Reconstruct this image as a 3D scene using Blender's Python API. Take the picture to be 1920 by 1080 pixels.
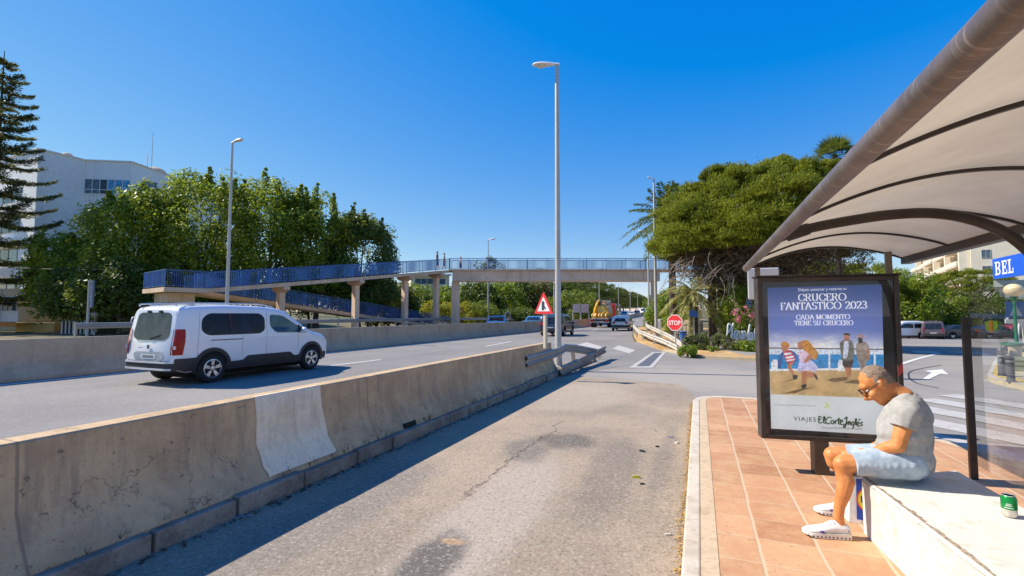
import bpy, bmesh, math, random
import numpy as np
from mathutils import Vector, Matrix
R = math.radians
rng = np.random.default_rng(7)
random.seed(7)
for o in list(bpy.data.objects):
    bpy.data.objects.remove(o)
S = bpy.context.scene
COL = S.collection
# ------------------------------------------------------------------ camera
F = 890.0 / 1920.0
YAW = R(21.47); PIT = R(3.215); EYE = 1.6
cd = bpy.data.cameras.new("camera"); cam = bpy.data.objects.new("camera", cd); COL.objects.link(cam)
cam.location = (0, 0, EYE); cam.rotation_euler = (math.pi / 2 + PIT, 0, YAW)
cd.sensor_width = 36; cd.lens = 36 * F; cd.clip_start = 0.05; cd.clip_end = 6000
S.camera = cam
S.render.resolution_x, S.render.resolution_y = 1024, 576
# ------------------------------------------------------------------ sky and sun
SUN = Vector((-0.985, -0.175, 0.98)).normalized()      # towards the sun
w = bpy.data.worlds.new("World"); S.world = w; w.use_nodes = True
nt = w.node_tree; nt.nodes.clear()
sky = nt.nodes.new('ShaderNodeTexSky'); sky.sky_type = 'NISHITA'; sky.sun_disc = False
sky.sun_elevation = math.asin(SUN.z)
sky.sun_rotation = math.atan2(SUN.x, SUN.y)
sky.altitude = 0; sky.air_density = 1.0; sky.dust_density = 0.0; sky.ozone_density = 6.0
def wmath(op, x, y): n_ = nt.nodes.new('ShaderNodeMath'); n_.operation = op; nt.links.new(x, n_.inputs[0]); n_.inputs[1].default_value = y; return n_.outputs[0]
sp = nt.nodes.new('ShaderNodeSeparateColor'); cb = nt.nodes.new('ShaderNodeCombineColor'); nt.links.new(sky.outputs[0], sp.inputs[0])   # the deep clear blue of the photographed sky
nt.links.new(wmath('MAXIMUM', wmath('ADD', wmath('MULTIPLY', wmath('POWER', sp.outputs[0], .85), 1.62), -1.44), .012), cb.inputs[0])
nt.links.new(wmath('MULTIPLY', wmath('POWER', sp.outputs[1], .95), .965), cb.inputs[1])
nt.links.new(wmath('MULTIPLY', wmath('POWER', sp.outputs[2], .22), 3.92), cb.inputs[2])
bg = nt.nodes.new('ShaderNodeBackground'); bg.inputs['Strength'].default_value = 0.10
wo = nt.nodes.new('ShaderNodeOutputWorld')
nt.links.new(cb.outputs[0], bg.inputs[0]); nt.links.new(bg.outputs[0], wo.inputs[0])
sd = bpy.data.lights.new("sun", 'SUN'); sun = bpy.data.objects.new("sun", sd); COL.objects.link(sun)
sd.energy = 4.8; sd.angle = R(0.5); sd.color = (1.0, 0.93, 0.82)
sun.rotation_euler = (-SUN).to_track_quat('-Z', 'Y').to_euler()
S.view_settings.view_transform = 'Standard'; S.view_settings.look = 'None'
S.view_settings.exposure = 0.62; S.view_settings.gamma = 1.0
# ------------------------------------------------------------------ coordinates read off the photograph (1920 x 1080)
RM = np.array((Matrix.Rotation(YAW, 3, 'Z') @ Matrix.Rotation(math.pi / 2 + PIT, 3, 'X')))
CP = np.array([0, 0, EYE])
FW = np.array([-math.sin(YAW), math.cos(YAW), 0])
def ray(px, py): return RM @ np.array([(px - 960) / 890, (540 - py) / 890, -1])
def G(px, py, z=0): d = ray(px, py); return CP + d * ((z - EYE) / d[2])
def AY(px, py, y): d = ray(px, py); return CP + d * (y / d[1])
def AX(px, py, x): d = ray(px, py); return CP + d * (x / d[0])
def D(px, py, dep): d = ray(px, py); return CP + d * (dep / (d @ FW))
def xy(p): return (float(p[0]), float(p[1]))
def gz(y):                                             # the road climbs gently in the distance
    u = max(0.0, y - 62); return 0.0150 * min(u, 420) * (u / (u + 12)) if u else 0.0
def gs(x, y):                                          # the side road falls away to the right of the crossing
    d = -math.sin(YAW) * x + math.cos(YAW) * y; u = min(1.0, max(0.0, (x - 4.0) / 7.0)); return -.0252 * min(60.0, max(0.0, d - 14.0)) * u * u * (3 - 2 * u)
def lerp(pts, t):
    return float(np.interp(t, [p[0] for p in pts], [p[1] for p in pts]))
# ------------------------------------------------------------------ objects
ROOT = {}
def tag(o, label=None, cat=None, group=None, kind=None):
    if label: o['label'] = label
    if cat: o['category'] = cat
    if group: o['group'] = group
    if kind: o['kind'] = kind
    return o
def thing(name, label, cat, loc=(0, 0, 0), rz=0.0, group=None):
    o = bpy.data.objects.new(name, None); COL.objects.link(o)
    o.empty_display_size = 0.2
    o.location = [float(v) for v in loc]; o.rotation_euler = (0, 0, rz)
    ROOT[o.name] = (np.array([float(v) for v in loc]), rz)
    return tag(o, label, cat, group)
def rootof(o):
    while o.parent: o = o.parent
    return o
def to_local(v, o):
    loc, rz = ROOT.get(rootof(o).name, (np.zeros(3), 0.0))
    v = np.asarray(v, float) - loc
    c, s = math.cos(-rz), math.sin(-rz)
    return np.stack([v[:, 0] * c - v[:, 1] * s, v[:, 0] * s + v[:, 1] * c, v[:, 2]], 1)
def copytree(o, parent=None):
    c = o.copy(); COL.objects.link(c)
    if parent: c.parent = parent
    for ch in list(o.children): copytree(ch, c)
    return c
def link(name, me, mat=None, parent=None):
    o = bpy.data.objects.new(name, me); COL.objects.link(o)
    if mat is not None:
        for m in (mat if isinstance(mat, (list, tuple)) else [mat]): me.materials.append(m)
    if parent is not None: o.parent = parent
    return o
class MB:
    def __init__(s): s.v = []; s.f = []; s.m = []; s.sm = []; s.mi = 0; s.smooth = False
    def add(s, vs, fs):
        b = len(s.v); s.v.extend([tuple(map(float, p)) for p in vs])
        for f in fs: s.f.append([b + i for i in f]); s.m.append(s.mi); s.sm.append(s.smooth)
        return s
    def poly(s, pts): return s.add(pts, [list(range(len(pts)))])
    def box(s, c, size, rz=0, rx=0, ry=0):
        x, y, z = [k / 2 for k in size]
        M = Matrix.Translation([float(k) for k in c]) @ Matrix.Rotation(rz, 4, 'Z') @ Matrix.Rotation(ry, 4, 'Y') @ Matrix.Rotation(rx, 4, 'X')
        vs = [M @ Vector((a, b, d)) for a in (-x, x) for b in (-y, y) for d in (-z, z)]
        return s.add(vs, [(0, 1, 3, 2), (4, 6, 7, 5), (0, 4, 5, 1), (2, 3, 7, 6), (0, 2, 6, 4), (1, 5, 7, 3)])
    def bar(s, a, b, wd, ht, up=(0, 0, 1)):             # a box between two points
        a = Vector([float(k) for k in a]); b = Vector([float(k) for k in b]); t = (b - a).normalized(); u = Vector(up)
        sd_ = t.cross(u).normalized() * (wd / 2); u = sd_.cross(t).normalized() * (ht / 2)
        vs = [p + i * sd_ + j * u for p in (a, b) for i, j in ((-1, -1), (1, -1), (1, 1), (-1, 1))]
        return s.add(vs, [(0, 3, 2, 1), (4, 5, 6, 7), (0, 1, 5, 4), (1, 2, 6, 5), (2, 3, 7, 6), (3, 0, 4, 7)])
    def prism(s, poly, z0, z1):
        n = len(poly); a = 0
        for i in range(n): a += poly[i][0] * poly[(i + 1) % n][1] - poly[(i + 1) % n][0] * poly[i][1]
        if a < 0: poly = poly[::-1]
        f0 = z0 if callable(z0) else (lambda x, y: z0); f1 = z1 if callable(z1) else (lambda x, y: z1)
        vs = [(x, y, f0(x, y)) for x, y in poly] + [(x, y, f1(x, y)) for x, y in poly]
        return s.add(vs, [list(range(n))[::-1], list(range(n, 2 * n))] + [(i, (i + 1) % n, n + (i + 1) % n, n + i) for i in range(n)])
    def tube(s, path, r, n=10, caps=True, sx=1.0):
        P = [Vector([float(k) for k in p]) for p in path]; rs = r if isinstance(r, (list, tuple, np.ndarray)) else [r] * len(P)
        vs = []; ref = None
        for i, p in enumerate(P):
            t = (P[min(i + 1, len(P) - 1)] - P[max(i - 1, 0)]).normalized()
            if ref is None: ref = Vector((0, 0, 1)) if abs(t.z) < .9 else Vector((1, 0, 0))
            a = t.cross(ref).normalized(); b = a.cross(t).normalized(); ref = b
            for k in range(n):
                th = 2 * math.pi * k / n; vs.append(p + (a * math.cos(th) * sx + b * math.sin(th)) * rs[i])
        fs = [(i * n + k, i * n + (k + 1) % n, (i + 1) * n + (k + 1) % n, (i + 1) * n + k) for i in range(len(P) - 1) for k in range(n)]
        if caps: fs += [list(range(n))[::-1], [(len(P) - 1) * n + k for k in range(n)]]
        o = s.smooth; s.smooth = True; s.add(vs, fs); s.smooth = o; return s
    def lathe(s, prof, c=(0, 0, 0), n=24, axis='Z', sc=(1, 1, 1)):
        vs = []
        for r_, h in prof:
            for k in range(n):
                th = 2 * math.pi * k / n; x, y = r_ * math.cos(th), r_ * math.sin(th)
                q = {'Z': (x, y, h), 'Y': (x, h, -y), 'X': (h, x, y)}[axis]
                vs.append((c[0] + q[0] * sc[0], c[1] + q[1] * sc[1], c[2] + q[2] * sc[2]))
        m = len(prof)
        fs = [(i * n + k, i * n + (k + 1) % n, (i + 1) * n + (k + 1) % n, (i + 1) * n + k) for i in range(m - 1) for k in range(n)]
        if prof[0][0] > 1e-5: fs.append(list(range(n))[::-1])
        if prof[-1][0] > 1e-5: fs.append([(m - 1) * n + k for k in range(n)])
        o = s.smooth; s.smooth = True; s.add(vs, fs); s.smooth = o; return s
    def ball(s, c, r, n=14, m=9):
        r = r if isinstance(r, (tuple, list)) else (r, r, r)
        return s.lathe([(max(1e-6, math.sin(math.pi * i / m)), -math.cos(math.pi * i / m)) for i in range(m + 1)], c, n, 'Z', r)
    def extrude(s, prof, path):                          # prof: (across, up) closed loop; path: list of xyz, swept level
        P = [Vector([float(k) for k in p]) for p in path]; n = len(prof); vs = []
        for i, p in enumerate(P):
            t = P[min(i + 1, len(P) - 1)] - P[max(i - 1, 0)]; t.z = 0; t.normalize(); a = Vector((t.y, -t.x, 0))
            for u, h in prof: vs.append(p + a * u + Vector((0, 0, h)))
        fs = [(i * n + k, i * n + (k + 1) % n, (i + 1) * n + (k + 1) % n, (i + 1) * n + k) for i in range(len(P) - 1) for k in range(n)]
        fs += [list(range(n))[::-1], [(len(P) - 1) * n + k for k in range(n)]]
        return s.add(vs, fs)
    def build(s, name, mat, parent=None, local=False, base=None, bevel=0, angle=35, shift=None):
        me = bpy.data.meshes.new(name); v = np.array(s.v, float)
        if shift is not None: v = v + np.array(shift)
        if parent is not None and not local: v = to_local(v, parent)
        if base is not None: v = v - np.array(base, float)
        me.from_pydata(v.tolist(), [], s.f); me.update()
        me.polygons.foreach_set('material_index', s.m); me.polygons.foreach_set('use_smooth', s.sm)
        bm = bmesh.new(); bm.from_mesh(me); bmesh.ops.recalc_face_normals(bm, faces=bm.faces); bm.to_mesh(me); bm.free()
        if any(s.sm): me.set_sharp_from_angle(angle=R(angle))
        o = link(name, me, mat, parent)
        if base is not None: o.location = [float(k) for k in base]
        if bevel:
            b = o.modifiers.new('bevel', 'BEVEL'); b.width = bevel; b.segments = 2; b.limit_method = 'ANGLE'; b.angle_limit = R(40)
        return o
def smoothpath(pts, n=8):
    P = [np.array(p, float) for p in pts]; out = []
    for i in range(len(P) - 1):
        p0, p1, p2, p3 = P[max(i - 1, 0)], P[i], P[i + 1], P[min(i + 2, len(P) - 1)]
        for k in range(n):
            t = k / n; out.append(.5 * (2 * p1 + (p2 - p0) * t + (2 * p0 - 5 * p1 + 4 * p2 - p3) * t * t + (3 * p1 - p0 - 3 * p2 + p3) * t ** 3))
    out.append(P[-1]); return out
# ------------------------------------------------------------------ materials
class NT:
    def __init__(s, name):
        s.mat = bpy.data.materials.new(name); s.mat.use_nodes = True; s.t = s.mat.node_tree
        s.p = s.t.nodes['Principled BSDF']; s.out = s.t.nodes['Material Output']
    def n(s, typ, ins=None, **kw):
        nd = s.t.nodes.new(typ)
        for k, v in kw.items(): setattr(nd, k, v)
        for k, v in (ins or {}).items():
            if hasattr(v, 'is_output') or isinstance(v, bpy.types.NodeSocket): s.t.links.new(v, nd.inputs[k])
            else: nd.inputs[k].default_value = v
        return nd
    def l(s, a, b): s.t.links.new(a, b)
    def pos(s):
        if not hasattr(s, '_pos'): s._pos = s.n('ShaderNodeNewGeometry').outputs['Position']
        return s._pos
    def obj(s):
        if not hasattr(s, '_obj'): s._obj = s.n('ShaderNodeTexCoord').outputs['Object']
        return s._obj
    def noise(s, scale, detail=4, rough=.6, vec=None, sc=None):
        v = vec or s.pos()
        if sc: v = s.n('ShaderNodeMapping', {'Vector': v, 'Scale': sc}).outputs[0]
        return s.n('ShaderNodeTexNoise', {'Vector': v, 'Scale': scale, 'Detail': detail, 'Roughness': rough}).outputs[0]
    def ramp(s, x, lo, hi, a=0.0, b=1.0):
        return s.n('ShaderNodeMapRange', {0: x, 1: lo, 2: hi, 3: a, 4: b}, clamp=True, interpolation_type='SMOOTHSTEP').outputs[0]
    def mix(s, f, a, b, mode='MIX'):
        nd = s.t.nodes.new('ShaderNodeMix'); nd.data_type = 'RGBA'; nd.blend_type = mode; nd.clamp_factor = True
        for i, v in ((0, f), (6, a), (7, b)):
            if isinstance(v, bpy.types.NodeSocket): s.l(v, nd.inputs[i])
            elif i == 0: nd.inputs[i].default_value = v
            else: nd.inputs[i].default_value = (*v[:3], 1)
        return nd.outputs[2]
    def math(s, op, a, b=0.0):
        nd = s.n('ShaderNodeMath', {0: a, 1: b}, operation=op); return nd.outputs[0]
    def bump(s, h, strength=.3, dist=.02):
        b = s.n('ShaderNodeBump', {'Height': h, 'Strength': strength, 'Distance': dist}); s.l(b.outputs[0], s.p.inputs['Normal'])
    def col(s, c):
        if isinstance(c, bpy.types.NodeSocket): s.l(c, s.p.inputs['Base Color'])
        else: s.p.inputs['Base Color'].default_value = (*c[:3], 1)
    def set(s, **k):
        for a, b in k.items(): s.p.inputs[a.replace('_', ' ')].default_value = b
        return s
def plain(name, c, rough=.6, metal=0.0, var=.12, scale=3.0, bump=0.0, spec=.5, bscale=None, coat=0.0):
    m = NT(name); m.p.inputs['Roughness'].default_value = rough; m.p.inputs['Metallic'].default_value = metal
    m.p.inputs['Specular IOR Level'].default_value = spec; m.p.inputs['Coat Weight'].default_value = coat
    if var:
        f = m.noise(scale, 5, .65, m.obj())
        m.col(m.mix(m.ramp(f, .3, .7), [k * (1 - var) for k in c], [min(1, k * (1 + var)) for k in c]))
    else: m.col(c)
    if bump: m.bump(m.noise(bscale or scale * 12, 4, .6, m.obj()), bump, .01)
    return m.mat
def flat(name, c, rough=.5): return plain(name, c, rough, var=0)
def dirty(name, c, dirt, amount=.5, rough=.7, metal=0.0, scale=2.0, streak=True, bump=.1, spec=.4):
    m = NT(name); m.set(Roughness=rough, Metallic=metal, Specular_IOR_Level=spec)
    f = m.noise(scale, 6, .7, m.pos()); g = m.noise(scale * 1.5, 5, .7, m.pos(), sc=(3, 3, .25)) if streak else m.noise(scale * 4, 4)
    k = m.math('MULTIPLY', m.ramp(f, .42, .72), amount); k2 = m.math('MULTIPLY', m.ramp(g, .5, .75), amount * .8)
    c0 = m.mix(m.ramp(m.noise(scale * 14, 3), .3, .7), [q * .94 for q in c], [min(1, q * 1.05) for q in c])
    m.col(m.mix(k2, m.mix(k, c0, dirt), [d * .8 for d in dirt]))
    if bump: m.bump(m.noise(60, 4), bump, .006)
    return m.mat
def paint(name, c, rough=.28, metal=0.0):
    m = NT(name); m.set(Roughness=rough, Metallic=metal, Coat_Weight=.6, Coat_Roughness=.06, Specular_IOR_Level=.45)
    f = m.noise(2.2, 5, .7, m.obj()); m.col(m.mix(m.ramp(f, .45, .8, 0, .25), c, [k * .72 + .02 for k in c]))
    return m.mat
def carglass(name, c=(.010, .013, .020), rough=.04):
    m = NT(name); m.set(Roughness=rough, Specular_IOR_Level=.5)
    m.col(m.mix(m.ramp(m.noise(3.5, 2, .5, m.obj()), .4, .7), c, [k * 2.2 for k in c])); return m.mat
def sheetglass(name, tint=(.75, .78, .75), mixv=.82, rough=.02, refl=1.0):
    m = NT(name); t = m.t
    tr = m.n('ShaderNodeBsdfTransparent', {'Color': (*tint, 1)}); gl = m.n('ShaderNodeBsdfGlossy', {'Color': (.9, .93, 1, 1), 'Roughness': rough})
    df = m.n('ShaderNodeBsdfDiffuse', {'Color': (.6, .58, .52, 1)})
    lw = m.n('ShaderNodeFresnel', {'IOR': 1.5})
    a = m.n('ShaderNodeMixShader', {0: m.math('MULTIPLY', lw.outputs[0], refl), 1: tr.outputs[0], 2: gl.outputs[0]})
    dust = m.math('MULTIPLY', m.ramp(m.noise(2.5, 6, .7), .35, .8), 1 - mixv)
    b = m.n('ShaderNodeMixShader', {0: dust, 1: a.outputs[0], 2: df.outputs[0]})
    m.l(b.outputs[0], m.out.inputs[0]); return m.mat
def foliage(name, a, b, c=None, trans=.35, rough=.5, nscale=.5, spec=.35):
    m = NT(name); m.set(Roughness=rough, Specular_IOR_Level=spec)
    v = m.n('ShaderNodeAttribute', attribute_name='v').outputs['Fac']
    f = m.ramp(m.noise(nscale, 3, .6), .3, .7)
    k = m.mix(v, a, b)
    if c: k = m.mix(m.math('MULTIPLY', f, .7), k, c)
    m.col(k)
    tl = m.n('ShaderNodeBsdfTranslucent'); tb = m.mix(.5, k, (.30, .34, .03), 'MIX'); m.l(tb, tl.inputs['Color'])
    ms = m.n('ShaderNodeMixShader', {0: trans, 1: m.p.outputs[0], 2: tl.outputs[0]}); m.l(ms.outputs[0], m.out.inputs[0])
    return m.mat
# ================================================================== SETTING: ground, roads, markings
XM = [(-40, -15.6), (6, -15.3), (16, -14.95), (40, -14.3), (58, -13.8), (100, -15.0), (152, -16.3), (240, -23), (330, -36), (420, -58), (520, -92)]
XR = [(-40, -3.45), (12, -3.45), (17, -1.5), (22, -1.6), (29, -3.6), (36, -4.6), (52, -6.6), (66, -7.2), (100, -8.2), (152, -9.4), (240, -16), (330, -29), (420, -51), (520, -85)]
def xm(y): return lerp(XM, y)
def xr(y): return lerp(XR, y)
YS = sorted(set([-40 + 4 * k for k in range(26)] + list(range(60, 130, 3)) + list(range(130, 521, 10)) + [12, 17, 22, 29]))
def sheet(name, xs, ys, fz, mat, keep=None):
    m = MB(); n = len(xs); m.smooth = True
    m.add([(x, y, fz(x, y)) for y in ys for x in xs], [(i * n + k, i * n + k + 1, (i + 1) * n + k + 1, (i + 1) * n + k) for i in range(len(ys) - 1) for k in range(n - 1) if keep is None or keep((xs[k] + xs[k + 1]) / 2, (ys[i] + ys[i + 1]) / 2)])
    return tag(m.build(name, mat), kind='structure')
def strip(name, fx0, fx1, ys, dz, mat, kind='structure', nx=1):
    m = MB(); vs = []; 
    for y in ys:
        a, b = fx0(y), fx1(y)
        for k in range(nx + 1): vs.append((a + (b - a) * k / nx, y, gz(y) + dz))
    fs = [(i * (nx + 1) + k, i * (nx + 1) + k + 1, (i + 1) * (nx + 1) + k + 1, (i + 1) * (nx + 1) + k) for i in range(len(ys) - 1) for k in range(nx)]
    m.add(vs, fs); return tag(m.build(name, mat), kind=kind)
def blob(m, base, px, r, ang, colr, strength, z=0.0, lo=.55, hi=1.15, nz=1.5, wob=.8):
    c = px if len(px) == 3 else (*px, z)
    mp = m.n('ShaderNodeMapping', {'Vector': m.pos(), 'Location': (0, 0, 0)}, vector_type='POINT')
    d = m.n('ShaderNodeVectorMath', {0: m.pos(), 1: tuple(map(float, c))}, operation='SUBTRACT').outputs[0]
    q = m.n('ShaderNodeMapping', {'Vector': d, 'Rotation': (0, 0, -ang)}, vector_type='POINT').outputs[0]
    q = m.n('ShaderNodeVectorMath', {0: q, 1: (1 / r[0], 1 / r[1], 1)}, operation='MULTIPLY').outputs[0]
    ln = m.n('ShaderNodeVectorMath', {0: q}, operation='LENGTH').outputs['Value']
    ns = m.math('MULTIPLY', m.math('SUBTRACT', m.noise(nz, 5, .65), .5), wob)
    e = m.math('ADD', ln, ns)
    return m.mix(m.math('MULTIPLY', m.ramp(e, hi, lo, 0, 1), strength), base, colr)
# asphalt of the highway
m = NT('highway asphalt'); m.set(Roughness=.88, Specular_IOR_Level=.3)
big = m.noise(.25, 5, .6); grain = m.noise(55, 3, .75); st = m.noise(.6, 4, .6, sc=(1, .06, 1))
c = m.mix(m.ramp(big, .35, .7), (.205, .185, .168), (.275, .25, .222))
c = m.mix(m.math('MULTIPLY', m.ramp(st, .45, .7), .45), c, (.155, .142, .13)); c = m.mix(m.math('MULTIPLY', m.ramp(m.noise(11, 3, .8), .5, .72), .4), c, (.40, .37, .335)); c = m.mix(m.math('MULTIPLY', m.ramp(m.noise(14, 3, .8), .5, .3), .35), c, (.12, .11, .10))
c = m.mix(m.math('MULTIPLY', m.ramp(grain, .5, .74), .6), c, (.36, .345, .32))
c = m.mix(m.math('MULTIPLY', m.ramp(grain, .48, .28), .5), c, (.07, .066, .062))
m.col(c); m.bump(grain, .45, .012); ASPH = m.mat
# service lane: pale worn asphalt with dust, stains, patches
m = NT('worn lane asphalt'); m.set(Roughness=.9, Specular_IOR_Level=.25)
big = m.noise(.55, 6, .62); grain = m.noise(38, 3, .8); fine = m.noise(110, 2, .6)
c = m.mix(m.ramp(big, .36, .66), (.275, .215, .155), (.385, .29, .20))
c = blob(m, c, xy(G(1180, 700)), (2.6, 1.5), 0.2, (.40, .325, .235), .55, nz=1.2)
c = blob(m, c, xy(G(1090, 740)), (1.0, 2.2), -.1, (.42, .34, .25), .6)
c = blob(m, c, xy(G(930, 960)), (.42, 1.8), .03, (.41, .335, .265), .8, nz=2.2)
c = blob(m, c, xy(G(1150, 880)), (.30, 1.5), 0.03, (.17, .14, .115), .55, nz=2.0)
c = blob(m, c, xy(G(1060, 826)), (.42, .42), 0.3, (.085, .076, .068), .72, nz=2.2, wob=1.0)
c = blob(m, c, xy(G(985, 845)), (.30, .55), 0.4, (.12, .108, .098), .6, nz=3)
c = blob(m, c, xy(G(800, 1065)), (.20, .62), .10, (.072, .066, .060), .80, nz=2.6, wob=.7)
c = blob(m, c, xy(G(848, 1018)), (.10, .05), .10, (.40, .26, .14), .9, nz=6)
c = blob(m, c, xy(G(640, 960)), (.40, 1.6), 0.0, (.17, .155, .14), .5, nz=2)
c = blob(m, c, xy(G(1245, 860)), (.12, 1.7), -0.02, (.20, .165, .13), .5, nz=3)
# hairline crack along the lane seam
px_ = m.n('ShaderNodeSeparateXYZ', {0: m.pos()}).outputs
wv = m.math('ADD', m.math('MULTIPLY', m.math('SUBTRACT', m.noise(1.3, 6, .75), .5), .55), px_[0])
ck = m.math('ABSOLUTE', m.math('ADD', wv, 1.93)); yb = m.math('MULTIPLY', m.ramp(px_[1], 3.6, 4.0), m.ramp(px_[1], 7.4, 6.4))
c = m.mix(m.math('MULTIPLY', m.math('MULTIPLY', m.ramp(ck, .020, .004), yb), .8), c, (.07, .055, .045))
c = m.mix(m.math('MULTIPLY', m.ramp(grain, .52, .72), .75), c, (.50, .44, .355))
c = m.mix(m.math('MULTIPLY', m.ramp(grain, .47, .30), .65), c, (.085, .072, .060))
c = m.mix(m.math('MULTIPLY', m.ramp(fine, .56, .75), .35), c, (.55, .49, .40))
m.col(c); m.bump(grain, .55, .014); LANE = m.mat
m = NT('side road asphalt'); m.set(Roughness=.88, Specular_IOR_Level=.3)
big = m.noise(.3, 5, .6); grain = m.noise(45, 3, .75)
c = m.mix(m.ramp(big, .35, .7), (.235, .21, .185), (.315, .28, .24))
c = blob(m, c, (.6, 13.0), (3.2, 2.6), 0, (.37, .32, .26), .7)
c = blob(m, c, (8.3, 20.0), (1.2, 4), -.4, (.30, .265, .22), .6)
c = m.mix(m.math('MULTIPLY', m.ramp(grain, .52, .74), .6), c, (.40, .375, .34))
c = m.mix(m.math('MULTIPLY', m.ramp(grain, .47, .28), .5), c, (.08, .074, .068))
m.col(c); m.bump(grain, .4, .012); SIDE = m.mat
# earth
m = NT('dry earth'); m.set(Roughness=.95, Specular_IOR_Level=.15)
f = m.noise(.35, 6, .65); g = m.noise(9, 5, .7)
c = m.mix(m.ramp(f, .35, .68), (.40, .22, .075), (.60, .40, .19)); c = m.mix(m.math('MULTIPLY', m.ramp(g, .5, .75), .5), c, (.22, .11, .05))
m.col(c); m.bump(g, .6, .05); EARTH = m.mat
m = NT('far ground'); m.set(Roughness=.95, Specular_IOR_Level=.15)
f = m.noise(.05, 6, .65); m.col(m.mix(m.ramp(f, .4, .62), (.19, .15, .09), (.06, .075, .03))); FARG = m.mat
WHITE_LINE = NT('worn road paint'); q = WHITE_LINE; q.set(Roughness=.75)
q.col(q.mix(q.ramp(q.noise(14, 6, .75), .53, .68), (.66, .64, .60), (.30, .28, .26))); WLINE = q.mat
q = NT('faded road paint'); q.set(Roughness=.8); q.col(q.mix(q.ramp(q.noise(5, 8, .8), .44, .72), (.47, .435, .39), (.285, .26, .23))); FLINE = q.mat

gy = [-400, -100] + YS + [700, 1000, 2000, 3500]
sheet('ground', [-2500, -600, -150, -40, -10, 2] + [4 + k for k in range(9)] + [14, 18, 24, 34, 50, 80, 150, 400, 2500], gy, lambda x, y: gz(y) + gs(x, y) - .014, FARG)
strip('highway_road', lambda y: xm(y) - .05, lambda y: xr(y), YS, .004, ASPH)
strip('opposite_road', lambda y: xm(y) - 9.2, lambda y: xm(y) - .35, YS, .004, ASPH)
sheet('side_road', [-3.43, 0, 2] + [3.5 + .5 * k for k in range(24)] + [16, 18, 20, 24, 30, 36, 45, 60, 80], [-12, -6, 0] + [4 + .5 * k for k in range(80)] + [44 + 2 * k for k in range(19)], lambda x, y: gs(x, y), SIDE, lambda x, y: -math.sin(YAW) * x + math.cos(YAW) * y < 54 and (y < 40 or x > 10))
m = MB(); m.prism([(-3.5, -12), (-.05, -12), (-.05, 9.6), (-.4, 11.6), (-3.1, 12.2), (-3.5, 11.5)], -.04, .009)
tag(m.build('bus_lane', LANE), kind='structure')
# verge of orange earth beyond the side road
m = MB(); vp = [(-7.0, 66), (-6.55, 52), (-4.5, 36), (-3.45, 29), (-1.45, 22), (.14, 18.9), (1.8, 18.5), (3.6, 19.2), (5.4, 20.8), (11.6, 41.3), (12.4, 66)]
m.prism([p for a, b in zip(vp, vp[1:] + vp[:1]) for p in (a, ((a[0] + b[0]) / 2, (a[1] + b[1]) / 2))], lambda x, y: gs(x, y) - .2, lambda x, y: .05 + gs(x, y)); tag(m.build('earth_verge', EARTH), kind='structure')
m = MB()
for a, b in (((.14, 18.88), (1.8, 18.48)), ((1.8, 18.48), (3.6, 19.18)), ((-1.45, 21.98), (.14, 18.88))): m.bar((*a, .05), (*b, .05), .12, .1)
tag(m.build('verge_kerb', plain('sandy stone kerb', (.46, .36, .22), .85, bump=.3)), kind='structure')
# markings
def marking(pts, z, mat, name='road_marking'):
    bm = bmesh.new(); bm.faces.new([bm.verts.new((p[0], p[1], 0)) for p in pts])
    if max(p[0] for p in pts) > 3.5:                     # lies on the sloping side road: follow it
        for ax in (0, 1):
            v = math.ceil(min(p[ax] for p in pts) * 2) / 2
            while v < max(p[ax] for p in pts):
                bmesh.ops.bisect_plane(bm, geom=bm.verts[:] + bm.edges[:] + bm.faces[:], plane_co=(v, 0, 0) if ax == 0 else (0, v, 0), plane_no=(1, 0, 0) if ax == 0 else (0, 1, 0)); v += .5
    bm.verts.index_update(); m = MB(); m.add([(v.co.x, v.co.y, gz(v.co.y) + gs(v.co.x, v.co.y) + z + (.004 if v.co.x > 3.5 else 0)) for v in bm.verts], [[v.index for v in f.verts] for f in bm.faces]); bm.free()
    return tag(m.build(name, mat), kind='structure')
strip('edge_line', lambda y: xm(y) + .42, lambda y: xm(y) + .6, [y for y in YS if y < 300], .009, WLINE)
strip('edge_line', lambda y: -4.75, lambda y: -4.6, [-20, 0, 11.5], .009, WLINE)
strip('edge_line', lambda y: xm(y) - .95, lambda y: xm(y) - .8, [y for y in YS if y < 200], .009, WLINE)
for k in range(9):
    y0 = -3 + 12.3 * k if k else 3.0
    y0 = 9.6 + 12.3 * (k - 1)
    f = lambda y: xm(y) + (xr(y) - xm(y)) * (.36 if y < 30 else .5)
    marking([(f(y0) - .06, y0), (f(y0) + .06, y0), (f(y0 + 4.5) + .06, y0 + 4.5), (f(y0 + 4.5) - .06, y0 + 4.5)], .009, WLINE)
marking([xy(G(1052, 655)), xy(G(1100, 642)), xy(G(1128, 650)), xy(G(1130, 662)), xy(G(1095, 664))], .010, FLINE)
marking([xy(G(*p)) for p in ((1148, 654), (1160, 648), (1192, 657), (1180, 663))], .010, FLINE)
hp = [G(1179, 690), G(1224, 690), G(1249, 660.5), G(1224, 660.5)]
hc = sum(hp) / 4
marking([xy(p) for p in hp], .0085, FLINE, 'painted_box')
marking([xy(hc + (p - hc) * np.array([.55, .86, 1])) for p in hp], .0125, plain('blue grey bitumen', (.095, .10, .12), .8, bump=.3, scale=6), 'bitumen_patch')
# crossing stripes behind the bus stop: long bars parallel to the pavement edge
dv = np.array([.545, -.838]); nv = np.array([.838, .545])
for k in range(5):
    a = 6.35 + .95 * k; b = a + .52; t0, t1 = -6.5 - .28 * k, -.5
    marking([tuple(nv * a + dv * t0), tuple(nv * b + dv * t0), tuple(nv * b + dv * t1), tuple(nv * a + dv * t1)], .006, FLINE, 'crossing_stripe')
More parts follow.
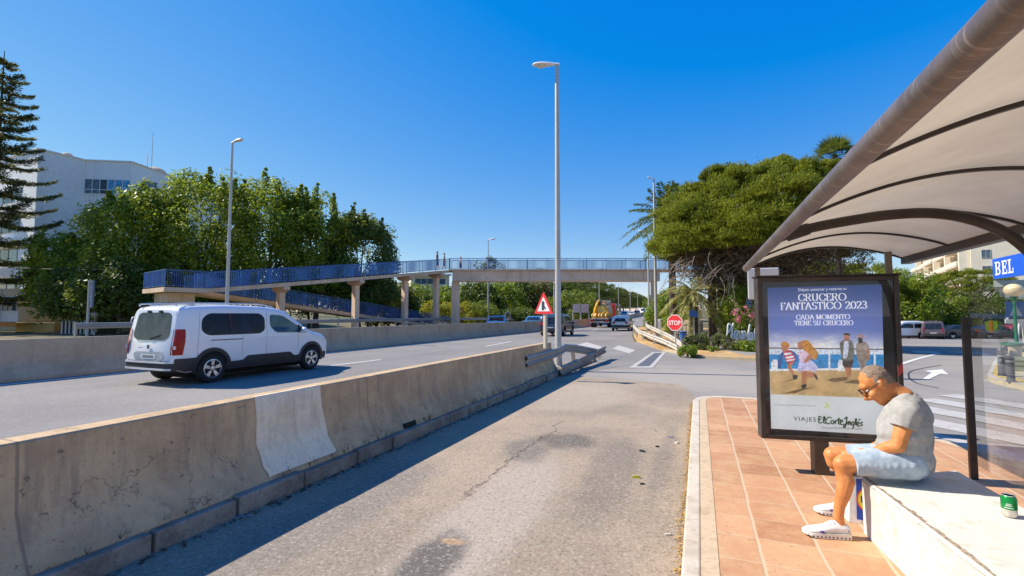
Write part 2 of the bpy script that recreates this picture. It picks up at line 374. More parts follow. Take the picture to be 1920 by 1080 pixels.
# arrow and lane lines on the side road
ac = np.array([5.75, 15.75]); ad = np.array([.54, .84]); an = np.array([.84, -.54])
def ap(u, v): return tuple(ac + ad * u + an * v)
marking([xy(G(*p)) for p in ((1729, 712), (1741, 712), (1764, 701), (1779, 703), (1767, 693), (1733, 696), (1747, 699))], .006, WLINE, 'painted_arrow')
l0 = G(1686, 684); l1 = G(1745, 661); l0, l1 = l0[:2] - (l1 - l0)[:2] * .6, l1[:2] + (l1 - l0)[:2] * .35
n_ = np.array([.92, -.39]) * .07
marking([tuple(l0 - n_), tuple(l0 + n_), tuple(l1 + n_), tuple(l1 - n_)], .006, WLINE)
for k in range(6):
    a = np.array([8.4 + 1.75 * k, 30.6 - .15 * k]); marking([tuple(a), tuple(a + [1.0, -.08]), tuple(a + [.1, -3.2]), tuple(a + [-.9, -3.1])], .006, FLINE, 'crossing_stripe')
m = MB(); cp = smoothpath([(*xy(G(1765, 684)), .004), (*xy(G(1712, 695)), .004), (*xy(G(1704, 707)), .004), (*xy(G(1720, 719)), .004), (*xy(G(1760, 728)), .004)], 8)
cp = [np.array([p[0], p[1], gs(p[0], p[1]) + .005]) for p in cp]
for a, b in zip(cp[:-1], cp[1:]): m.bar(a, b, .035, .004)
tag(m.build('tar_seam', flat('black tar', (.03, .03, .03), .6)), kind='structure')
# ------------------------------------------------------------------ pavement of the bus stop
edge = [(-.02, -6), (-.02, 8.85), (.02, 9.08), (.12, 9.25), (.30, 9.36), (.85, 9.38), (1.3, 9.15), (2.56, 7.18), (2.97, 6.33), (4.4, 3.3), (6.6, -1.4), (9, -6)]
m = NT('terracotta paving'); m.set(Roughness=.82, Specular_IOR_Level=.3)
vec = m.n('ShaderNodeMapping', {'Vector': m.pos(), 'Location': (.02, .22, 0), 'Rotation': (0, 0, 0)}, vector_type='POINT').outputs[0]
wob = m.n('ShaderNodeTexNoise', {'Vector': m.pos(), 'Scale': 2.0, 'Detail': 3}).outputs['Color']
vec = m.n('ShaderNodeVectorMath', {0: vec, 1: m.n('ShaderNodeVectorMath', {0: m.n('ShaderNodeVectorMath', {0: wob, 1: (.5, .5, .5)}, operation='SUBTRACT').outputs[0], 1: (.035, .05, 0)}, operation='MULTIPLY').outputs[0]}, operation='ADD').outputs[0]
sx = m.n('ShaderNodeSeparateXYZ', {0: vec}).outputs
def joint(v, period, wd):
    f = m.math('ABSOLUTE', m.math('SUBTRACT', m.math('FRACT', m.math('DIVIDE', v, period)), .5)); return m.ramp(m.math('MULTIPLY', m.math('SUBTRACT', .5, f), period), wd, wd * .45)
ju = joint(sx[0], .345, .013); jv = joint(sx[1], .345, .007)
cell = m.n('ShaderNodeCombineXYZ', {0: m.math('FLOOR', m.math('DIVIDE', sx[0], .345)), 1: m.math('FLOOR', m.math('DIVIDE', sx[1], .345))}).outputs[0]
wn = m.n('ShaderNodeTexWhiteNoise', {'Vector': cell}, noise_dimensions='3D').outputs['Value']
f = m.noise(3.5, 8, .75); g = m.noise(30, 5, .75)
c = m.mix(wn, (.385, .18, .088), (.55, .295, .16)); c = m.mix(m.math('MULTIPLY', m.ramp(f, .40, .68), .65), c, (.57, .375, .205))
c = m.mix(m.math('MULTIPLY', m.ramp(f, .42, .26), .55), c, (.40, .18, .095))
c = m.mix(m.math('MULTIPLY', m.ramp(g, .55, .70), .6), c, (.26, .15, .09)); c = m.mix(m.math('MULTIPLY', m.ramp(m.noise(1.3, 8, .75), .52, .72), .5), c, (.33, .19, .115))
sp = m.ramp(m.noise(16, 3, .5), .70, .76); c = m.mix(m.math('MULTIPLY', sp, .7), c, (.16, .11, .08))
j = m.math('MAXIMUM', ju, m.math('MULTIPLY', jv, .8)); c = m.mix(m.math('MULTIPLY', j, .75), c, (.55, .43, .30))
m.col(c); m.bump(m.math('ADD', m.math('MULTIPLY', j, -.8), m.math('MULTIPLY', g, .35)), .4, .006); TERRA = m.mat
m = MB(); m.prism(edge, -.05, .13); tag(m.build('pavement', TERRA), kind='structure')
# kerb: outline offset outwards
def offset(path, d):
    out = []
    for i, p in enumerate(path):
        a = np.array(path[max(i - 1, 0)]); b = np.array(path[min(i + 1, len(path) - 1)]); t = (b - a) / np.linalg.norm(b - a); out.append((p[0] - t[1] * d, p[1] + t[0] * d))
    return out
KERB = dirty('pale kerb stone', (.58, .50, .395), (.38, .29, .20), .6, .8, scale=3, streak=False, bump=.25)
ot = offset(edge, .105); m = MB()
for i in range(len(edge) - 1): m.prism([edge[i], edge[i + 1], ot[i + 1], ot[i]], -.05, .133)
o = tag(m.build('kerb', KERB, bevel=.012), kind='structure')
m = MB()
a = offset(edge, -.10)
for i in range(0, 8): m.poly([(*edge[i], .1335), (*edge[i + 1], .1335), (*a[i + 1], .1335), (*a[i], .1335)])
tag(m.build('kerb_strip', dirty('sandy mortar strip', (.56, .42, .27), (.38, .27, .17), .6, .85, scale=6, streak=False)), kind='structure')
# leaf litter and dust gathered along the gutter
m = MB()
for k in range(2600):
    y = rng.uniform(2.2, 9.2); x = -.128 - abs(rng.normal(0, .028)) ; s = rng.uniform(.004, .013); a = rng.uniform(0, 6.3); z = .012 + rng.uniform(0, .012)
    ca, sa = math.cos(a) * s, math.sin(a) * s
    m.poly([(x - ca, y - sa, z), (x + sa * .4, y - ca * .4, z + rng.uniform(0, .008)), (x + ca, y + sa, z), (x - sa * .4, y + ca * .4, z)])
tag(m.build('leaf_litter', plain('dry ochre leaves', (.46, .27, .07), .9, var=.5, scale=60)), 'dry ochre leaf litter along the pale kerb', 'leaf litter', kind='stuff')
m = MB()
for k in range(420):
    y = rng.uniform(1.5, 11); x = -3.40 + abs(rng.normal(0, .05)); s = rng.uniform(.006, .03); a = rng.uniform(0, 6.3); z = .013
    ca, sa = math.cos(a) * s, math.sin(a) * s
    m.poly([(x - ca, y - sa, z), (x + sa * .5, y - ca * .5, z + .012), (x + ca, y + sa, z + .004), (x - sa * .5, y + ca * .5, z)])
tag(m.build('roadside_debris', plain('brown debris', (.10, .075, .05), .95, var=.6, scale=30)), 'brown debris along the foot of the grey barrier', 'debris', kind='stuff')
m = MB()
for k in range(75):                                      # small weeds in the joint
    y = rng.uniform(1.8, 11.5); x = -3.50 + rng.normal(0, .012)
    for b_ in range(7):
        a = rng.uniform(0, 6.3); L = rng.uniform(.03, .10); e = np.array([x + math.cos(a) * L * .6, y + math.sin(a) * L * .6, .155 + L]); p = np.array([x, y, .15]); s_ = np.array([-math.sin(a), math.cos(a), 0]) * .003; m.poly([p - s_, p + s_, e])
tag(m.build('weeds', plain('dry weed', (.13, .12, .045), .9, var=.5, scale=20)), 'sparse dry weeds growing along the joint of the grey barrier', 'weeds', kind='stuff')
# ================================================================== barriers
m = NT('barrier concrete'); m.set(Roughness=.85, Specular_IOR_Level=.3)
f = m.noise(1.1, 10, .74); st = m.noise(3.0, 8, .78, sc=(2.4, 2.4, .16)); g = m.noise(42, 6, .75); z = m.n('ShaderNodeSeparateXYZ', {0: m.pos()}).outputs
c = m.mix(m.ramp(f, .34, .66), (.42, .275, .15), (.62, .435, .245)); c = m.mix(m.math('MULTIPLY', m.ramp(st, .46, .7), .65), c, (.27, .20, .135))
c = m.mix(m.math('MULTIPLY', m.ramp(m.noise(18, 3, .5), .66, .70), .7), c, (.15, .11, .08)); c = m.mix(m.math('MULTIPLY', m.ramp(m.noise(70, 2, .5), .66, .72), .55), c, (.13, .10, .075)); c = m.mix(m.math('MULTIPLY', m.ramp(m.noise(9, 8, .8, sc=(1, 1, .5)), .60, .64), .35), c, (.66, .52, .36)); ckk = m.math('ABSOLUTE', m.math('SUBTRACT', m.noise(.9, 8, .62), .5)); c = m.mix(m.math('MULTIPLY', m.math('MULTIPLY', m.ramp(ckk, .004, .0012), m.ramp(m.noise(.5, 2), .52, .6)), .7), c, (.10, .08, .06))
yy = m.n('ShaderNodeMath', {0: m.math('FRACT', m.math('DIVIDE', z[1], 3.1)), 1: .5}, operation='SUBTRACT').outputs[0]
c = m.mix(m.math('MULTIPLY', m.ramp(m.math('ABSOLUTE', yy), .004, .0015), .55), c, (.14, .11, .09))
m.col(c); m.bump(m.math('ADD', g, m.math('MULTIPLY', f, .6)), .35, .008); CONC = m.mat
m = NT('kerb block concrete'); m.set(Roughness=.9, Specular_IOR_Level=.2); f = m.noise(2.6, 6, .7); g = m.noise(30, 4, .75)
c = m.mix(m.ramp(f, .34, .66), (.20, .16, .125), (.37, .31, .245)); c = m.mix(m.math('MULTIPLY', m.ramp(g, .5, .7), .6), c, (.10, .08, .065)); m.col(c); m.bump(g, .7, .02); BLOCK = m.mat
CEMENT = dirty('white cement', (.88, .72, .50), (.56, .41, .27), .6, .85, scale=2.2, bump=.3)
bp = [(0, .17), (-.012, .17), (.028, .17), (0, .2)]
nearprof = [(.125, .155), (.10, .20), (.02, .34), (-.03, .46), (-.06, .853), (-.072, .865), (-.238, .865), (-.25, .853), (-.28, .46), (-.33, .34), (-.45, .15), (-.45, 0), (.125, 0)]
def along(x, y0, y1, n): return [(x, y0 + (y1 - y0) * k / n, 0) for k in range(n + 1)]
t = thing('concrete_barrier', 'long grey concrete barrier with a white cement patch beside the lane', 'barrier', (-3.65, 4, 0))
m = MB(); m.smooth = True; m.extrude(nearprof, along(-3.62, -6, 12.2, 60)); m.build('barrier_wall', CONC, t, angle=28)
m = MB(); y = -6.0; k = 0
while y < 12.6:
    L = .62 + .06 * ((k * 7) % 3); dx = rng.uniform(-.012, .012); dz = rng.uniform(-.012, .012)
    if not (5.02 < y < 5.2): m.box((-3.515 + dx, y + L / 2, .065 + dz / 2), (.20, L - .022, .17 + dz))
    y += L; k += 1
o = m.build('kerb_blocks', BLOCK, t, bevel=.014); o.name = 'kerb_course'
m = MB(); ya, yb = float(AX(478, 800, -3.66)[1]), float(AX(600, 780, -3.66)[1]); rows = []
vs = []; ny = 18
for j, (u, h) in enumerate([(.113, .19), (.10, .21), (.06, .275), (.02, .345), (-.03, .462), (-.045, .66), (-.06, .853), (-.072, .868), (-.1, .868)]):
    for k in range(ny + 1):
        sh = (1 - h / .87) * .10; ed = rng.uniform(-.030, .030) if k in (0, ny) else 0
        vs.append((-3.62 + u + .0035, ya + (yb - ya) * k / ny + ed + (sh if k > ny / 2 else sh * .3), h + (.002 if j < 7 else .003)))
m.smooth = True; m.add(vs, [(j * (ny + 1) + k, j * (ny + 1) + k + 1, (j + 1) * (ny + 1) + k + 1, (j + 1) * (ny + 1) + k) for j in range(8) for k in range(ny)])
o = m.build('cement_patch', CEMENT, t); o['label'] = 'pale white cement repair patch'
m = MB(); m.box((-3.505, 5.30, .175), (.03, .26, .075)); m.build('drain_hole', flat('dark hole', (.012, .01, .009), .9), t)
m = MB()
for k in range(5):
    m.poly([(-3.507 + .0, float(y_), z_) for y_, z_ in ((3.02 + .03 * k, .255 + .005 * math.sin(k * 3)), (3.05 + .03 * k, .25 + .01 * math.cos(k)), (3.04 + .03 * k, .29))])
bprofile = [(.30, 0), (.30, .08), (.12, .34), (.085, .50), (.07, .985), (.055, 1.0), (-.055, 1.0), (-.07, .985), (-.085, .5), (-.12, .34), (-.30, .08), (-.30, 0)]
t = thing('concrete_barrier', 'long concrete central barrier running behind the white van', 'barrier', (-15.3, 20, 0))
m = MB(); m.smooth = True; ys = [y for y in YS if y <= 420]
P = [(xm(y) - .25, y, gz(y)) for y in ys]; m.extrude(bprofile, P); m.build('barrier_wall', dirty('central barrier concrete', (.52, .38, .25), (.32, .22, .14), .65, .85, scale=.8), t, angle=28)
# ------------------------------------------------------------------ W-beam guard rails
GALV = dirty('galvanised steel', (.36, .34, .31), (.26, .22, .17), .5, .5, .35, scale=2.5)
GALVW = dirty('pale galvanised steel', (.50, .455, .385), (.34, .28, .21), .5, .6, .15, scale=2.5)
wprof = [(.0, -.155), (.028, -.15), (.075, -.11), (.08, -.075), (.02, -.035), (.012, 0), (.02, .035), (.08, .075), (.075, .11), (.028, .15), (.0, .155)]
wprof = [(u * .85, h * .82) for u, h in wprof]; wprof = wprof + [(u - .006, h) for u, h in wprof[::-1]]
def wbeam(m, path): m.smooth = True; m.extrude(wprof, path); m.smooth = False
def guardrail(label, path, mat, step=4, side=1, zc=.55, group='steel guard rails'):
    t = thing('guard_rail', label, 'guard rail', (path[0][0], path[0][1], gz(path[0][1])), 0, group)
    sp = smoothpath([(x, y, gz(y) + (z if z is not None else zc)) for x, y, z in path], 6)
    if side < 0: sp = sp[::-1]
    m = MB(); wbeam(m, sp); m.build('beam', mat, t, angle=50)
    for i in range(0, len(sp), step):
        p = sp[i]; q = sp[min(i + 1, len(sp) - 1)] if i < len(sp) - 1 else p
        m = MB(); m.box((p[0], p[1], (p[2] + .17 + gz(p[1])) / 2), (.10, .06, max(.1, p[2] + .16 - gz(p[1])))); m.build('post', mat, t)
    return t
guardrail('grey steel guard rail behind the central barrier under the footbridge ramp', [(-24.6, 12, 1.12), (-24.4, 24, 1.14), (-24, 34, 1.16), (-23.6, 46, 1.15), (-23.2, 62, .9)], GALV, 4)
guardrail('pale sagging guard rail curving along the earth verge', [(-.85, 21.4, .16), (-1.5, 23.6, .30), (-2.6, 27.5, .42), (-3.7, 32, .52), (-4.5, 37, .6), (-5.4, 43, .62)], GALVW, 5, -1)
guardrail('second pale guard rail curving behind the sagging one', [(-.55, 22.3, .08), (-1.2, 25.2, .38), (-2.2, 29.0, .62), (-3.2, 33.5, .78), (-3.9, 39, .84), (-4.6, 48, .84), (-5.8, 62, .8)], GALVW, 5, -1)
# bent rail end at the nose of the grey barrier
t = thing('rail_terminal', 'bent steel rail end at the tip of the grey barrier', 'rail terminal', (-3.6, 12, 0))
m = MB(); wbeam(m, smoothpath([(-3.655, 10.1, .54), (-3.65, 11.0, .55), (-3.64, 12.0, .56), (-3.66, 13.0, .58), (-3.80, 14.0, .60)], 6)); m.build('upper_beam', GALV, t, angle=50)
m = MB(); wbeam(m, smoothpath([(-3.80, 13.98, .60), (-3.55, 14.6, .53), (-3.28, 15.4, .40), (-3.22, 15.9, .34)][::1], 5)); m.build('bent_beam', GALV, t, angle=50)
m = MB(); wbeam(m, smoothpath([(-3.36, 11.9, .14), (-3.30, 13.6, .20), (-3.24, 15.4, .27), (-3.2, 17.3, .34)], 5)); m.build('lower_beam', dirty('rusty steel', (.36, .30, .25), (.22, .12, .07), .7, .7, .2), t, angle=50)
for x, y, h, rx in ((-3.66, 12.4, .58, .25), (-3.68, 13.3, .58, -.3), (-3.6, 14.6, .50, .45), (-3.3, 15.9, .34, -.2), (-3.25, 17.0, .34, 0)):
    m = MB(); m.box((x - .08, y, h / 2), (.11, .05, h), 0, rx); m.build('post', GALVW, t)
m = MB(); m.prism([(-4.05, 11.2), (-3.45, 11.2), (-3.35, 16.5), (-3.75, 16.9), (-4.0, 15)], 0, .10); m.build('plinth', BLOCK, t, bevel=.02)
# ================================================================== footbridge
BCONC = dirty('footbridge concrete', (.78, .565, .40), (.46, .31, .19), .6, .85, scale=.45, bump=.2)
BCONC2 = dirty('footbridge side concrete', (.66, .49, .34), (.42, .27, .15), .7, .85, scale=.8, bump=.2)
BLUE = plain('blue painted steel', (.017, .090, .29), .35, var=.3, scale=2)
A = np.array([-23.4, 42.4]); B = np.array([-4.3, 49.9]); du = (B - A) / np.linalg.norm(B - A); dn = np.array([-du[1], du[0]])
ZD = 6.12
t = thing('footbridge', 'concrete footbridge with blue railings crossing the highway', 'footbridge', (*A, 0))
def railing(t, pts, mat, panel=2.0, h=1.08, name='railing', baluster=.115, r=.016):
    L = 0; m = MB()
    for a, b in zip(pts[:-1], pts[1:]):
        a, b = np.array(a, float), np.array(b, float); l = np.linalg.norm((b - a)[:2]); d = (b - a)
        n = max(1, round(l / baluster))
        for k in range(n + 1):
            p = a + d * k / n; post = (k % max(1, round(panel / baluster)) == 0)
            wv = .05 if post else 2 * r * .8
            m.box((p[0], p[1], p[2] + h / 2 + (0 if post else .02)), (wv, wv, h - (0 if post else .14)), math.atan2(d[1], d[0]))
        up = (0, 0, 1)
        m.bar(a + [0, 0, h], b + [0, 0, h], .05, .05); m.bar(a + [0, 0, .10], b + [0, 0, .10], .035, .035)
    return m.build(name, mat, t)
E1 = B + du * 5.0
m = MB(); m.prism([tuple(A - dn * 1.0), tuple(E1 - dn * 1.0), tuple(E1 + dn * 1.0), tuple(A + dn * 1.0)], ZD - .16, ZD); m.build('deck', BCONC2, t)
m = MB(); m.prism([tuple(A - dn * .82 + du * .3), tuple(B + du * .5 - dn * .82), tuple(B + du * .5 + dn * .82), tuple(A + dn * .82 + du * .3)], ZD - 1.17, ZD - .163); m.build('girder', BCONC, t, bevel=.03)
railing(t, [(*(A - dn * .93), ZD), (*(E1 - dn * .93), ZD)], BLUE)
railing(t, [(*(A + dn * .93), ZD), (*(E1 + dn * .93), ZD)], BLUE)
def pier(t, p, z, wx, wy, cap=None, ang=0):
    m = MB(); m.box((p[0], p[1], z / 2), (wx, wy, z), ang); o = m.build('pier', BCONC, t, bevel=.03)
    if cap:
        m = MB(); c, s = math.cos(ang), math.sin(ang); hw = cap / 2
        pr = [(-hw, z + .35), (-hw, z + .12), (-wx * .5, z - .1), (wx * .5, z - .1), (hw, z + .12), (hw, z + .35)]
        vs = [(p[0] + u * c - v * s, p[1] + u * s + v * c, h) for v in (-wy / 2 - .012, wy / 2 + .012) for u, h in pr]
        m.add(vs, [list(range(6)), list(range(6, 12))[::-1]] + [(i, (i + 1) % 6, 6 + (i + 1) % 6, 6 + i) for i in range(6)]); m.build('pier_cap', BCONC2, o)
ab = math.atan2(du[1], du[0])
pier(t, A + du * .55, ZD - 1.17, .75, .7, None, ab); pier(t, B + du * .1, ZD - 1.17, .5, .6, None, ab)
# stair flight at the far end, coming down towards the side road
S0 = E1; sdv = np.array([.55, -.83]); sn = np.array([.83, .55]); ST = 11.5
m = MB(); n = 32
for k in range(n):
    a = S0 + sdv * (ST * k / n); b = S0 + sdv * (ST * (k + 1) / n); z = ZD - ZD * (k + .5) / n
    m.prism([tuple(a - sn * .95), tuple(b - sn * .95), tuple(b + sn * .95), tuple(a + sn * .95)], max(0, z - .42), z)
m.build('stair_flight', BCONC2, t)
railing(t, [(*(S0 - sn * .9), ZD), (*(S0 + sdv * ST - sn * .9), .1)], BLUE)
# ------------------------------------------------------------------ ramp in two flights
t = thing('footbridge_ramp', 'switchback concrete ramp with dark blue railings leading up to the footbridge', 'ramp', (-28, 30, 0))
Q0 = np.array([-30.4, 21.6]); Q1 = np.array([-24.1, 42.2]); rd = (Q1 - Q0) / np.linalg.norm(Q1 - Q0); rn = np.array([rd[1], -rd[0]])   # rn points to the highway
def slab(m, a, b, za, zb, w0, w1, th):
    pts = [a + rn * w0, b + rn * w0, b + rn * w1, a + rn * w1]; zz = [za, zb, zb, za]
    vs = [(*p, z - th) for p, z in zip(pts, zz)] + [(*p, z) for p, z in zip(pts, zz)]
    m.add(vs, [(3, 2, 1, 0), (4, 5, 6, 7), (0, 1, 5, 4), (1, 2, 6, 5), (2, 3, 7, 6), (3, 0, 4, 7)])
zr0, zr1 = 3.28, ZD - .01
m = MB(); slab(m, Q0, Q1 + rd * .2, zr0, zr1, -1.0, 1.0, .28); m.build('upper_flight', BCONC2, t)
def rpt(s, w): p = Q0 + rd * s + rn * w; return p
LR = float(np.linalg.norm(Q1 - Q0))
m = MB(); slab(m, Q0 - rd * 2.4, Q0 - rd * .005, zr0, zr0, -3.4, 1.0, .28); m.build('landing', BCONC2, t)
m = MB(); slab(m, Q0, Q0 + rd * 24, zr0 - .004, .25, -3.4, -1.4, .28); m.build('lower_flight', BCONC2, t)
railing(t, [(*rpt(0, .94), zr0), (*rpt(LR, .94), zr1)], BLUE); railing(t, [(*rpt(0, -.94), zr0), (*rpt(LR, -.94), zr1)], BLUE)
railing(t, [(*rpt(-2.34, -3.34), zr0), (*rpt(-2.34, .94), zr0), (*rpt(0, .94), zr0)], BLUE)
railing(t, [(*rpt(0, -1.46), zr0), (*rpt(24, -1.46), .25)], BLUE); railing(t, [(*rpt(0, -3.34), zr0), (*rpt(24, -3.34), .25)], BLUE)
ar = math.atan2(rd[1], rd[0])
for s in (5.1, 11.4, 16.6, 20.5):
    z = zr0 + (zr1 - zr0) * s / LR - .64
    pier(t, rpt(s, .1), z, .55, .42, 1.9, ar - math.pi / 2)
m = MB(); c0 = rpt(-1.2, -1.2); m.box((*c0, (zr0 - .9) / 2), (.6, .9, zr0 - .9), ar); o = m.build('pier', BCONC, t)
m = MB(); m.box((*c0, zr0 - .6), (1.5, 2.6, .6), ar); m.build('pier_cap', BCONC2, o)
# ================================================================== VEGETATION
def unit(a): return a / np.maximum(np.linalg.norm(a, axis=1, keepdims=True), 1e-9)
def rdir(n): return unit(rng.normal(size=(n, 3)))
def leafmesh(name, P, N, T, L, W, V, mat, parent=None, local=False, fold=0.0):
    """n leaves: centre P, normal N, long axis hint T, length L, width W, tint V"""
    n = len(P); N = unit(N); T = unit(T - N * np.sum(T * N, 1, keepdims=True)); Bv = np.cross(N, T)
    L = np.broadcast_to(np.asarray(L, float), (n,))[:, None] / 2; W = np.broadcast_to(np.asarray(W, float), (n,))[:, None] / 2
    v = np.stack([P - T * L, P + Bv * W - T * L * .1 + N * W * fold, P + T * L, P - Bv * W - T * L * .1 + N * W * fold], 1).reshape(-1, 3)
    if parent is not None and not local: v = to_local(v, parent)
    me = bpy.data.meshes.new(name); me.vertices.add(4 * n); me.loops.add(4 * n); me.polygons.add(n)
    me.vertices.foreach_set('co', v.astype(np.float32).ravel()); me.loops.foreach_set('vertex_index', np.arange(4 * n, dtype=np.int32))
    me.polygons.foreach_set('loop_start', np.arange(0, 4 * n, 4, dtype=np.int32))
    at = me.attributes.new('v', 'FLOAT', 'FACE'); at.data.foreach_set('value', np.clip(np.broadcast_to(V, (n,)), 0, 1).astype(np.float32))
    me.update(calc_edges=True); me.validate()
    return link(name, me, mat, parent)
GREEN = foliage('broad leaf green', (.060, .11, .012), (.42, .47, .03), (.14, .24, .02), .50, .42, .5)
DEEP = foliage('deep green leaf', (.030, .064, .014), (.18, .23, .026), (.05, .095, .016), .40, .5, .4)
OLIVE = foliage('olive leaf', (.07, .09, .022), (.22, .24, .055), (.07, .085, .025), .3, .55, .4)
GREYG = foliage('eucalyptus leaf', (.055, .075, .045), (.15, .18, .07), (.16, .17, .03), .3, .55, .3)
BROWN = foliage('russet leaf', (.07, .055, .02), (.20, .15, .045), (.10, .10, .03), .3, .6, .3)
YELLOW = foliage('yellow bush leaf', (.22, .20, .012), (.52, .45, .02), (.34, .32, .02), .35, .6, .5)
LIME = foliage('lime leaf', (.11, .16, .02), (.30, .34, .04), (.17, .22, .03), .4, .6, .4)
PINE = foliage('stone pine needle', (.058, .084, .012), (.35, .365, .020), (.135, .165, .014), .36, .6, .7, .2)
PINEF = foliage('far pine needle', (.022, .038, .010), (.14, .17, .016), (.05, .07, .012), .28, .6, .12, .2)
NORF = foliage('norfolk pine needle', (.028, .042, .018), (.15, .145, .045), (.06, .07, .024), .26, .5, .6, .3)
PALMG = foliage('palm green', (.035, .065, .015), (.14, .17, .04), None, .3, .4)
PALMY = foliage('dry palm frond', (.20, .19, .05), (.48, .42, .14), None, .35, .5)
DEADF = foliage('dead frond', (.075, .048, .028), (.20, .14, .085), None, .1, .8)
BARK = plain('grey brown bark', (.105, .078, .055), .9, var=.4, scale=3, bump=.8, bscale=14)
BARKD = plain('dark bark', (.060, .042, .031), .92, var=.45, scale=3, bump=.9, bscale=12)
BARKP = plain('pale bark', (.36, .30, .22), .85, var=.25, scale=2, bump=.4)
def clump_leaves(C, Rr, per, up=.35, flat=1.0):
    k = len(C); ii = np.repeat(np.arange(k), per); d = rdir(len(ii)); r = Rr[ii] * rng.uniform(.35, 1.05, len(ii)) ** .6
    P = C[ii] + d * r[:, None] * np.array([1, 1, flat]); N = unit(d + rdir(len(ii)) * .9 + np.array([0, 0, up])); return ii, P, N
def trunk_mb(base, H, r, lean=(0, 0), limbs=(), fork=.45):
    m = MB(); b = np.array([*base], float); top = b + np.array([lean[0], lean[1], H])
    path = [b + (top - b) * t + np.array([rng.normal(0, .03) * H * .2, rng.normal(0, .03) * H * .2, 0]) * math.sin(t * 3.1) for t in np.linspace(0, 1, 8)]
    m.tube(path, [r * (1.25 if i == 0 else 1 - .55 * i / 7) for i in range(8)], 9)
    for q in limbs:
        t = rng.uniform(fork, .95); i = int(t * 7); s = path[i]; q = np.array(q); mid = s + (q - s) * .5 + np.array([0, 0, -.12 * np.linalg.norm(q - s)]) * rng.uniform(-.5, 1)
        rr = r * (.42 - .2 * t); m.tube(smoothpath([s, mid, q], 4), [rr * (1 - .8 * j / 8) + .012 for j in range(9)], 6)
    return m
def tree(name, label, cat, base, H, rx, rz, mat, ncl=60, per=90, leaf=.3, seed=1, group=None, zc=None, bark=None, spires=0, cl=(.7, 1.3), trunk=.22, shape=None, asp=.5, ry=None, low=-.8, vmix=.5):
    global rng; rng = np.random.default_rng(seed)
    base = np.array([float(base[0]), float(base[1]), float(base[2]) if len(base) > 2 else gz(base[1])])
    t = thing(name, label, cat, base, 0, group)
    zc = zc if zc is not None else H - rz; ry = ry or rx
    d = rdir(ncl * 4); d = d[d[:, 2] > low][:ncl]; rad = rng.uniform(.45, 1.0, len(d)) ** .5
    C = base + np.array([0, 0, zc]) + d * rad[:, None] * np.array([rx, ry, rz])
    if shape: C = np.array([c for c in C if shape(c - base)])
    Rr = rng.uniform(*cl, len(C))
    if spires:
        ex, er = [], []
        for k in range(spires):
            a = rng.uniform(0, 6.28); q = rng.uniform(0, .8) ** .5; x, y = rx * q * math.cos(a), ry * q * math.sin(a); z = zc + rz * math.sqrt(max(0, 1 - q * q)) * .8
            hh = rng.uniform(.9, 2.6)
            for j in range(6): ex.append(base + np.array([x + rng.normal(0, .06), y + rng.normal(0, .06), z + hh * j / 5])); er.append(.55 * (1 - j / 6.4) + .05)
        C = np.concatenate([C, np.array(ex)]); Rr = np.concatenate([Rr, er])
    ii, P, N = clump_leaves(C, Rr, per)
    if spires:
        keep = rng.uniform(size=len(ii)) < np.clip((Rr[ii] / np.mean(cl)) ** 1.2 + .08, 0, 1); ii, P, N = ii[keep], P[keep], N[keep]
    cv = rng.uniform(0, 1, len(C)); V = cv[ii] * vmix + rng.uniform(0, 1, len(ii)) * (1 - vmix)
    L = leaf * rng.uniform(.6, 1.3, len(ii))
    limbs = [C[k] for k in rng.choice(len(C), min(14, len(C)), replace=False)]
    trunk_mb(base, max(.6, zc), trunk, (rng.normal(0, .2), rng.normal(0, .2)), limbs).build('trunk', bark or BARK, t)
    leafmesh('crown', P, N, rdir(len(P)), L, L * asp, V, mat, t)
    return t
# ---- tall broadleaved trees behind the ramp
bigs = [ # px, depth, top y, half width m, seed, label
    (150, 44, 428, 3.6, 3, 'lowest dark broadleaved tree beside the conifer in front of white flats'),
    (255, 43, 338, 4.0, 4, 'broadleaved tree with bright leaves covering the corner window of the flats'),
    (383, 45, 300, 4.3, 5, 'tallest upright broadleaved tree behind the lamp by the ramp'),
    (500, 47, 316, 4.3, 6, 'dense broadleaved tree with twin pointed tops above the ramp'),
    (592, 49, 345, 3.7, 7, 'broadleaved tree with sloping shoulder above the middle of ramp'),
    (672, 51, 388, 3.4, 8, 'slim loose broadleaved tree at the open end of the row above ramp')]
for px, dep, ty, hw, sd_, lab in bigs:
    b = D(px, 590, dep); H = 1.6 + (590 - ty) / 890 * dep
    tree('broadleaf_tree', lab, 'tree', (b[0], b[1], 0), H - 1.2, hw + .5, (H - 2.2) / 2, GREEN if sd_ not in (8,) else DEEP, 150, 150, .33, sd_, 'broadleaved trees behind the ramp', spires=8, cl=(.75, 1.5), trunk=.3, zc=(H + .6) / 2, low=-.95)
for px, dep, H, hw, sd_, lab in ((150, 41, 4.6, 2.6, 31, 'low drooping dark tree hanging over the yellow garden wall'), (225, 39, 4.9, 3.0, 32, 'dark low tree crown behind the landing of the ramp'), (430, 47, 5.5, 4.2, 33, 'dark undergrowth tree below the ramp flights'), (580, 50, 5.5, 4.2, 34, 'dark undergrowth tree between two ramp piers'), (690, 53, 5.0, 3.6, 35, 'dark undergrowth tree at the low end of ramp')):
    b = D(px, 590, dep); tree('broadleaf_tree', lab, 'tree', (b[0], b[1], 0), H + 1.2, hw, H * .5, DEEP, 60, 110, .34, sd_, 'low dark trees by the ramp', zc=H * .68, trunk=.16, low=-.6)
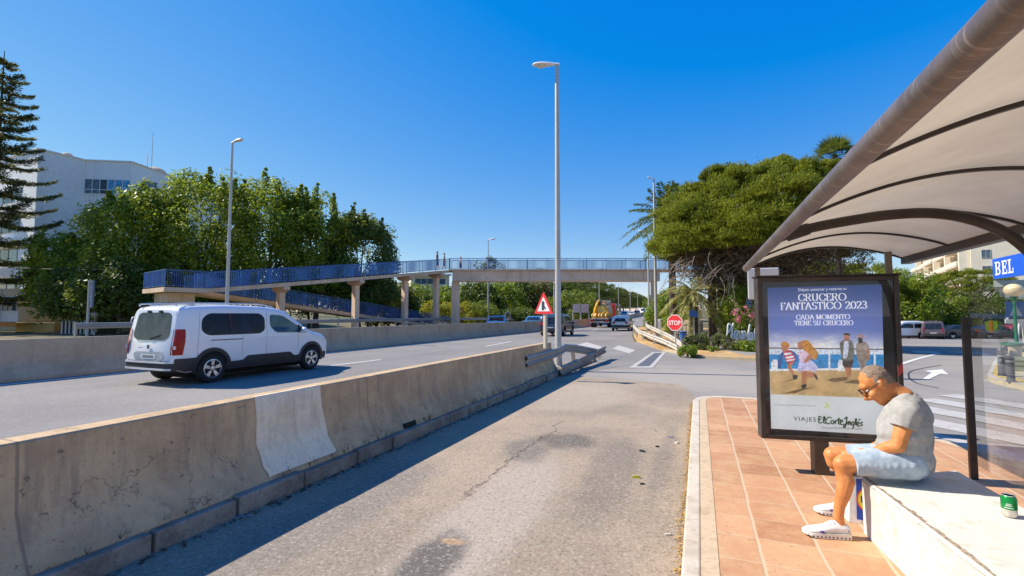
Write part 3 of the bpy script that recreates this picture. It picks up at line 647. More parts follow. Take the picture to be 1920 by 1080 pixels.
# ---- norfolk pine at the picture edge
def norfolk(base, H):
    global rng; rng = np.random.default_rng(11)
    t = thing('norfolk_pine', 'tall norfolk pine with tiered branches in front of white flats', 'tree', base)
    m = MB(); m.tube([base + np.array([0, 0, H * k / 10]) for k in range(11)], [.34 * (1 - k / 10.3) + .02 for k in range(11)], 10)
    Ps, Ns, Ts, Ls, Vs = [], [], [], [], []
    z = 3.0; tier = 0
    while z < H - .4:
        f = (z / H); ln = 5.6 * (1 - f) ** .60 * rng.uniform(.88, 1.1) + .25; nb = 7 if f < .8 else 5; a0 = rng.uniform(0, 6.28)
        for b in range(nb):
            if rng.uniform() < .06: continue
            a = a0 + 6.283 * b / nb + rng.normal(0, .1); l = ln * rng.uniform(.75, 1.12); dr = np.array([math.cos(a), math.sin(a), 0])
            zz = rng.normal(0, .12)
            path = [base + np.array([0, 0, z + zz]) + dr * l * s + np.array([0, 0, -.22 * math.sin(s * 2.6) * l * .30 + .16 * l * s ** 3]) for s in np.linspace(0, 1, 9)]
            m.tube(path, [.055 * (1 - .8 * k / 8) for k in range(9)], 5)
            n = int(170 * l); s = rng.uniform(.12, 1.02, n) ** .8; idx = s * 7.99; i0 = np.clip(idx.astype(int), 0, 7); fr = (idx - i0)[:, None]
            Pp = np.array(path); c = Pp[i0] * (1 - fr) + Pp[i0 + 1] * fr; side = np.array([-dr[1], dr[0], 0])
            wv = (.14 + .56 * np.sin(np.clip(s, 0, 1) * 2.9) ** .8) * (.55 + .14 * l); k = rng.normal(0, .55, n)
            c = c + side * (k * wv)[:, None] + np.array([0, 0, 1]) * (-.10 * np.abs(k) * wv + rng.normal(0, .07, n) + .03)[:, None]
            Ps.append(c); Ts.append(dr * .8 + side * np.sign(k)[:, None] * .7 + np.array([0, 0, .25]) + rng.normal(0, .3, (n, 3))); Ns.append(rdir(n) * .7 + np.array([0, 0, .8]))
            Ls.append(rng.uniform(.22, .46, n)); Vs.append(rng.uniform(0, 1, n) * .6 + rng.uniform(0, .4))
        z += 1.75 * (1 - .35 * f) + rng.normal(0, .08); tier += 1
    m.build('trunk', BARKD, t)
    L = np.concatenate(Ls); leafmesh('crown', np.concatenate(Ps), np.concatenate(Ns), np.concatenate(Ts), L, L * .22, np.concatenate(Vs), NORF, t)
norfolk(np.array([*D(-22, 590, 42)[:2], 0.0]), 25.6)
# ---- stone pine by the crossing
def stonepine(base, cen, rad, label, seed, mat, n=260, per=300, leaf=.26, trunk=.32, group=None, name='stone_pine', under=-.25, cl=(.55, 1.0)):
    global rng; rng = np.random.default_rng(seed)
    t = thing(name, label, 'tree', base, 0, group)
    d = rdir(n * 5); d = d[d[:, 2] > under][:n]
    bump = 1 + .05 * np.sin(d[:, 0] * 7 + 1.3) * np.sin(d[:, 1] * 6 + .4) + .05 * np.sin(d[:, 0] * 15) + .04 * np.sin(d[:, 2] * 17)
    C = cen + d * np.minimum(bump, 1.06)[:, None] * (rng.uniform(.66, 1.0, len(d)) ** .5)[:, None] * np.array(rad); Rr = rng.uniform(*cl, len(C)) * (1.05 - .3 * (d[:, 2] > .6))
    ii = np.repeat(np.arange(len(C)), per); e = rdir(len(ii)); e[:, 2] = np.abs(e[:, 2]) * .9 - .28; e = unit(e)
    P = C[ii] + e * (Rr[ii] * rng.uniform(.45, 1.08, len(ii)))[:, None] * np.array([1, 1, .80])
    T = unit(e + np.array([0, 0, .55]) + d[ii] * .5 + rng.normal(0, .45, (len(ii), 3)))
    N = unit(np.cross(T, rdir(len(ii))) + e * .6); L = leaf * rng.uniform(.6, 1.25, len(ii))
    cv = rng.uniform(0, 1, len(C)); V = cv[ii] * .45 + rng.uniform(0, .55, len(ii))
    leafmesh('crown', P, N, T, L, L * .20, V, mat, t)
    limbs = [C[k] - np.array([0, 0, .3]) for k in rng.choice(len(C), 34, replace=False)]
    hub = np.array([cen[0] * .55 + base[0] * .45, cen[1] * .55 + base[1] * .45, base[2] + (cen[2] - base[2]) * .55]); m = MB()
    m.tube(smoothpath([base, base + (hub - base) * .5 + np.array([.25, 0, 0]), hub], 5), [trunk * (1.2 - .05 * k) for k in range(11)], 10)
    for q in limbs:
        mid = hub + (q - hub) * .5 + np.array([0, 0, -.3 + rng.normal(0, .3)]); ln = np.linalg.norm(q - hub)
        m.tube(smoothpath([hub + (q - hub) * .02, mid, q], 5), [.15 * (1 - .085 * k) for k in range(11)], 6)
    m.build('trunk', BARKD, t)
    return t, C
pb = np.array([*D(1418, 590, 27.5)[:2], .05]); pc = D(1432, 458, 27.5)
pt, PC = stonepine(pb, pc, (6.3, 5.6, 4.7), 'huge domed stone pine beside the bus shelter above palm trunks', 21, PINE, 1000, 430, .21, .38, under=-.13, cl=(.36, .72))
rng = np.random.default_rng(78); n_ = 60000; d_ = rdir(n_); d_ = d_[d_[:, 2] > -.16]; n_ = len(d_)      # loose sprays between the pads
k_ = np.sin(d_ @ np.array([9.1, 5.3, 7.7]) + 1) * np.sin(d_ @ np.array([-6.2, 8.8, 4.1])) + np.sin(d_ @ np.array([17.3, -11.0, 13.0])) * .6
P_ = pc + d_ * (.90 + .07 * k_ + rng.normal(0, .035, n_))[:, None] * np.array([6.3, 5.6, 4.7]); T_ = unit(d_ + np.array([0, 0, .7]) + rng.normal(0, .5, (n_, 3)))
leafmesh('needle_sprays', P_, np.cross(T_, rdir(n_)) + d_ * .6, T_, rng.uniform(.12, .26, n_), .042, np.clip(.5 + .35 * k_ + rng.normal(0, .2, n_), 0, 1), PINE, pt)
rng = np.random.default_rng(77); n_ = 22000; d_ = rdir(n_); d_[:, 2] = d_[:, 2] * .65 - .20; P_ = pc + d_ * (rng.uniform(.15, .80, n_) ** .6)[:, None] * np.array([6.0, 5.3, 4.3])
leafmesh('inner_twigs', P_, rdir(n_), rdir(n_) + np.array([0, 0, .3]), rng.uniform(.2, .5, n_), .045, rng.uniform(0, 1, n_), DEADF, pt)
# bare twigs hanging below the dome
rng = np.random.default_rng(5); m = MB()
for k in range(95):
    s = D(rng.uniform(1270, 1420), rng.uniform(470, 520), rng.uniform(24.3, 27)); a = rng.uniform(0, 6.28)
    e = s + np.array([math.cos(a) * .8 - .5, math.sin(a) * .5 - .3, -rng.uniform(.4, 1.9)]); mid = (s + e) / 2 + np.array([rng.normal(0, .2), 0, .15])
    m.tube(smoothpath([s, mid, e], 3), [.018, .016, .014, .012, .010, .008, .006], 4)
m.build('dead_branches', plain('bare grey twig', (.26, .20, .155), .9, var=.3), pt)
# ---- palms
def frond(m_, P, start, dirv, length, droop, rows, L0, lists, tint, wid=.035, n=34):
    up = np.array([0, 0, 1.0]); side = np.cross(dirv, up); side /= np.linalg.norm(side) + 1e-9
    pts = [start + dirv * length * s + np.array([0, 0, -droop * length * s ** 2]) for s in np.linspace(0, 1, 8)]
    m_.tube(pts, [.028 * (1 - .8 * k / 7) for k in range(8)], 4)
    Pp = np.array(pts)
    for k in range(n):
        s = .12 + .88 * k / n; i = min(6, int(s * 7)); f = s * 7 - i; c = Pp[i] * (1 - f) + Pp[i + 1] * f; tg = Pp[i + 1] - Pp[i]; tg /= np.linalg.norm(tg)
        for sg in (-1, 1):
            l = L0 * (math.sin(.35 + 2.5 * s)) * rng.uniform(.8, 1.1); dd = side * sg * .8 + tg * .75 + np.array([0, 0, -.28 + rng.normal(0, .12)]); dd /= np.linalg.norm(dd)
            lists[0].append(c + dd * l / 2); lists[1].append(np.cross(dd, tg) * sg + rng.normal(0, .15, 3)); lists[2].append(dd); lists[3].append(l); lists[4].append(wid); lists[5].append(tint + rng.uniform(-.2, .2))
def palm(base, H, nf, fl, droop, mat, label, seed, tr=.22, elev=(-.5, 1.2), tint=.5, L0=.55, group=None, skirt=0, trunkmat=None, lean=(0, 0), name='date_palm', wid=.05):
    global rng; rng = np.random.default_rng(seed)
    t = thing(name, label, 'palm', base, 0, group); m = MB(); top = base + np.array([lean[0], lean[1], H])
    n = 22; m.tube([base + (top - base) * k / n for k in range(n + 1)], [tr * (1.12 + .12 * (k % 2) - .15 * k / n) for k in range(n + 1)], 10); m.build('trunk', trunkmat or BARKD, t)
    ls = [[], [], [], [], [], []]; m = MB()
    for k in range(nf):
        a = k * 2.4 + rng.normal(0, .15); el = elev[0] + (elev[1] - elev[0]) * (k + .5) / nf
        frond(m, None, top + np.array([0, 0, .1]), np.array([math.cos(a) * math.cos(el), math.sin(a) * math.cos(el), math.sin(el)]), fl * rng.uniform(.85, 1.1), droop * rng.uniform(.7, 1.2) * (1.1 - el * .4), 2, L0, ls, tint, wid)
    a = [np.array(x) for x in ls]; cr = leafmesh('crown', a[0], a[1], a[2], a[3], a[4], a[5], mat, t)
    m.build('frond_ribs', mat, t)
    if skirt:
        ls = [[], [], [], [], [], []]; m = MB()
        for k in range(skirt):
            a_ = rng.uniform(0, 6.28); zz = H - rng.uniform(.1, 1.9); el = rng.uniform(-1.45, -.9)
            frond(m, None, base + np.array([lean[0] * zz / H, lean[1] * zz / H, zz]), np.array([math.cos(a_) * math.cos(el), math.sin(a_) * math.cos(el), math.sin(el)]), rng.uniform(1.0, 1.9), .05, 2, .3, ls, .5, .04, 14)
        a = [np.array(x) for x in ls]; leafmesh('dead_skirt', a[0], a[1], a[2], a[3], a[4], a[5], DEADF, t)
    return t
def gp(px, dep, z=.05): p = D(px, 590, dep); return np.array([p[0], p[1], z + gs(p[0], p[1])])
palm(gp(1262, 33), 8.3, 46, 3.4, .42, PALMG, 'dark green date palm rising behind the stone pine', 41, elev=(-.4, 1.35), tint=.25, L0=.75, wid=.085)
palm(gp(1300, 26.5), 2.75, 26, 2.1, .62, PALMY, 'low date palm with yellowed drooping fronds behind the stop sign', 42, .22, elev=(-.7, .9), tint=.5, L0=.42, group='date palms under the stone pine', wid=.055)
palm(gp(1357, 27.5), 4.6, 16, 1.7, .6, PALMG, 'dark palm trunk with hanging dead fronds, thickest of the cluster', 43, .27, skirt=42, group='date palms under the stone pine', tint=.3)
palm(gp(1392, 28.5), 4.3, 12, 1.5, .6, PALMG, 'slim dark palm trunk next to the oleander bush', 44, .18, skirt=26, group='date palms under the stone pine', tint=.3)
palm(gp(1336, 30), 4.2, 12, 1.5, .6, PALMG, 'shaded palm trunk behind the thick palm trunk', 45, .24, skirt=30, group='date palms under the stone pine', tint=.3)
def fanpalm(base, H, label, seed):
    global rng; rng = np.random.default_rng(seed); t = thing('fan_palm', label, 'palm', base)
    m = MB(); m.tube([base + np.array([0, 0, H * k / 24]) for k in range(25)], [.26 - .004 * k + .012 * (k % 2) for k in range(25)], 10); m.build('trunk', BARKD, t)
    ls = [[], [], [], [], [], []]; m = MB(); top = base + np.array([0, 0, H])
    for k in range(44):
        a = k * 2.4; el = -1.0 + 2.3 * k / 44; dv_ = np.array([math.cos(a) * math.cos(el), math.sin(a) * math.cos(el), math.sin(el)]); c = top + dv_ * .85; m.tube([top, c], [.02, .012], 4)
        side = np.cross(dv_, [0, 0, 1.0]); side /= np.linalg.norm(side); up = np.cross(side, dv_)
        for j in range(17):
            th = -1.45 + 2.9 * j / 16; dd = dv_ * math.cos(th) + side * math.sin(th) + np.array([0, 0, -.12]); l = rng.uniform(.95, 1.3)
            ls[0].append(c + dd * l / 2); ls[1].append(up + rng.normal(0, .1, 3)); ls[2].append(dd); ls[3].append(l); ls[4].append(.12); ls[5].append(rng.uniform(0, 1) * .6 + (.4 if el > .3 else 0))
    a = [np.array(x) for x in ls]; leafmesh('crown', a[0], a[1], a[2], a[3], a[4], a[5], PALMG, t); m.build('frond_ribs', PALMG, t)
fanpalm(gp(1576, 40, 0), 15.9, 'very tall fan palm rising above the stone pine and shelter roof', 46)
# ---- bushes
def bush(px, dep, H, rx, mat, label, seed, leaf=.16, per=90, ncl=26, cat='bush', name='bush', z=None, group=None, cl=(.22, .42), asp=.5):
    b = D(px, 590, dep); zz = ((.05 if dep < 40 and px > 1200 else gz(b[1])) if z is None else z) + gs(b[0], b[1])
    return tree(name, label, cat, (b[0], b[1], zz), H, rx, H * .48, mat, ncl, per, leaf, seed, group, zc=H * .5, cl=cl, trunk=.04, low=-.9, asp=asp)
def g2(px, py): p = G(px, py, .05); return (px, float(np.dot(p - CP, FW)))
bush(1308, 21.6, .62, .75, OLIVE, 'wide dry olive bush behind the stop sign pole', 51, .09, 110, 34, cl=(.14, .26))
bush(1345, 22.4, .55, .6, OLIVE, 'dry olive bush at the foot of the palm trunks', 52, .09, 110, 28, cl=(.12, .24))
bush(1288, 17.9, .34, .40, GREEN, 'small bright green bush at the end of the sagging guard rail', 53, .07, 110, 22, cl=(.09, .17))
bush(1335, 20.2, .22, .24, GREEN, 'tiny green tuft on the orange earth', 54, .06, 60, 12, cl=(.06, .1))
bush(1376, 21.5, .26, .5, OLIVE, 'low olive bush under the white lettering', 55, .08, 90, 22, cl=(.1, .2))
bush(1402, 21.0, .30, .55, GREEN, 'dark green bush under the white lettering beside the advertising panel', 56, .09, 90, 26, cl=(.14, .25))
ol = bush(1400, 25.5, 3.3, 1.5, GREEN, 'tall oleander with pink flowers behind the white lettering', 57, .17, 150, 60, 'oleander', 'oleander', cl=(.3, .5), asp=.3)
bb = D(1400, 590, 25.5); rng = np.random.default_rng(3); fp = np.array([D(px + rng.normal(0, 3.5), py + rng.normal(0, 3.5), 24.0 + rng.normal(0, .1)) for px, py in ((1379, 584), (1379, 586), (1385, 596), (1382, 600), (1411, 590), (1409, 593), (1398, 580), (1388, 590)) for _ in range(16)])
leafmesh('blossom', fp, rdir(len(fp)) - FW, rdir(len(fp)), .11, .09, rng.uniform(0, 1, len(fp)), foliage('pink petal', (.62, .12, .20), (.80, .28, .34), None, .3), ol)
bush(1250, 44, 3.0, 2.0, GREEN, 'green shrub at the roadside beyond the footbridge pier', 58, .25, 110, 40, z=.2, cl=(.4, .7))
bush(1268, 34, 1.7, 1.3, GREEN, 'green shrub behind the white cabinet by the guard rail', 59, .16, 110, 34, cl=(.3, .5))
bush(1262, 60, 4.5, 3.5, DEEP, 'dark shrub further along the verge', 60, .3, 110, 40, z=.1, cl=(.6, 1.0))
bush(828, 57, 3.4, 2.6, YELLOW, 'bright yellow bush between two footbridge piers', 61, .22, 120, 46, cl=(.4, .7))
bush(872, 60, 3.0, 2.0, YELLOW, 'bright yellow bush behind the small red sign', 62, .22, 120, 36, cl=(.4, .7))
bush(902, 62, 3.2, 2.3, LIME, 'lime green bush behind the lamp post by the highway', 63, .22, 110, 36, cl=(.4, .7))
bush(1072, 74, 5.2, 4.6, LIME, 'broad lime green bush behind the grey road signs', 64, .32, 130, 70, cl=(.6, 1.0))
bush(1100, 78, 4.0, 3.6, OLIVE, 'olive bush beside the lime green one above the truck', 65, .32, 110, 50, cl=(.6, 1.0))
# ---- trees of the far side
bgt = [(745, 62, 536, 2.6, OLIVE, 'loose olive tree between the ramp end and white house'), (778, 66, 530, 2.8, GREEN, 'green tree in front of the white house under the ramp'),
       (706, 64, 540, 3.0, DEEP, 'dark tree behind the low end of the ramp'), (848, 72, 540, 3.2, GREEN, 'green tree behind the twin footbridge piers'),
       (893, 70, 528, 3.6, DEEP, 'dark tree under the footbridge by the lamp post'), (914, 104, 478, 4.2, GREYG, 'tall pale eucalyptus rising above the footbridge'),
       (940, 74, 526, 3.8, GREEN, 'leafy green tree under the middle of footbridge'), (976, 80, 524, 4.0, DEEP, 'dark green tree behind the warning sign'),
       (1006, 80, 530, 3.6, BROWN, 'russet brown tree behind the tall street lamp'), (1040, 92, 522, 4.0, DEEP, 'dark tree just past the tall street lamp')]
for i, (px, dep, ty, hw, mt, lab) in enumerate(bgt):
    b = D(px, 590, dep); z0 = gz(b[1]); H = 1.6 + (590 - ty) / 890 * dep - z0
    tree('broadleaf_tree', lab, 'tree', (b[0], b[1], z0), H, hw, H * .46, mt, 60, 90, .42, 70 + i, 'trees beyond the highway', zc=H * .54, cl=(.7, 1.2), trunk=.2, low=-.9, bark=BARKP if i in (1, 5) else None)
def hedge_row(px0, d0, px1, d1, n, H, mat, seed, labs, name='shrub', group=None, hw=2.4):
    for k in range(n):
        f = k / max(1, n - 1); b = D(px0 + (px1 - px0) * f, 590, d0 + (d1 - d0) * f)
        tree(name, labs[k], 'shrub', (b[0], b[1], gz(b[1])), H[k % len(H)], hw, H[k % len(H)] * .48, mat, 34, 90, .34, seed + k, group, zc=H[k % len(H)] * .5, cl=(.55, .9), trunk=.08, low=-.9)
hedge_row(905, 66, 1010, 66, 4, [2.2, 1.9, 2.3], DEEP, 120, ['dark low shrub behind the blue car roof', 'dark low shrub behind the round mirror', 'dark low shrub left of the warning sign pole', 'dark low shrub behind the dark car'], group='low shrubs along the far verge')
far = [(1032, 100, 11.0), (1066, 112, 10.5), (1092, 128, 11.2), (1113, 146, 11.3), (1134, 166, 11.6), (1152, 190, 11.6), (1168, 218, 11.4), (1182, 250, 11.2), (1193, 290, 11), (1201, 335, 11), (1207, 385, 10)]
ords = ['first and largest', 'second', 'third', 'fourth', 'fifth', 'sixth', 'seventh', 'eighth', 'ninth', 'tenth', 'farthest']
proto = None
for k, (px, dep, H) in enumerate(far):
    b = D(px, 590, dep); lab = ords[k] + ' dark umbrella pine of the row along the highway'
    if k % 3 == 0:
        b0 = np.array([b[0], b[1], gz(b[1])]); proto, _ = stonepine(b0, b0 + np.array([0, 0, H * .52]), (6.2, 6.2, H * .44), lab, 140 + k, PINEF, 90, 130, .55, .3, 'row of umbrella pines along the highway', under=-.75, cl=(1.0, 1.7))
    else:
        o = copytree(proto); o.location = (b[0], b[1], gz(b[1])); o.rotation_euler = (0, 0, 1.3 * k); o['label'] = lab
        o.name = 'stone_pine'
for k, (px, dep, H, mt, lab) in enumerate(((1222, 300, 9, DEEP, 'distant tree at the end of the highway beyond the white vans'), (1240, 190, 8, GREEN, 'distant green tree on the verge side of the highway'), (1256, 130, 7, DEEP, 'distant dark tree on the verge side of the highway'), (1262, 90, 6, GREEN, 'green roadside tree seen past the footbridge stair'))):
    b = D(px, 590, dep); tree('broadleaf_tree', lab, 'tree', (b[0], b[1], gz(b[1])), H, H * .6, H * .46, mt, 44, 70, .6, 170 + k, 'trees at the end of the highway', zc=H * .52, cl=(.9, 1.5), trunk=.2, low=-.9)
# ---- right-hand background planting
rt = [(1478, 58, 486, 4.6, PINE, 'pale pine top showing over the advertising panel'), (1560, 62, 488, 4.4, PINE, 'bright pine crown over the middle of the advertising panel'), (1630, 60, 492, 4.8, PINE, 'bright pine crown under the shelter roof end'), (1694, 54, 508, 3.4, GREEN, 'green tree beside the advertising panel top corner')]
for k, (px, dep, ty, hw, mt, lab) in enumerate(rt):
    b = np.array([*D(px, 590, dep)[:2], 0.0]); b[2] = gs(b[0], b[1]); H = 1.6 + (590 - ty) / 890 * dep - b[2]
    if mt is PINE: stonepine(b, b + np.array([0, 0, H * .62]), (hw, hw, H * .36), lab, 200 + k, PINE, 90, 150, .4, .25, 'pines behind the bus stop', cl=(.7, 1.2))
    else: tree('broadleaf_tree', lab, 'tree', b, H, hw, H * .46, mt, 60, 90, .38, 200 + k, zc=H * .54, trunk=.18, low=-.9)
b = np.array([*D(1818, 590, 64)[:2], -1.2]); stonepine(b, b + np.array([0, 0, 6.2]), (4.4, 3.8, 2.6), 'rounded stone pine in front of the cream apartment balconies', 210, PINE, 90, 170, .36, .25, cl=(.6, 1.0))
b = np.array([*D(1738, 590, 66)[:2], -1.2]); stonepine(b, b + np.array([0, 0, 5.2]), (3.2, 3.2, 1.9), 'smaller stone pine left of the rounded one', 211, PINE, 70, 150, .36, .2, cl=(.6, 1.0))
sh = [(1690, 46, 3.3, GREEN), (1722, 47, 3.6, LIME), (1752, 48, 3.2, OLIVE), (1784, 47, 3.5, GREEN), (1815, 47, 3.6, OLIVE), (1848, 48, 3.7, DEEP), (1880, 48, 3.6, DEEP), (1912, 48, 3.8, GREEN), (1945, 48, 3.4, GREEN), (1660, 46, 3.3, OLIVE)]
sl = ['green shrub behind the white parked van', 'lime shrub behind the gap of parked van and car', 'olive shrub behind the grey parked car', 'green shrub behind the glass panel post', 'olive shrub seen through the shelter glass', 'dark shrub behind the leaf sticker', 'dark shrub behind the blue square sign', 'green shrub behind the green lamp post', 'green shrub under the blue shop sign', 'olive shrub hidden behind the advertising panel edge']
for k, (px, dep, H, mt) in enumerate(sh):
    dep *= 1.22; H = H * 1.22 + 1.0; b = D(px, 590, dep); tree('shrub', sl[k], 'shrub', (b[0], b[1], gs(b[0], b[1])), H, 2.6, H * .5, mt, 46, 110, .26, 220 + k, 'shrubs behind the parked cars', zc=H * .5, cl=(.45, .8), trunk=.08, low=-.95)
# ================================================================== BUILDINGS
def facade(m, a, b, z0, z1): m.poly([(*a, z0), (*b, z0), (*b, z1), (*a, z1)])
WHITEW = dirty('white render', (.86, .85, .82), (.68, .66, .62), .35, .8, scale=.25, bump=.05)
CREAM = dirty('cream render', (.74, .66, .52), (.55, .46, .33), .3, .8, scale=.3, bump=.05)
YELW = dirty('yellow render', (.72, .55, .22), (.5, .36, .14), .3, .8, scale=.4, bump=.05)
WINB = carglass('flat window glass', (.06, .10, .13), .06); WIND = carglass('dark window glass', (.015, .018, .022), .08); WINBL = carglass('blue window glass', (.06, .24, .42), .08)
WFR = flat('white window frame', (.72, .72, .70), .5); ALU = flat('aluminium frame', (.38, .36, .34), .45)
PINKW = dirty('salmon render', (.60, .36, .24), (.45, .25, .15), .3, .8, scale=.3, bump=.05)
ZT = 18.6
def bp_(px, dep): p = D(px, 590, dep); return np.array([p[0], p[1]])
t = thing('apartment_building', 'white apartment block with stepped corner facade behind the trees', 'building', (*bp_(150, 52), 0))
pl = [bp_(-120, 58), bp_(55, 48), bp_(146, 51.6), bp_(234, 52.2), bp_(312, 57.7), bp_(420, 66), bp_(420, 90), bp_(-150, 90)]
m = MB(); m.prism([tuple(p) for p in pl], 0, ZT); m.build('wall', WHITEW, t)
def window(t, a, b, u0, u1, z0, z1, cols, split=None, dark=(), blue=(), frame=WFR, out=.06):
    a, b = np.array(a), np.array(b); L = np.linalg.norm(b - a); d = (b - a) / L; n = np.array([d[1], -d[0]])
    if np.dot(n, -a) < 0: n = -n
    fr = MB(); ang = math.atan2(d[1], d[0]); w_ = (u1 - u0) * L; c = a + d * (u0 + u1) / 2 * L + n * (out / 2 + .01)
    for k in range(cols + 1):
        q = a + d * (u0 * L + w_ * k / cols) + n * (out / 2 + .01); fr.box((*q, (z0 + z1) / 2), (.07, out, z1 - z0), ang)
    for z in [z0, z1] + ([split] if split else []): fr.box((*c, z), (w_ + .07, out * .96, .07), ang)
    o = fr.build('window', frame, t)
    for nm, mt, ks in (('dark_pane', WIND, dark), ('blue_pane', WINBL, blue), ('pane', WINB, [k for k in range(cols) if k not in dark and k not in blue])):
        if not len(ks): continue
        g = MB()
        for k in ks:
            p, q = a + d * (u0 * L + w_ * k / cols) + n * .02, a + d * (u0 * L + w_ * (k + 1) / cols) + n * .02; g.poly([(*p, z0), (*q, z0), (*q, z1), (*p, z1)])
        g.build(nm, mt, o)
def zat(py, dep): return 1.6 + (590 - py) / 890 * dep
window(t, pl[2], pl[3], .01, .99, zat(362, 52), zat(334, 52), 6, zat(354, 52), dark=(2,), blue=(3, 4, 5), frame=WFR)
window(t, pl[2], pl[3], .01, .50, zat(417, 52), zat(389, 52), 3, zat(408, 52), frame=ALU)
window(t, pl[2], pl[3], .01, .95, zat(472, 52), zat(444, 52), 5, zat(463, 52), frame=ALU)
window(t, pl[3], pl[4], .3, .6, zat(362, 55), zat(338, 55), 2, frame=ALU)
for k in range(4): window(t, pl[0], pl[1], .60, .86, 15 - 3.2 * k - 1.5, 15 - 3.2 * k, 3, None, dark=(1,), frame=ALU)
m = MB()
for k in range(4):
    a, b = pl[0], pl[1]; d = (b - a) / np.linalg.norm(b - a); n = np.array([d[1], -d[0]]); z = 12.4 - 3.2 * k
    c = a + (b - a) * .72 + n * .5; m.box((*c, z), (4.6, 1.0, .9), math.atan2(d[1], d[0]))
m.build('balconies', WHITEW, t).name = 'balcony'
m = MB()
for a, b in zip(pl[:5], pl[1:6]): m.bar((*a, ZT + .06), (*b, ZT + .06), .3, .12)
m.build('parapet_cap', WHITEW, t)
TERR = plain('tan roof dome', (.55, .38, .22), .8)
for px, py, dp, r in ((126, 290, 56, .6), (256, 309, 60, .6), (291, 326, 60, 1.4)):
    c = D(px, py + 4, dp); m = MB(); m.lathe([(r * math.cos(a), r * .8 * math.sin(a)) for a in np.linspace(0, 1.55, 8)], c, 16); m.lathe([(r, -1.6), (r, 0)], c, 16); m.build('roof_dome', TERR, t)
m = MB(); c = D(284, 318, 58); m.tube([c, c + np.array([0, 0, 4.8])], [.05, .02], 6); c = D(276, 318, 58); m.tube([c, c + np.array([0, 0, 2.0])], [.035, .02], 6)
for k in range(3): m.bar(c + np.array([-.7 + .1 * k, 0, 1.0 + .4 * k]), c + np.array([.7 - .1 * k, 0, 1.0 + .4 * k]), .04, .04)
m.build('antenna', ALU, t)
# low frontage at the foot of the flats
t = thing('house', 'low house with white glazed balcony, orange awning and yellow wall', 'house', (*bp_(60, 46), 0))
m = MB(); m.prism([tuple(bp_(-90, 47)), tuple(bp_(100, 46)), tuple(bp_(250, 47)), tuple(bp_(260, 47.6)), tuple(bp_(100, 47.6)), tuple(bp_(-90, 48.4))], 0, zat(560, 46) + 1.0); m.build('wall', dirty('grey beige render', (.45, .385, .30), (.3, .25, .2), .4, .85, scale=.4), t)
m = MB(); m.prism([tuple(bp_(31, 44.5)), tuple(bp_(103, 44.5)), tuple(bp_(103, 45.4)), tuple(bp_(31, 45.4))], 0, zat(605, 44.5) + .0); m.build('yellow_wall', YELW, t)
m = MB(); m.prism([tuple(bp_(-60, 42.5)), tuple(bp_(34, 42.5)), tuple(bp_(34, 44.4)), tuple(bp_(-60, 44.4))], zat(603, 42.5), zat(583, 42.5)); m.build('balcony', WHITEW, t)
window(t, bp_(-60, 43.2), bp_(34, 43.2), .1, .97, zat(583, 43), zat(556, 43), 9, zat(571, 43))
m = MB(); m.prism([tuple(bp_(-60, 41.5)), tuple(bp_(31, 41.5)), tuple(bp_(31, 43.5)), tuple(bp_(-60, 43.5))], zat(612, 42), zat(604, 42) - .03); m.build('awning', plain('orange awning', (.62, .20, .035), .7), t)
t = thing('fence', 'low dark railing on white posts beneath the dark tree', 'fence', (*bp_(145, 40), 0))
for k in range(9):
    p = bp_(118 + 7 * k, 39.6); m = MB(); m.box((*p, .55), (.1, .1, 1.1)); m.build('post', WFR, t)
m = MB(); a, b = bp_(118, 39.6), bp_(176, 39.6)
for k in range(34):
    p = a + (b - a) * k / 33; m.box((*p, .55), (.03, .03, .95))
m.bar((*a, 1.05), (*b, 1.05), .05, .06); m.build('rail', flat('black rail', (.02, .02, .02), .5), t)
t = thing('house', 'arched beige garden house beside the globe lamp', 'house', (*bp_(205, 43), 0))
a, b = bp_(180, 43), bp_(225, 43); m = MB(); arc = [(0, 0)] + [(0.5 - .5 * math.cos(math.pi * k / 12), .62 + .38 * math.sin(math.pi * k / 12)) for k in range(13)] + [(1, 0)]; hh = zat(585, 43); back = np.array([-.37, .93]) * 1.0
f = [(*(a + (b - a) * u), v * hh) for u, v in arc]; g = [(p[0] + back[0], p[1] + back[1], p[2]) for p in f]; n = len(f); m.add(f + g, [list(range(n)), list(range(n, 2 * n))[::-1]] + [(i, (i + 1) % n, n + (i + 1) % n, n + i) for i in range(n)]); m.build('wall', dirty('beige render', (.50, .42, .32), (.35, .28, .2), .4, .85, scale=.5), t)
m = MB(); a2, b2 = bp_(184, 42.9), bp_(221, 42.9); m.prism([tuple(a2), tuple(b2), tuple(b2 + back * .08), tuple(a2 + back * .08)], 0, 1.35); m.build('hedge_box', DEEP, t)
# white house under the ramp
t = thing('house', 'white flat roofed house seen between the footbridge piers', 'house', (*bp_(800, 95), 0))
m = MB(); m.prism([tuple(bp_(770, 92)), tuple(bp_(842, 92)), tuple(bp_(842, 104)), tuple(bp_(760, 104))], 0, zat(517, 92)); m.build('wall', CREAM, t)
window(t, bp_(770, 92), bp_(842, 92), .1, .9, zat(533, 92), zat(522, 92), 5, frame=WFR)
m = MB(); m.prism([tuple(bp_(766, 91)), tuple(bp_(846, 91)), tuple(bp_(846, 92.5)), tuple(bp_(766, 92.5))], zat(517, 92) + .01, zat(514, 92)); m.build('roof', WHITEW, t)
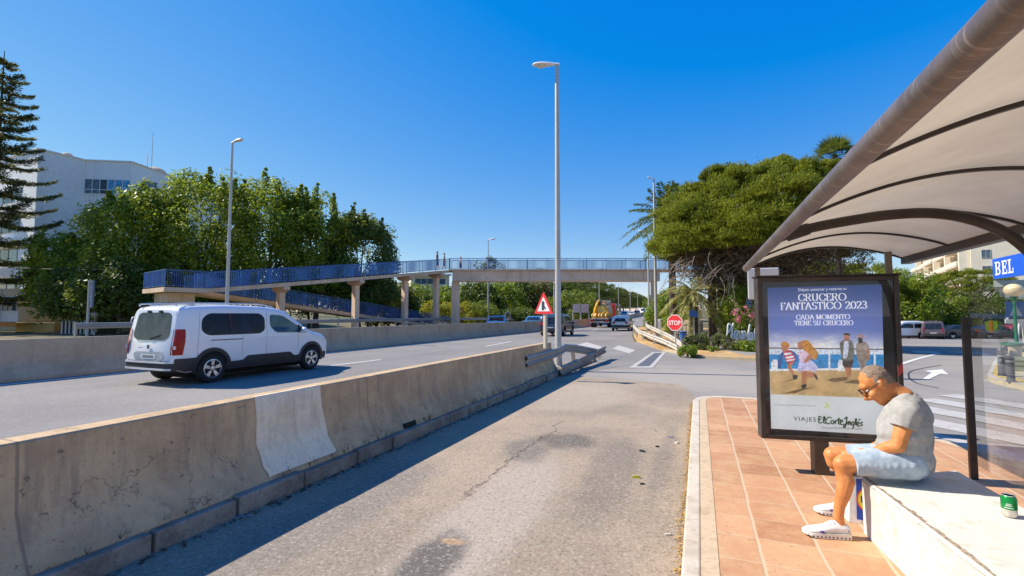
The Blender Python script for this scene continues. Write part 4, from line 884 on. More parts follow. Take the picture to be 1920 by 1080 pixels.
# hillside villas over the advertising panel
for k, (p0, p1, y0, dp, lab) in enumerate(((1465, 1520, 488, 120, 'white villa on the rise showing over the advertising panel'), (1524, 1562, 484, 135, 'cream villa on the rise next to the palm trunk'))):
    t = thing('house', lab, 'house', (*bp_((p0 + p1) / 2, dp), 0), 0, 'villas on the rise'); m = MB(); m.prism([tuple(bp_(p0, dp)), tuple(bp_(p1, dp)), tuple(bp_(p1, dp + 9)), tuple(bp_(p0, dp + 9))], 0, zat(y0, dp)); m.build('wall', WHITEW if k == 0 else CREAM, t)
    m = MB(); mid = (p0 + p1) / 2; m.prism([tuple(bp_(mid - 4, dp + 1)), tuple(bp_(p1 - 2, dp + 1)), tuple(bp_(p1 - 2, dp + 8)), tuple(bp_(mid - 4, dp + 8))], zat(y0, dp) + .01, zat(y0 - 8, dp)); m.build('roof_terrace', CREAM, t)
    window(t, bp_(p0, dp), bp_(p1, dp), .2, .8, zat(y0 + 12, dp), zat(y0 + 4, dp), 3, frame=ALU)
# cream apartment building with balconies
cn = bp_(1826, 88); fd = np.array([math.sin(R(12.2)), math.cos(R(12.2))]); fn = np.array([-fd[1], fd[0]])
FL = 62; ZR = 23.0
t = thing('apartment_building', 'cream apartment block with rows of salmon balconies behind the pines', 'building', (*cn, 0))
ed = np.array([fd[1], -fd[0]])
m = MB(); m.prism([tuple(cn), tuple(cn + fd * FL), tuple(cn + fd * FL + ed * 30), tuple(cn + ed * 30)], 0, ZR); m.build('wall', CREAM, t)
for k in range(7):
    z = 2.0 + 3.0 * k
    m = MB()
    for j, (u0, u1) in enumerate(((2, 13), (15, 26), (28, 39), (41, 52), (53.5, 61))):
        p = cn + fd * u0 + fn * 1.5; q = cn + fd * u1 + fn * 1.5; off = .0 if j % 2 else .25
        m.bar((*(p - fn * .75 + fn * off * .5), z - .1), (*(q - fn * .75 + fn * off * .5), z - .1), 1.5 + off, .2)
        m.bar((*(p + fn * off), z + .42), (*(q + fn * off), z + .42), .12, .82)
        m.bar((*(p - fn * .8), z + .42), (*(p + fn * off), z + .42), .12, .82); m.bar((*(q - fn * .8), z + .42), (*(q + fn * off), z + .42), .12, .82)
    m.build('balcony', CREAM, t)
    m = MB(); 
    for j, (u0, u1) in enumerate(((2.2, 12.8), (15.2, 25.8), (28.2, 38.8), (41.2, 51.8))): m.bar((*(cn + fd * u0 + fn * .02), z + 1.35), (*(cn + fd * u1 + fn * .02), z + 1.35), .04, 2.4)
    m.build('recess_wall', PINKW, t)
    for j, u in enumerate((4, 9, 17, 22, 30, 35, 43, 48)): window(t, cn, cn + fd * FL, u / FL, (u + 2.2 + (j % 3) * .5) / FL, z + .25, z + 2.3, 2 + j % 2, frame=WFR, out=.12)
m = MB()
for u in (1, 14, 27, 40, 53): m.box((*(cn + fd * u + fn * .8), ZR / 2), (1.5, 1.0, ZR), math.atan2(fd[1], fd[0]) + math.pi / 2)
m.build('pilaster', CREAM, t)
for z in (6, 9, 12, 15, 18): window(t, cn + ed * 1.0, cn + ed * 25, .02, .07, z, z + 1.5, 2, frame=ALU)
m = MB(); m.bar((*(cn + ed * 7.5 - fd * .1), ZR / 2 - 1), (*(cn + ed * 8.3 - fd * .1), ZR / 2 - 1), .3, ZR - 3); m.bar((*(cn + ed * 4 - fd * .15), 17.2), (*(cn + ed * 20 - fd * .15), 17.2), .4, .3); m.build('cornice', CREAM, t)
# ================================================================== VEHICLES (local axes: x forward, y to the driver's left, z up)
GLASS = carglass('car glass'); GLASST = carglass('tinted car glass', (.004, .008, .022), .03); GLASST.node_tree.nodes['Principled BSDF'].inputs['Specular IOR Level'].default_value = .2; GLASSG = carglass('greenish car glass', (.03, .075, .075), .04)
TYRE = plain('tyre rubber', (.016, .016, .017), .85, var=.2, scale=8); BLACKP = plain('black plastic', (.026, .026, .028), .55, var=.2, scale=5)
ALLOY = plain('alloy wheel', (.62, .62, .63), .3, .75, var=.1); CHROME = plain('chrome trim', (.75, .75, .76), .15, 1.0, var=0)
REDL = plain('red lamp glass', (.33, .008, .012), .22, var=.3, scale=14, spec=.2, coat=.1); WHTL = plain('clear lamp glass', (.62, .63, .66), .1, var=.2, scale=14, coat=.8)
PLATE = flat('white plate', (.74, .74, .72), .4); WELL = flat('wheel well black', (.006, .006, .006), .95); INK = flat('black ink', (.015, .015, .018), .5)
class CarForm:
    def __init__(s, T, W, B, tumble=.10, belt=1.0, shoulder=.14, lean=0.0, rear=None, crown=.03):
        s.T, s.W, s.B, s.tu, s.belt, s.sh, s.lean, s.crown = T, W, B, tumble, belt, shoulder, lean, crown
        s.x0, s.x1 = T[0][0], T[-1][0]
    def top(s, x): return lerp(s.T, x)
    def half(s, x, z):
        w = lerp(s.W, x); zt = s.top(x); zb = lerp(s.B, x)
        y = w * (1 - s.tu * max(0, z - s.belt) ** 1.3)
        y *= 1 - .05 * max(0, (zb + .30 - z) / .30) ** 2
        sh = min(s.sh, (zt - zb) * .45); q = (z - (zt - sh)) / sh
        if q > 0: y = y - .42 * sh * 2.4 * (1 - math.sqrt(max(0, 1 - min(1, q) ** 2)))
        return max(.02, y)
    def dx(s, x, z):                                    # tailgate slopes forward towards the roof
        f = max(0, 1 - (x - s.x0) / .9); return s.lean * max(0, z - .85) * f
    def pt(s, x, z, off=0, side=1): return (x + s.dx(x, z), side * (s.half(x, z) + off), z)
    def roofpt(s, x, y, off=0):
        zt = s.top(x); yw = s.half(x, zt - 1e-4); return (x + s.dx(x, zt), y, zt + s.crown * (1 - (y / max(yw, .05)) ** 2) * min(1, yw) + off)
    def mesh(s, xs=None):
        xs = xs if xs is not None else sorted(set([round(v, 3) for v in np.linspace(s.x0, s.x1, 54)] + [p[0] for p in s.T] + [p[0] for p in s.W]))
        m = MB(); m.smooth = True; vs = []; n = None
        for x in xs:
            zt, zb = s.top(x), lerp(s.B, x); row = []
            zz = [zb + (zt - zb) * (k / 9) * .86 for k in range(10)] + [zt - s_ for s_ in np.array([.85, .68, .5, .34, .2, .1, .04, .01, .0001]) * min(s.sh, (zt - zb) * .13)]
            yb = s.half(x, zb)
            row += [(x + s.dx(x, zb), 0, zb), (x, yb * .5, zb), ]
            row += [s.pt(x, z) for z in zz]
            yt = s.half(x, zt - 1e-4)
            row += [s.roofpt(x, yt * k / 5) for k in (4, 3, 2, 1, 0)]
            full = row + [(p[0], -p[1], p[2]) for p in row[-2:0:-1]]
            n = len(full); vs += full
        N = len(xs); fs = [(i * n + k, i * n + (k + 1) % n, (i + 1) * n + (k + 1) % n, (i + 1) * n + k) for i in range(N - 1) for k in range(n)]
        fs += [list(range(n))[::-1], [(N - 1) * n + k for k in range(n)]]
        return m.add(vs, fs)
def rounded(poly, r=.06, n=4):
    out = []; P = [np.array(p, float) for p in poly]; N = len(P)
    for i in range(N):
        a, b, c = P[i - 1], P[i], P[(i + 1) % N]; u = (a - b) / np.linalg.norm(a - b); v = (c - b) / np.linalg.norm(c - b); rr = min(r, .45 * np.linalg.norm(a - b), .45 * np.linalg.norm(c - b))
        for k in range(n + 1):
            t = k / n; out.append((1 - t) ** 2 * (b + u * rr) + 2 * t * (1 - t) * b + t * t * (b + v * rr))
    return out
def curved(cf, pl, off, side, step=.07):
    bm = bmesh.new(); bm.faces.new([bm.verts.new((p[0], 0, p[1])) for p in pl])
    xs = [p[0] for p in pl]; zs = [p[1] for p in pl]
    for ax, lo, hi in ((0, min(xs), max(xs)), (2, min(zs), max(zs))):
        v = lo + step
        while v < hi - .01:
            co = (v, 0, 0) if ax == 0 else (0, 0, v); no = (1, 0, 0) if ax == 0 else (0, 0, 1)
            bmesh.ops.bisect_plane(bm, geom=bm.verts[:] + bm.edges[:] + bm.faces[:], plane_co=co, plane_no=no); v += step
    bm.verts.index_update(); m = MB(); m.smooth = True
    m.add([cf.pt(v.co.x, v.co.z, off, side) for v in bm.verts], [[v.index for v in f.verts] for f in bm.faces]); bm.free(); return m
def sidepanel(cf, poly, off, mat, name, t, side, r=.06, label=None, dens=None):
    o = curved(cf, rounded(poly, r), off, side).build(name, mat, t, local=True, angle=60)
    if label: o['label'] = label
    return o
def facepanel(pts, mat, name, t):
    m = MB(); m.poly(pts); return m.build(name, mat, t, local=True)
def wheel(t, x, y, r, wd, side, hub=ALLOY, spokes=10):
    m = MB(); w2 = wd / 2
    m.lathe([(r * .60, -w2 * .9), (r * .9, -w2), (r, -w2 * .6), (r, w2 * .6), (r * .9, w2), (r * .62, w2 * .92), (r * .60, w2 * .6)], (x, y, r), 32, 'Y'); o = m.build('wheel', TYRE, t, local=True)
    m = MB(); yo = y + side * w2 * .74
    rim = [(r * .655, w2 * .2), (r * .655, w2 * .98), (r * .60, w2 * 1.02), (r * .575, w2 * .80)]
    m.lathe([(a, side * b) for a, b in rim], (x, y, r), 32, 'Y')
    for k in range(spokes):
        a = 2 * math.pi * (k // 2 + (.16 if k % 2 else -.16)) / (spokes / 2) + .3
        p = (x + math.cos(a) * r * .10, yo, r + math.sin(a) * r * .10); a2 = 2 * math.pi * (k // 2 + (.10 if k % 2 else -.10)) / (spokes / 2) + .3; q = (x + math.cos(a2) * r * .60, yo + side * .01, r + math.sin(a2) * r * .60)
        m.bar(p, q, r * .11, .03, (0, 1, 0))
    m.lathe([(.001, side * .03), (r * .16, side * .025), (r * .17, -side * .02)], (x, yo, r), 16, 'Y'); m.build('rim', hub, o, local=True)
    m = MB(); m.lathe([(.001, 0), (r * .62, 0)], (x, y + side * w2 * .35, r), 24, 'Y'); m.build('brake_disc', WELL, o, local=True)
    return o
def arch(cf, t, x, r, side, mat=BLACKP, w=.085, off=.016):
    m = MB(); n = 20; vs = []
    for k in range(n + 1):
        a = R(-14) + (math.pi + R(28)) * k / n
        for q in (r + .03, r + .03 + w): vs.append(cf.pt(x + math.cos(a) * q, max(.18, r + math.sin(a) * q), off, side))
    m.smooth = True; m.add(vs, [(2 * k, 2 * k + 1, 2 * k + 3, 2 * k + 2) for k in range(n)]); m.build('wheel_arch', mat, t, local=True)
    pl = [(x + math.cos(a) * (r + .045), max(lerp(cf.B, x) + .005, r + math.sin(a) * (r + .045))) for a in np.linspace(R(-20), math.pi + R(20), 26)]
    curved(cf, pl, .008, side).build('wheel_well', WELL, t, local=True, angle=60)
def mirror(cf, t, x, z, side, mat):
    p = cf.pt(x, z, 0, side); m = MB(); m.ball((p[0], p[1] + side * .13, z + .06), (.07, .11, .085), 10, 7); m.bar(p, (p[0], p[1] + side * .1, z + .02), .05, .04); m.build('wing_mirror', mat, t, local=True)
def windscreen(cf, t, x0, x1, f0, f1, mat, name='windscreen', off=.006):
    m = MB(); m.smooth = True; vs = []; n = 8
    xs = np.linspace(x0, x1, 9)
    for i, x in enumerate(xs):
        hw = cf.half(x, cf.top(x) - 1e-4) * (f0 + (f1 - f0) * i / 8)
        for k in range(n + 1): p = cf.roofpt(x, -hw + 2 * hw * k / n, off); vs.append(p)
    m.add(vs, [(i * (n + 1) + k, i * (n + 1) + k + 1, (i + 1) * (n + 1) + k + 1, (i + 1) * (n + 1) + k) for i in range(8) for k in range(n)]); return m.build(name, mat, t, local=True)
def place(loc, rot=math.pi / 2): return dict(loc=loc, rz=rot)
# ---- the long white van in the near carriageway
hd = math.atan2(10.93 - 7.84, -10.71 + 10.79)
mid = np.array([(-10.79 - 10.71) / 2, (7.84 + 10.93) / 2, .004]); left = np.array([-math.sin(hd), math.cos(hd), 0])
t = thing('van', 'long white passenger van with dark windows driving along the highway', 'van', mid + left * .80, hd)
WHITE = paint('white car paint', (.78, .78, .79), .25)
cf = CarForm([(-2.36, 1.70), (-2.28, 1.76), (-2.1, 1.80), (-1.2, 1.835), (-.2, 1.82), (.3, 1.775), (.62, 1.685), (1.42, 1.165), (1.62, 1.10), (2.0, 1.01), (2.2, .90), (2.33, .74)],
             [(-2.36, .80), (-2.33, .85), (-2.25, .895), (-2.1, .915), (0, .925), (1.5, .915), (1.95, .875), (2.15, .82), (2.28, .72), (2.33, .62)], [(-2.36, .42), (-2.1, .30), (2.1, .26), (2.33, .34)], .105, 1.02, .13, .15)
cf.mesh().build('body', WHITE, t, local=True, angle=40)
RW = .335
for s in (-1, 1):
    sidepanel(cf, [(-1.80, 1.22), (-1.80, 1.50), (-1.62, 1.63), (-.24, 1.63), (-.10, 1.52), (-.10, 1.20), (-.24, 1.11), (-1.62, 1.11)], .006, GLASST, 'side_window', t, s, .10)
    sidepanel(cf, [(.06, 1.30), (.06, 1.585), (.16, 1.60), (.46, 1.575), (1.26, 1.13), (1.20, 1.095), (.25, 1.115)], .006, GLASSG, 'door_window', t, s, .08)
    sidepanel(cf, [(.98, 1.115), (1.30, 1.11), (1.33, 1.13), (.98, 1.325)], .010, BLACKP, 'window_corner', t, s, .02)
    sidepanel(cf, [(-2.33, .40), (-2.33, .62), (-1.86, .62), (-1.86, .32), (-2.1, .31)], .012, BLACKP, 'bumper_corner', t, s, .03)
    sidepanel(cf, [(-1.16, .275), (-1.16, .46), (-.72, .47), (-.58, .575), (.72, .575), (.86, .47), (1.12, .47), (1.12, .275)], .012, BLACKP, 'sill_cladding', t, s, .03)
    sidepanel(cf, [(1.90, .30), (1.90, .50), (2.12, .50), (2.12, .30)], .012, BLACKP, 'bumper_corner', t, s, .03)
    sidepanel(cf, [(-1.55, .985), (-1.55, 1.005), (-.72, 1.005), (-.72, .985)], .006, INK, 'door_track', t, s, .005)
    for x0, x1, z0, z1 in ((-.735, -.728, .58, 1.10), (-.045, -.038, .58, 1.68), (1.0, 1.007, .58, 1.12), (-1.86, -1.853, .62, 1.68)): sidepanel(cf, [(x0, z0), (x0, z1), (x1, z1), (x1, z0)], .003, flat('seam grey', (.16, .16, .17)), 'door_seam', t, s, .001)
    for x in (-.22, .17): sidepanel(cf, [(x - .09, .965), (x - .09, 1.0), (x + .09, 1.0), (x + .09, .965)], .022, WHITE, 'door_handle', t, s, .015)
    for x in (-1.49, 1.49): arch(cf, t, x, RW + .02, s); wheel(t, x, s * .825, RW, .215, s)
    mirror(cf, t, 1.08, 1.10, s, WHITE)
    m = MB(); m.smooth = True; pts = [(-2.2, .735), (-2.05, .735), (-.4, .755), (.15, .74), (.38, .71)]
    pp = [(x, s * (y - .075), cf.top(x) + (.015 if i in (0, 4) else .052)) for i, (x, y) in enumerate(pts)]; m.tube(smoothpath(pp, 5), .019, 8)
    for x in (-1.9, -.75, .2): m.box((x, s * .675, cf.top(x) + .028), (.16, .04, .05))
    m.build('roof_rail', plain('roof rail', (.55, .56, .58), .35, .4), t, local=True)
    # tail lamp wraps round the corner
    m = MB(); m.smooth = True; zz = np.linspace(.70, 1.27, 8); vs = []
    for z in zz:
        wv = .085 + .03 * math.sin((z - .7) * 5.5)
        vs += [cf.pt(-2.352, z, .008, s), cf.pt(-2.33, z, .010, s), cf.pt(-2.27, z, .010, s), cf.pt(-2.27 + wv, z, .010, s)]
        vs[-4] = (vs[-4][0] - .012, s * (cf.half(-2.352, z) - .045), vs[-4][2]); vs[-3] = (vs[-3][0] - .010, vs[-3][1], vs[-3][2])
    m.add(vs, [(4 * i + k, 4 * i + k + 1, 4 * i + 4 + k + 1, 4 * i + 4 + k) for i in range(7) for k in range(3)]); o = m.build('tail_lamp', REDL, t, local=True)
    m = MB(); q = cf.pt(-2.31, .86, .016, s); m.box((q[0] - .02, q[1] - s * .02, .86), (.05, .05, .07), R(45 * s)); m.build('reversing_light', WHTL, o, local=True)
    m = MB(); p = cf.pt(2.12, .80, .012, s); vs = [cf.pt(1.98, .78, .01, s), cf.pt(1.98, .90, .01, s), cf.pt(2.16, .86, .01, s), cf.pt(2.27, .80, .01, s), cf.pt(2.27, .70, .01, s)]; m.poly(vs); m.build('headlight', WHTL, t, local=True)
windscreen(cf, t, .68, 1.38, .90, .95, GLASS)
def rear(y, z, off=.006): return (cf.x0 + cf.dx(cf.x0, z) - off, y, z)
facepanel([rear(p[0], p[1]) for p in rounded([(-.66, 1.12), (-.60, 1.60), (-.48, 1.645), (.48, 1.645), (.60, 1.60), (.66, 1.12), (.52, 1.02), (-.52, 1.02)], .1)], carglass('rear window', (.030, .026, .024), .10), 'rear_window', t)
for ys_ in ((-.735, -.728), (.728, .735)): facepanel([rear(ys_[0], .56, .003), rear(ys_[0], 1.66, .003), rear(ys_[1], 1.66, .003), rear(ys_[1], .56, .003)], flat('tailgate seam', (.10, .10, .105)), 'tailgate_seam', t)
facepanel([rear(-.735, .555, .003), rear(-.735, .563, .003), rear(.735, .563, .003), rear(.735, .555, .003)], flat('tailgate seam', (.10, .10, .105)), 'tailgate_seam', t)
m = MB(); m.bar(rear(.0, 1.05, .018), rear(-.34, 1.13, .018), .02, .018); m.build('rear_wiper', INK, t, local=True)
facepanel([rear(p[0], p[1], .008) for p in rounded([(-.50, .58), (-.55, .72), (-.42, .76), (.42, .76), (.55, .72), (.50, .58), (.36, .54), (-.36, .54)], .06)], plain('recess grey', (.38, .40, .40), .5, var=.2), 'plate_recess', t)
facepanel([rear(p[0], p[1], .012) for p in [(-.26, .60), (-.26, .705), (.26, .705), (.26, .60)]], PLATE, 'number_plate', t)
facepanel([rear(p[0], p[1], .014) for p in [(-.20, .625), (-.20, .68), (.20, .68), (.20, .625)]], plain('plate characters', (.22, .22, .22), .5, var=.9, scale=40), 'plate_characters', t)
m = MB(); m.lathe([(.001, 0), (.055, -.004), (.05, -.012), (.001, -.012)][::-1], (cf.x0 - .004, 0, .87), 16, 'X'); m.build('badge', CHROME, t, local=True)
facepanel([rear(p[0], p[1], .012) for p in [(.34, .925), (.34, .945), (.52, .945), (.52, .925)]], CHROME, 'model_script', t)
m = MB(); m.smooth = True
prof = [(-2.28, -.86), (-2.36, -.82), (-2.43, -.70), (-2.445, 0), (-2.43, .70), (-2.36, .82), (-2.28, .86)]
vs = [(x, y, z) for z in (.33, .36, .52, .545) for x, y in prof]; vs = [(x + (.05 if z in (.33, .545) else 0), y, z) for x, y, z in vs]
m.add(vs, [(i * 7 + k, i * 7 + k + 1, (i + 1) * 7 + k + 1, (i + 1) * 7 + k) for i in range(3) for k in range(6)]); m.build('rear_bumper', BLACKP, t, local=True)
m = MB(); m.extrude([(-.006, -.016), (.006, -.016), (.006, .016), (-.006, .016)], [(x - .012, y, .535) for x, y in prof]); m.extrude([(-.006, -.02), (.006, -.02), (.006, .02), (-.006, .02)], [(x - .008, y, .385) for x, y in prof[1:-1]]); m.build('bumper_trim', plain('silver trim', (.66, .66, .66), .4, .2), t, local=True)
m = MB(); m.box((0, 0, .22), (3.7, 1.2, .16)); m.build('underbody', WELL, t, local=True)
m = MB()
for y in (-.22, .20): m.box((cf.x0 + cf.dx(cf.x0, 1.66) - .02, y, 1.665), (.06, .07, .05))
m.build('hinges', INK, t, local=True).name = 'hinge'
# ---- generic cars
def car(name, label, cat, loc, rot, T, W, B, pnt, sidewins, r=.32, xf=1.32, xrr=-1.32, lean=.25, tumble=.16, belt=.88, tail=(.68, .95), rearwin=(.95, 1.32, .52, .44), wind=None, backglass=None, group=None, arches=None, lampw=.22, rail=False, trim=BLACKP, plate=.58, hub=ALLOY):
    t = thing(name, label, cat, loc, rot, group); cf = CarForm(T, W, B, tumble, belt, .12, lean); cf.mesh().build('body', pnt, t, local=True, angle=40)
    for s in (-1, 1):
        for p in sidewins: sidepanel(cf, p, .006, GLASS, 'side_window', t, s, .05)
        for x in (xrr, xf):
            arch(cf, t, x, r + .02, s, arches or trim, .05 if arches is None else .07, .006); wheel(t, x, s * (lerp(W, x) - .10), r, .2, s, hub)
        sidepanel(cf, [(xrr + r + .12, lerp(B, 0) + .01), (xrr + r + .12, lerp(B, 0) + .12), (xf - r - .12, lerp(B, 0) + .12), (xf - r - .12, lerp(B, 0) + .01)], .008, trim, 'sill', t, s, .02)
        mirror(cf, t, sidewins[-1][-2][0] if False else (wind[1] - .30 if wind else .7), belt + .02, s, pnt)
        x0 = cf.x0
        vs = [(x0 + cf.dx(x0, tail[0]) - .008, s * (cf.half(x0, tail[0]) - lampw), tail[0] + .02), (x0 + cf.dx(x0, tail[1]) - .008, s * (cf.half(x0, tail[1]) - lampw * .9), tail[1]), (x0 + cf.dx(x0, tail[1]) - .006, s * (cf.half(x0, tail[1]) + .004), tail[1]), cf.pt(x0 + .22, tail[1] - .02, .008, s), cf.pt(x0 + .16, tail[0] + .04, .008, s), (x0 + cf.dx(x0, tail[0]) - .006, s * (cf.half(x0, tail[0]) + .004), tail[0])]
        m = MB(); m.add(vs, [(0, 1, 2, 5), (5, 2, 3, 4)]); m.build('tail_lamp', REDL, t, local=True)
        x1 = cf.x1; m = MB(); zf = cf.top(x1 - .1); m.poly([cf.pt(x1 - .34, zf - .04, .008, s), cf.pt(x1 - .30, zf - .15, .008, s), cf.pt(x1 - .03, zf - .2, .008, s), cf.pt(x1 - .03, zf - .10, .008, s)]); m.build('headlight', WHTL, t, local=True)
        if rail:
            m = MB(); m.tube(smoothpath([(-1.4, s * .52, cf.top(-1.4)), (-1.3, s * .53, cf.top(-1.3) + .04), (0.2, s * .55, cf.top(.2) + .04), (.35, s * .55, cf.top(.35))], 4), .016, 6); m.build('roof_rail', BLACKP, t, local=True)
    if wind: windscreen(cf, t, wind[0], wind[1], .92, .95, GLASS)
    if backglass: windscreen(cf, t, backglass[0], backglass[1], .84, .88, GLASS, 'rear_window')
    else:
        z0, z1, w0, w1 = rearwin; facepanel([(cf.x0 + cf.dx(cf.x0, q[1]) - .008, q[0], q[1]) for q in rounded([(-w0, z0), (-w1, z1), (w1, z1), (w0, z0)], .06)], GLASS, 'rear_window', t)
    facepanel([(cf.x0 + cf.dx(cf.x0, z) - .014, y, z) for y, z in ((-.25, plate), (-.25, plate + .1), (.25, plate + .1), (.25, plate))], PLATE, 'number_plate', t)
    m = MB(); x0 = cf.x0; hw = lerp(W, x0 + .15); m.extrude([(-.03, -.12), (.03, -.12), (.03, .10), (-.03, .10)], [(x0 + .22, -hw - .0, lerp(B, x0) + .16), (x0 - .02, -hw * .86, lerp(B, x0) + .16), (x0 - .05, 0, lerp(B, x0) + .16), (x0 - .02, hw * .86, lerp(B, x0) + .16), (x0 + .22, hw, lerp(B, x0) + .16)]); m.build('rear_bumper', trim, t, local=True)
    return t
SUV = dict(T=[(-2.2, 1.30), (-2.12, 1.46), (-1.8, 1.60), (-.6, 1.66), (.2, 1.62), (.5, 1.54), (1.25, 1.06), (1.7, 1.0), (2.1, .9), (2.2, .72)], W=[(-2.2, .74), (-2.1, .86), (-1.8, .90), (1.6, .90), (2.0, .82), (2.2, .66)], B=[(-2.2, .36), (-1.9, .26), (1.9, .24), (2.2, .3)],
           sidewins=[[(-1.85, 1.10), (-1.70, 1.42), (-1.2, 1.46), (-1.2, 1.06)], [(-1.12, 1.05), (-1.12, 1.47), (-.22, 1.50), (-.22, 1.02)], [(-.12, 1.02), (-.12, 1.50), (.32, 1.46), (1.05, 1.04), (.95, 1.0)]], r=.35, xf=1.32, xrr=-1.34, lean=.35, wind=(.56, 1.22), rearwin=(1.0, 1.40, .62, .52), tail=(.82, 1.02))
HATCH = dict(T=[(-1.98, 1.10), (-1.9, 1.24), (-1.5, 1.42), (-.5, 1.48), (.1, 1.45), (.4, 1.37), (1.15, .96), (1.6, .9), (1.9, .78), (2.0, .62)], W=[(-1.98, .70), (-1.85, .83), (-1.5, .87), (1.4, .87), (1.8, .78), (2.0, .6)], B=[(-1.98, .32), (-1.7, .22), (1.7, .2), (2.0, .28)],
             sidewins=[[(-1.55, .98), (-1.40, 1.26), (-.95, 1.30), (-.95, .94)], [(-.88, .94), (-.88, 1.31), (-.10, 1.34), (-.10, .92)], [(0, .92), (0, 1.34), (.28, 1.30), (.95, .95), (.85, .91)]], r=.31, xf=1.24, xrr=-1.26, lean=.55, wind=(.46, 1.12), rearwin=(.92, 1.24, .58, .46), tail=(.72, .92), belt=.82)
SEDAN = dict(T=[(-2.25, .98), (-2.2, 1.02), (-1.75, 1.06), (-1.15, 1.36), (-.6, 1.43), (0, 1.43), (.35, 1.36), (1.15, .96), (1.7, .9), (2.1, .78), (2.25, .6)], W=[(-2.25, .70), (-2.1, .84), (-1.7, .88), (1.5, .88), (2.0, .78), (2.25, .6)], B=[(-2.25, .34), (-1.9, .22), (1.9, .2), (2.25, .28)],
             sidewins=[[(-1.40, 1.0), (-1.05, 1.28), (-.55, 1.33), (-.55, .96)], [(-.45, .95), (-.45, 1.33), (.1, 1.33), (.30, 1.28), (.95, .95), (.85, .92)]], r=.32, xf=1.36, xrr=-1.34, lean=.1, wind=(.42, 1.12), backglass=(-1.68, -1.18), tail=(.72, .92), belt=.82, plate=.66)
MPV = dict(T=[(-2.1, 1.70), (-2.0, 1.80), (-1.2, 1.84), (0, 1.82), (.4, 1.76), (1.25, 1.18), (1.7, 1.06), (2.1, .92), (2.2, .74)], W=[(-2.1, .78), (-2.0, .88), (-1.6, .90), (1.4, .90), (1.9, .82), (2.2, .64)], B=[(-2.1, .36), (-1.8, .26), (1.9, .24), (2.2, .3)],
           sidewins=[[(-1.75, 1.14), (-1.75, 1.56), (-.70, 1.58), (-.70, 1.12)], [(-.58, 1.12), (-.58, 1.58), (.30, 1.56), (1.0, 1.12)]], r=.32, xf=1.38, xrr=-1.38, lean=.12, wind=(.48, 1.22), rearwin=(1.05, 1.6, .66, .58), tail=(.75, 1.2), belt=1.0, lampw=.10)
NAVY = paint('dark blue grey paint', (.035, .045, .070)); SILVER = paint('pearl white paint', (.80, .77, .70)); SKYB = paint('bright blue paint', (.06, .22, .46)); CHAR = paint('charcoal paint', (.035, .038, .042)); BURG = paint('dark plum paint', (.10, .075, .085)); DBLUE = paint('dark navy paint', (.02, .028, .045)); VANW = paint('van white paint', (.72, .72, .73)); REDP = paint('dark red paint', (.25, .03, .035))
H0 = math.pi / 2
def atpx(px, py, z=0): p = G(px, py, z); return np.array([p[0], p[1], z + .004])
p = (G(1002, 628) + G(1072, 632)) / 2; car('suv', 'dark blue grey suv seen from behind past the warning sign', 'car', (p[0] + .1, p[1] + 1.2, .004), H0 + .02, pnt=NAVY, rail=True, **SUV)
p = G(1163, 620.5); car('hatchback', 'pearl white hatchback driving beside the yellow truck', 'car', (p[0], p[1] + 1.6, .004), H0 + .02, pnt=SILVER, **HATCH)
def on_opposite(px, dep): q = D(px, 590, dep); return (q[0], q[1], gz(q[1]) + .004)
car('hatchback', 'bright blue car whose roof shows above the central barrier', 'car', on_opposite(932, 46.5), -H0 + .35, pnt=SKYB, **HATCH)
car('sedan', 'blue car half hidden behind the dark suv and barrier', 'car', on_opposite(1003, 50), -H0 + .1, pnt=SKYB, **SEDAN)
car('suv', 'blue car far off on the opposite carriageway behind the truck', 'car', on_opposite(1171, 128), -H0, pnt=SKYB, **SUV)
car('sedan', 'pale silver car far off following the blue one', 'car', on_opposite(1184, 136), -H0, pnt=SILVER, **SEDAN)
car('suv', 'dark far car between the silver car and white vans', 'car', on_opposite(1194, 160), -H0, pnt=CHAR, **SUV)
def big_van(label, px, dep, rot=-H0):
    return car('van', label, 'van', on_opposite(px, dep), rot, group='distant white vans', pnt=VANW, T=[(-2.7, 2.35), (-2.6, 2.45), (0, 2.5), (1.2, 2.42), (1.6, 2.25), (2.3, 1.25), (2.7, 1.05), (2.85, .8)], W=[(-2.7, .92), (-2.5, .98), (2, .98), (2.6, .9), (2.85, .75)], B=[(-2.7, .4), (2.85, .35)], sidewins=[[(.9, 1.3), (.9, 2.0), (1.5, 2.0), (2.1, 1.3)]], r=.36, xf=1.85, xrr=-1.75, lean=.02, belt=1.2, tumble=.06, wind=(1.66, 2.28), rearwin=(1.4, 2.1, .8, .75), tail=(.9, 1.4), lampw=.1)
big_van('white van far off, nearest of the distant pair', 1207, 178); big_van('white van far off, farther of the distant pair', 1216, 196)
car('hatchback', 'small dark car far off in the near carriageway past the pole', 'car', (*(q := D(1212, 590, 152))[:2], gz(q[1]) + .004), H0, pnt=DBLUE, **HATCH)
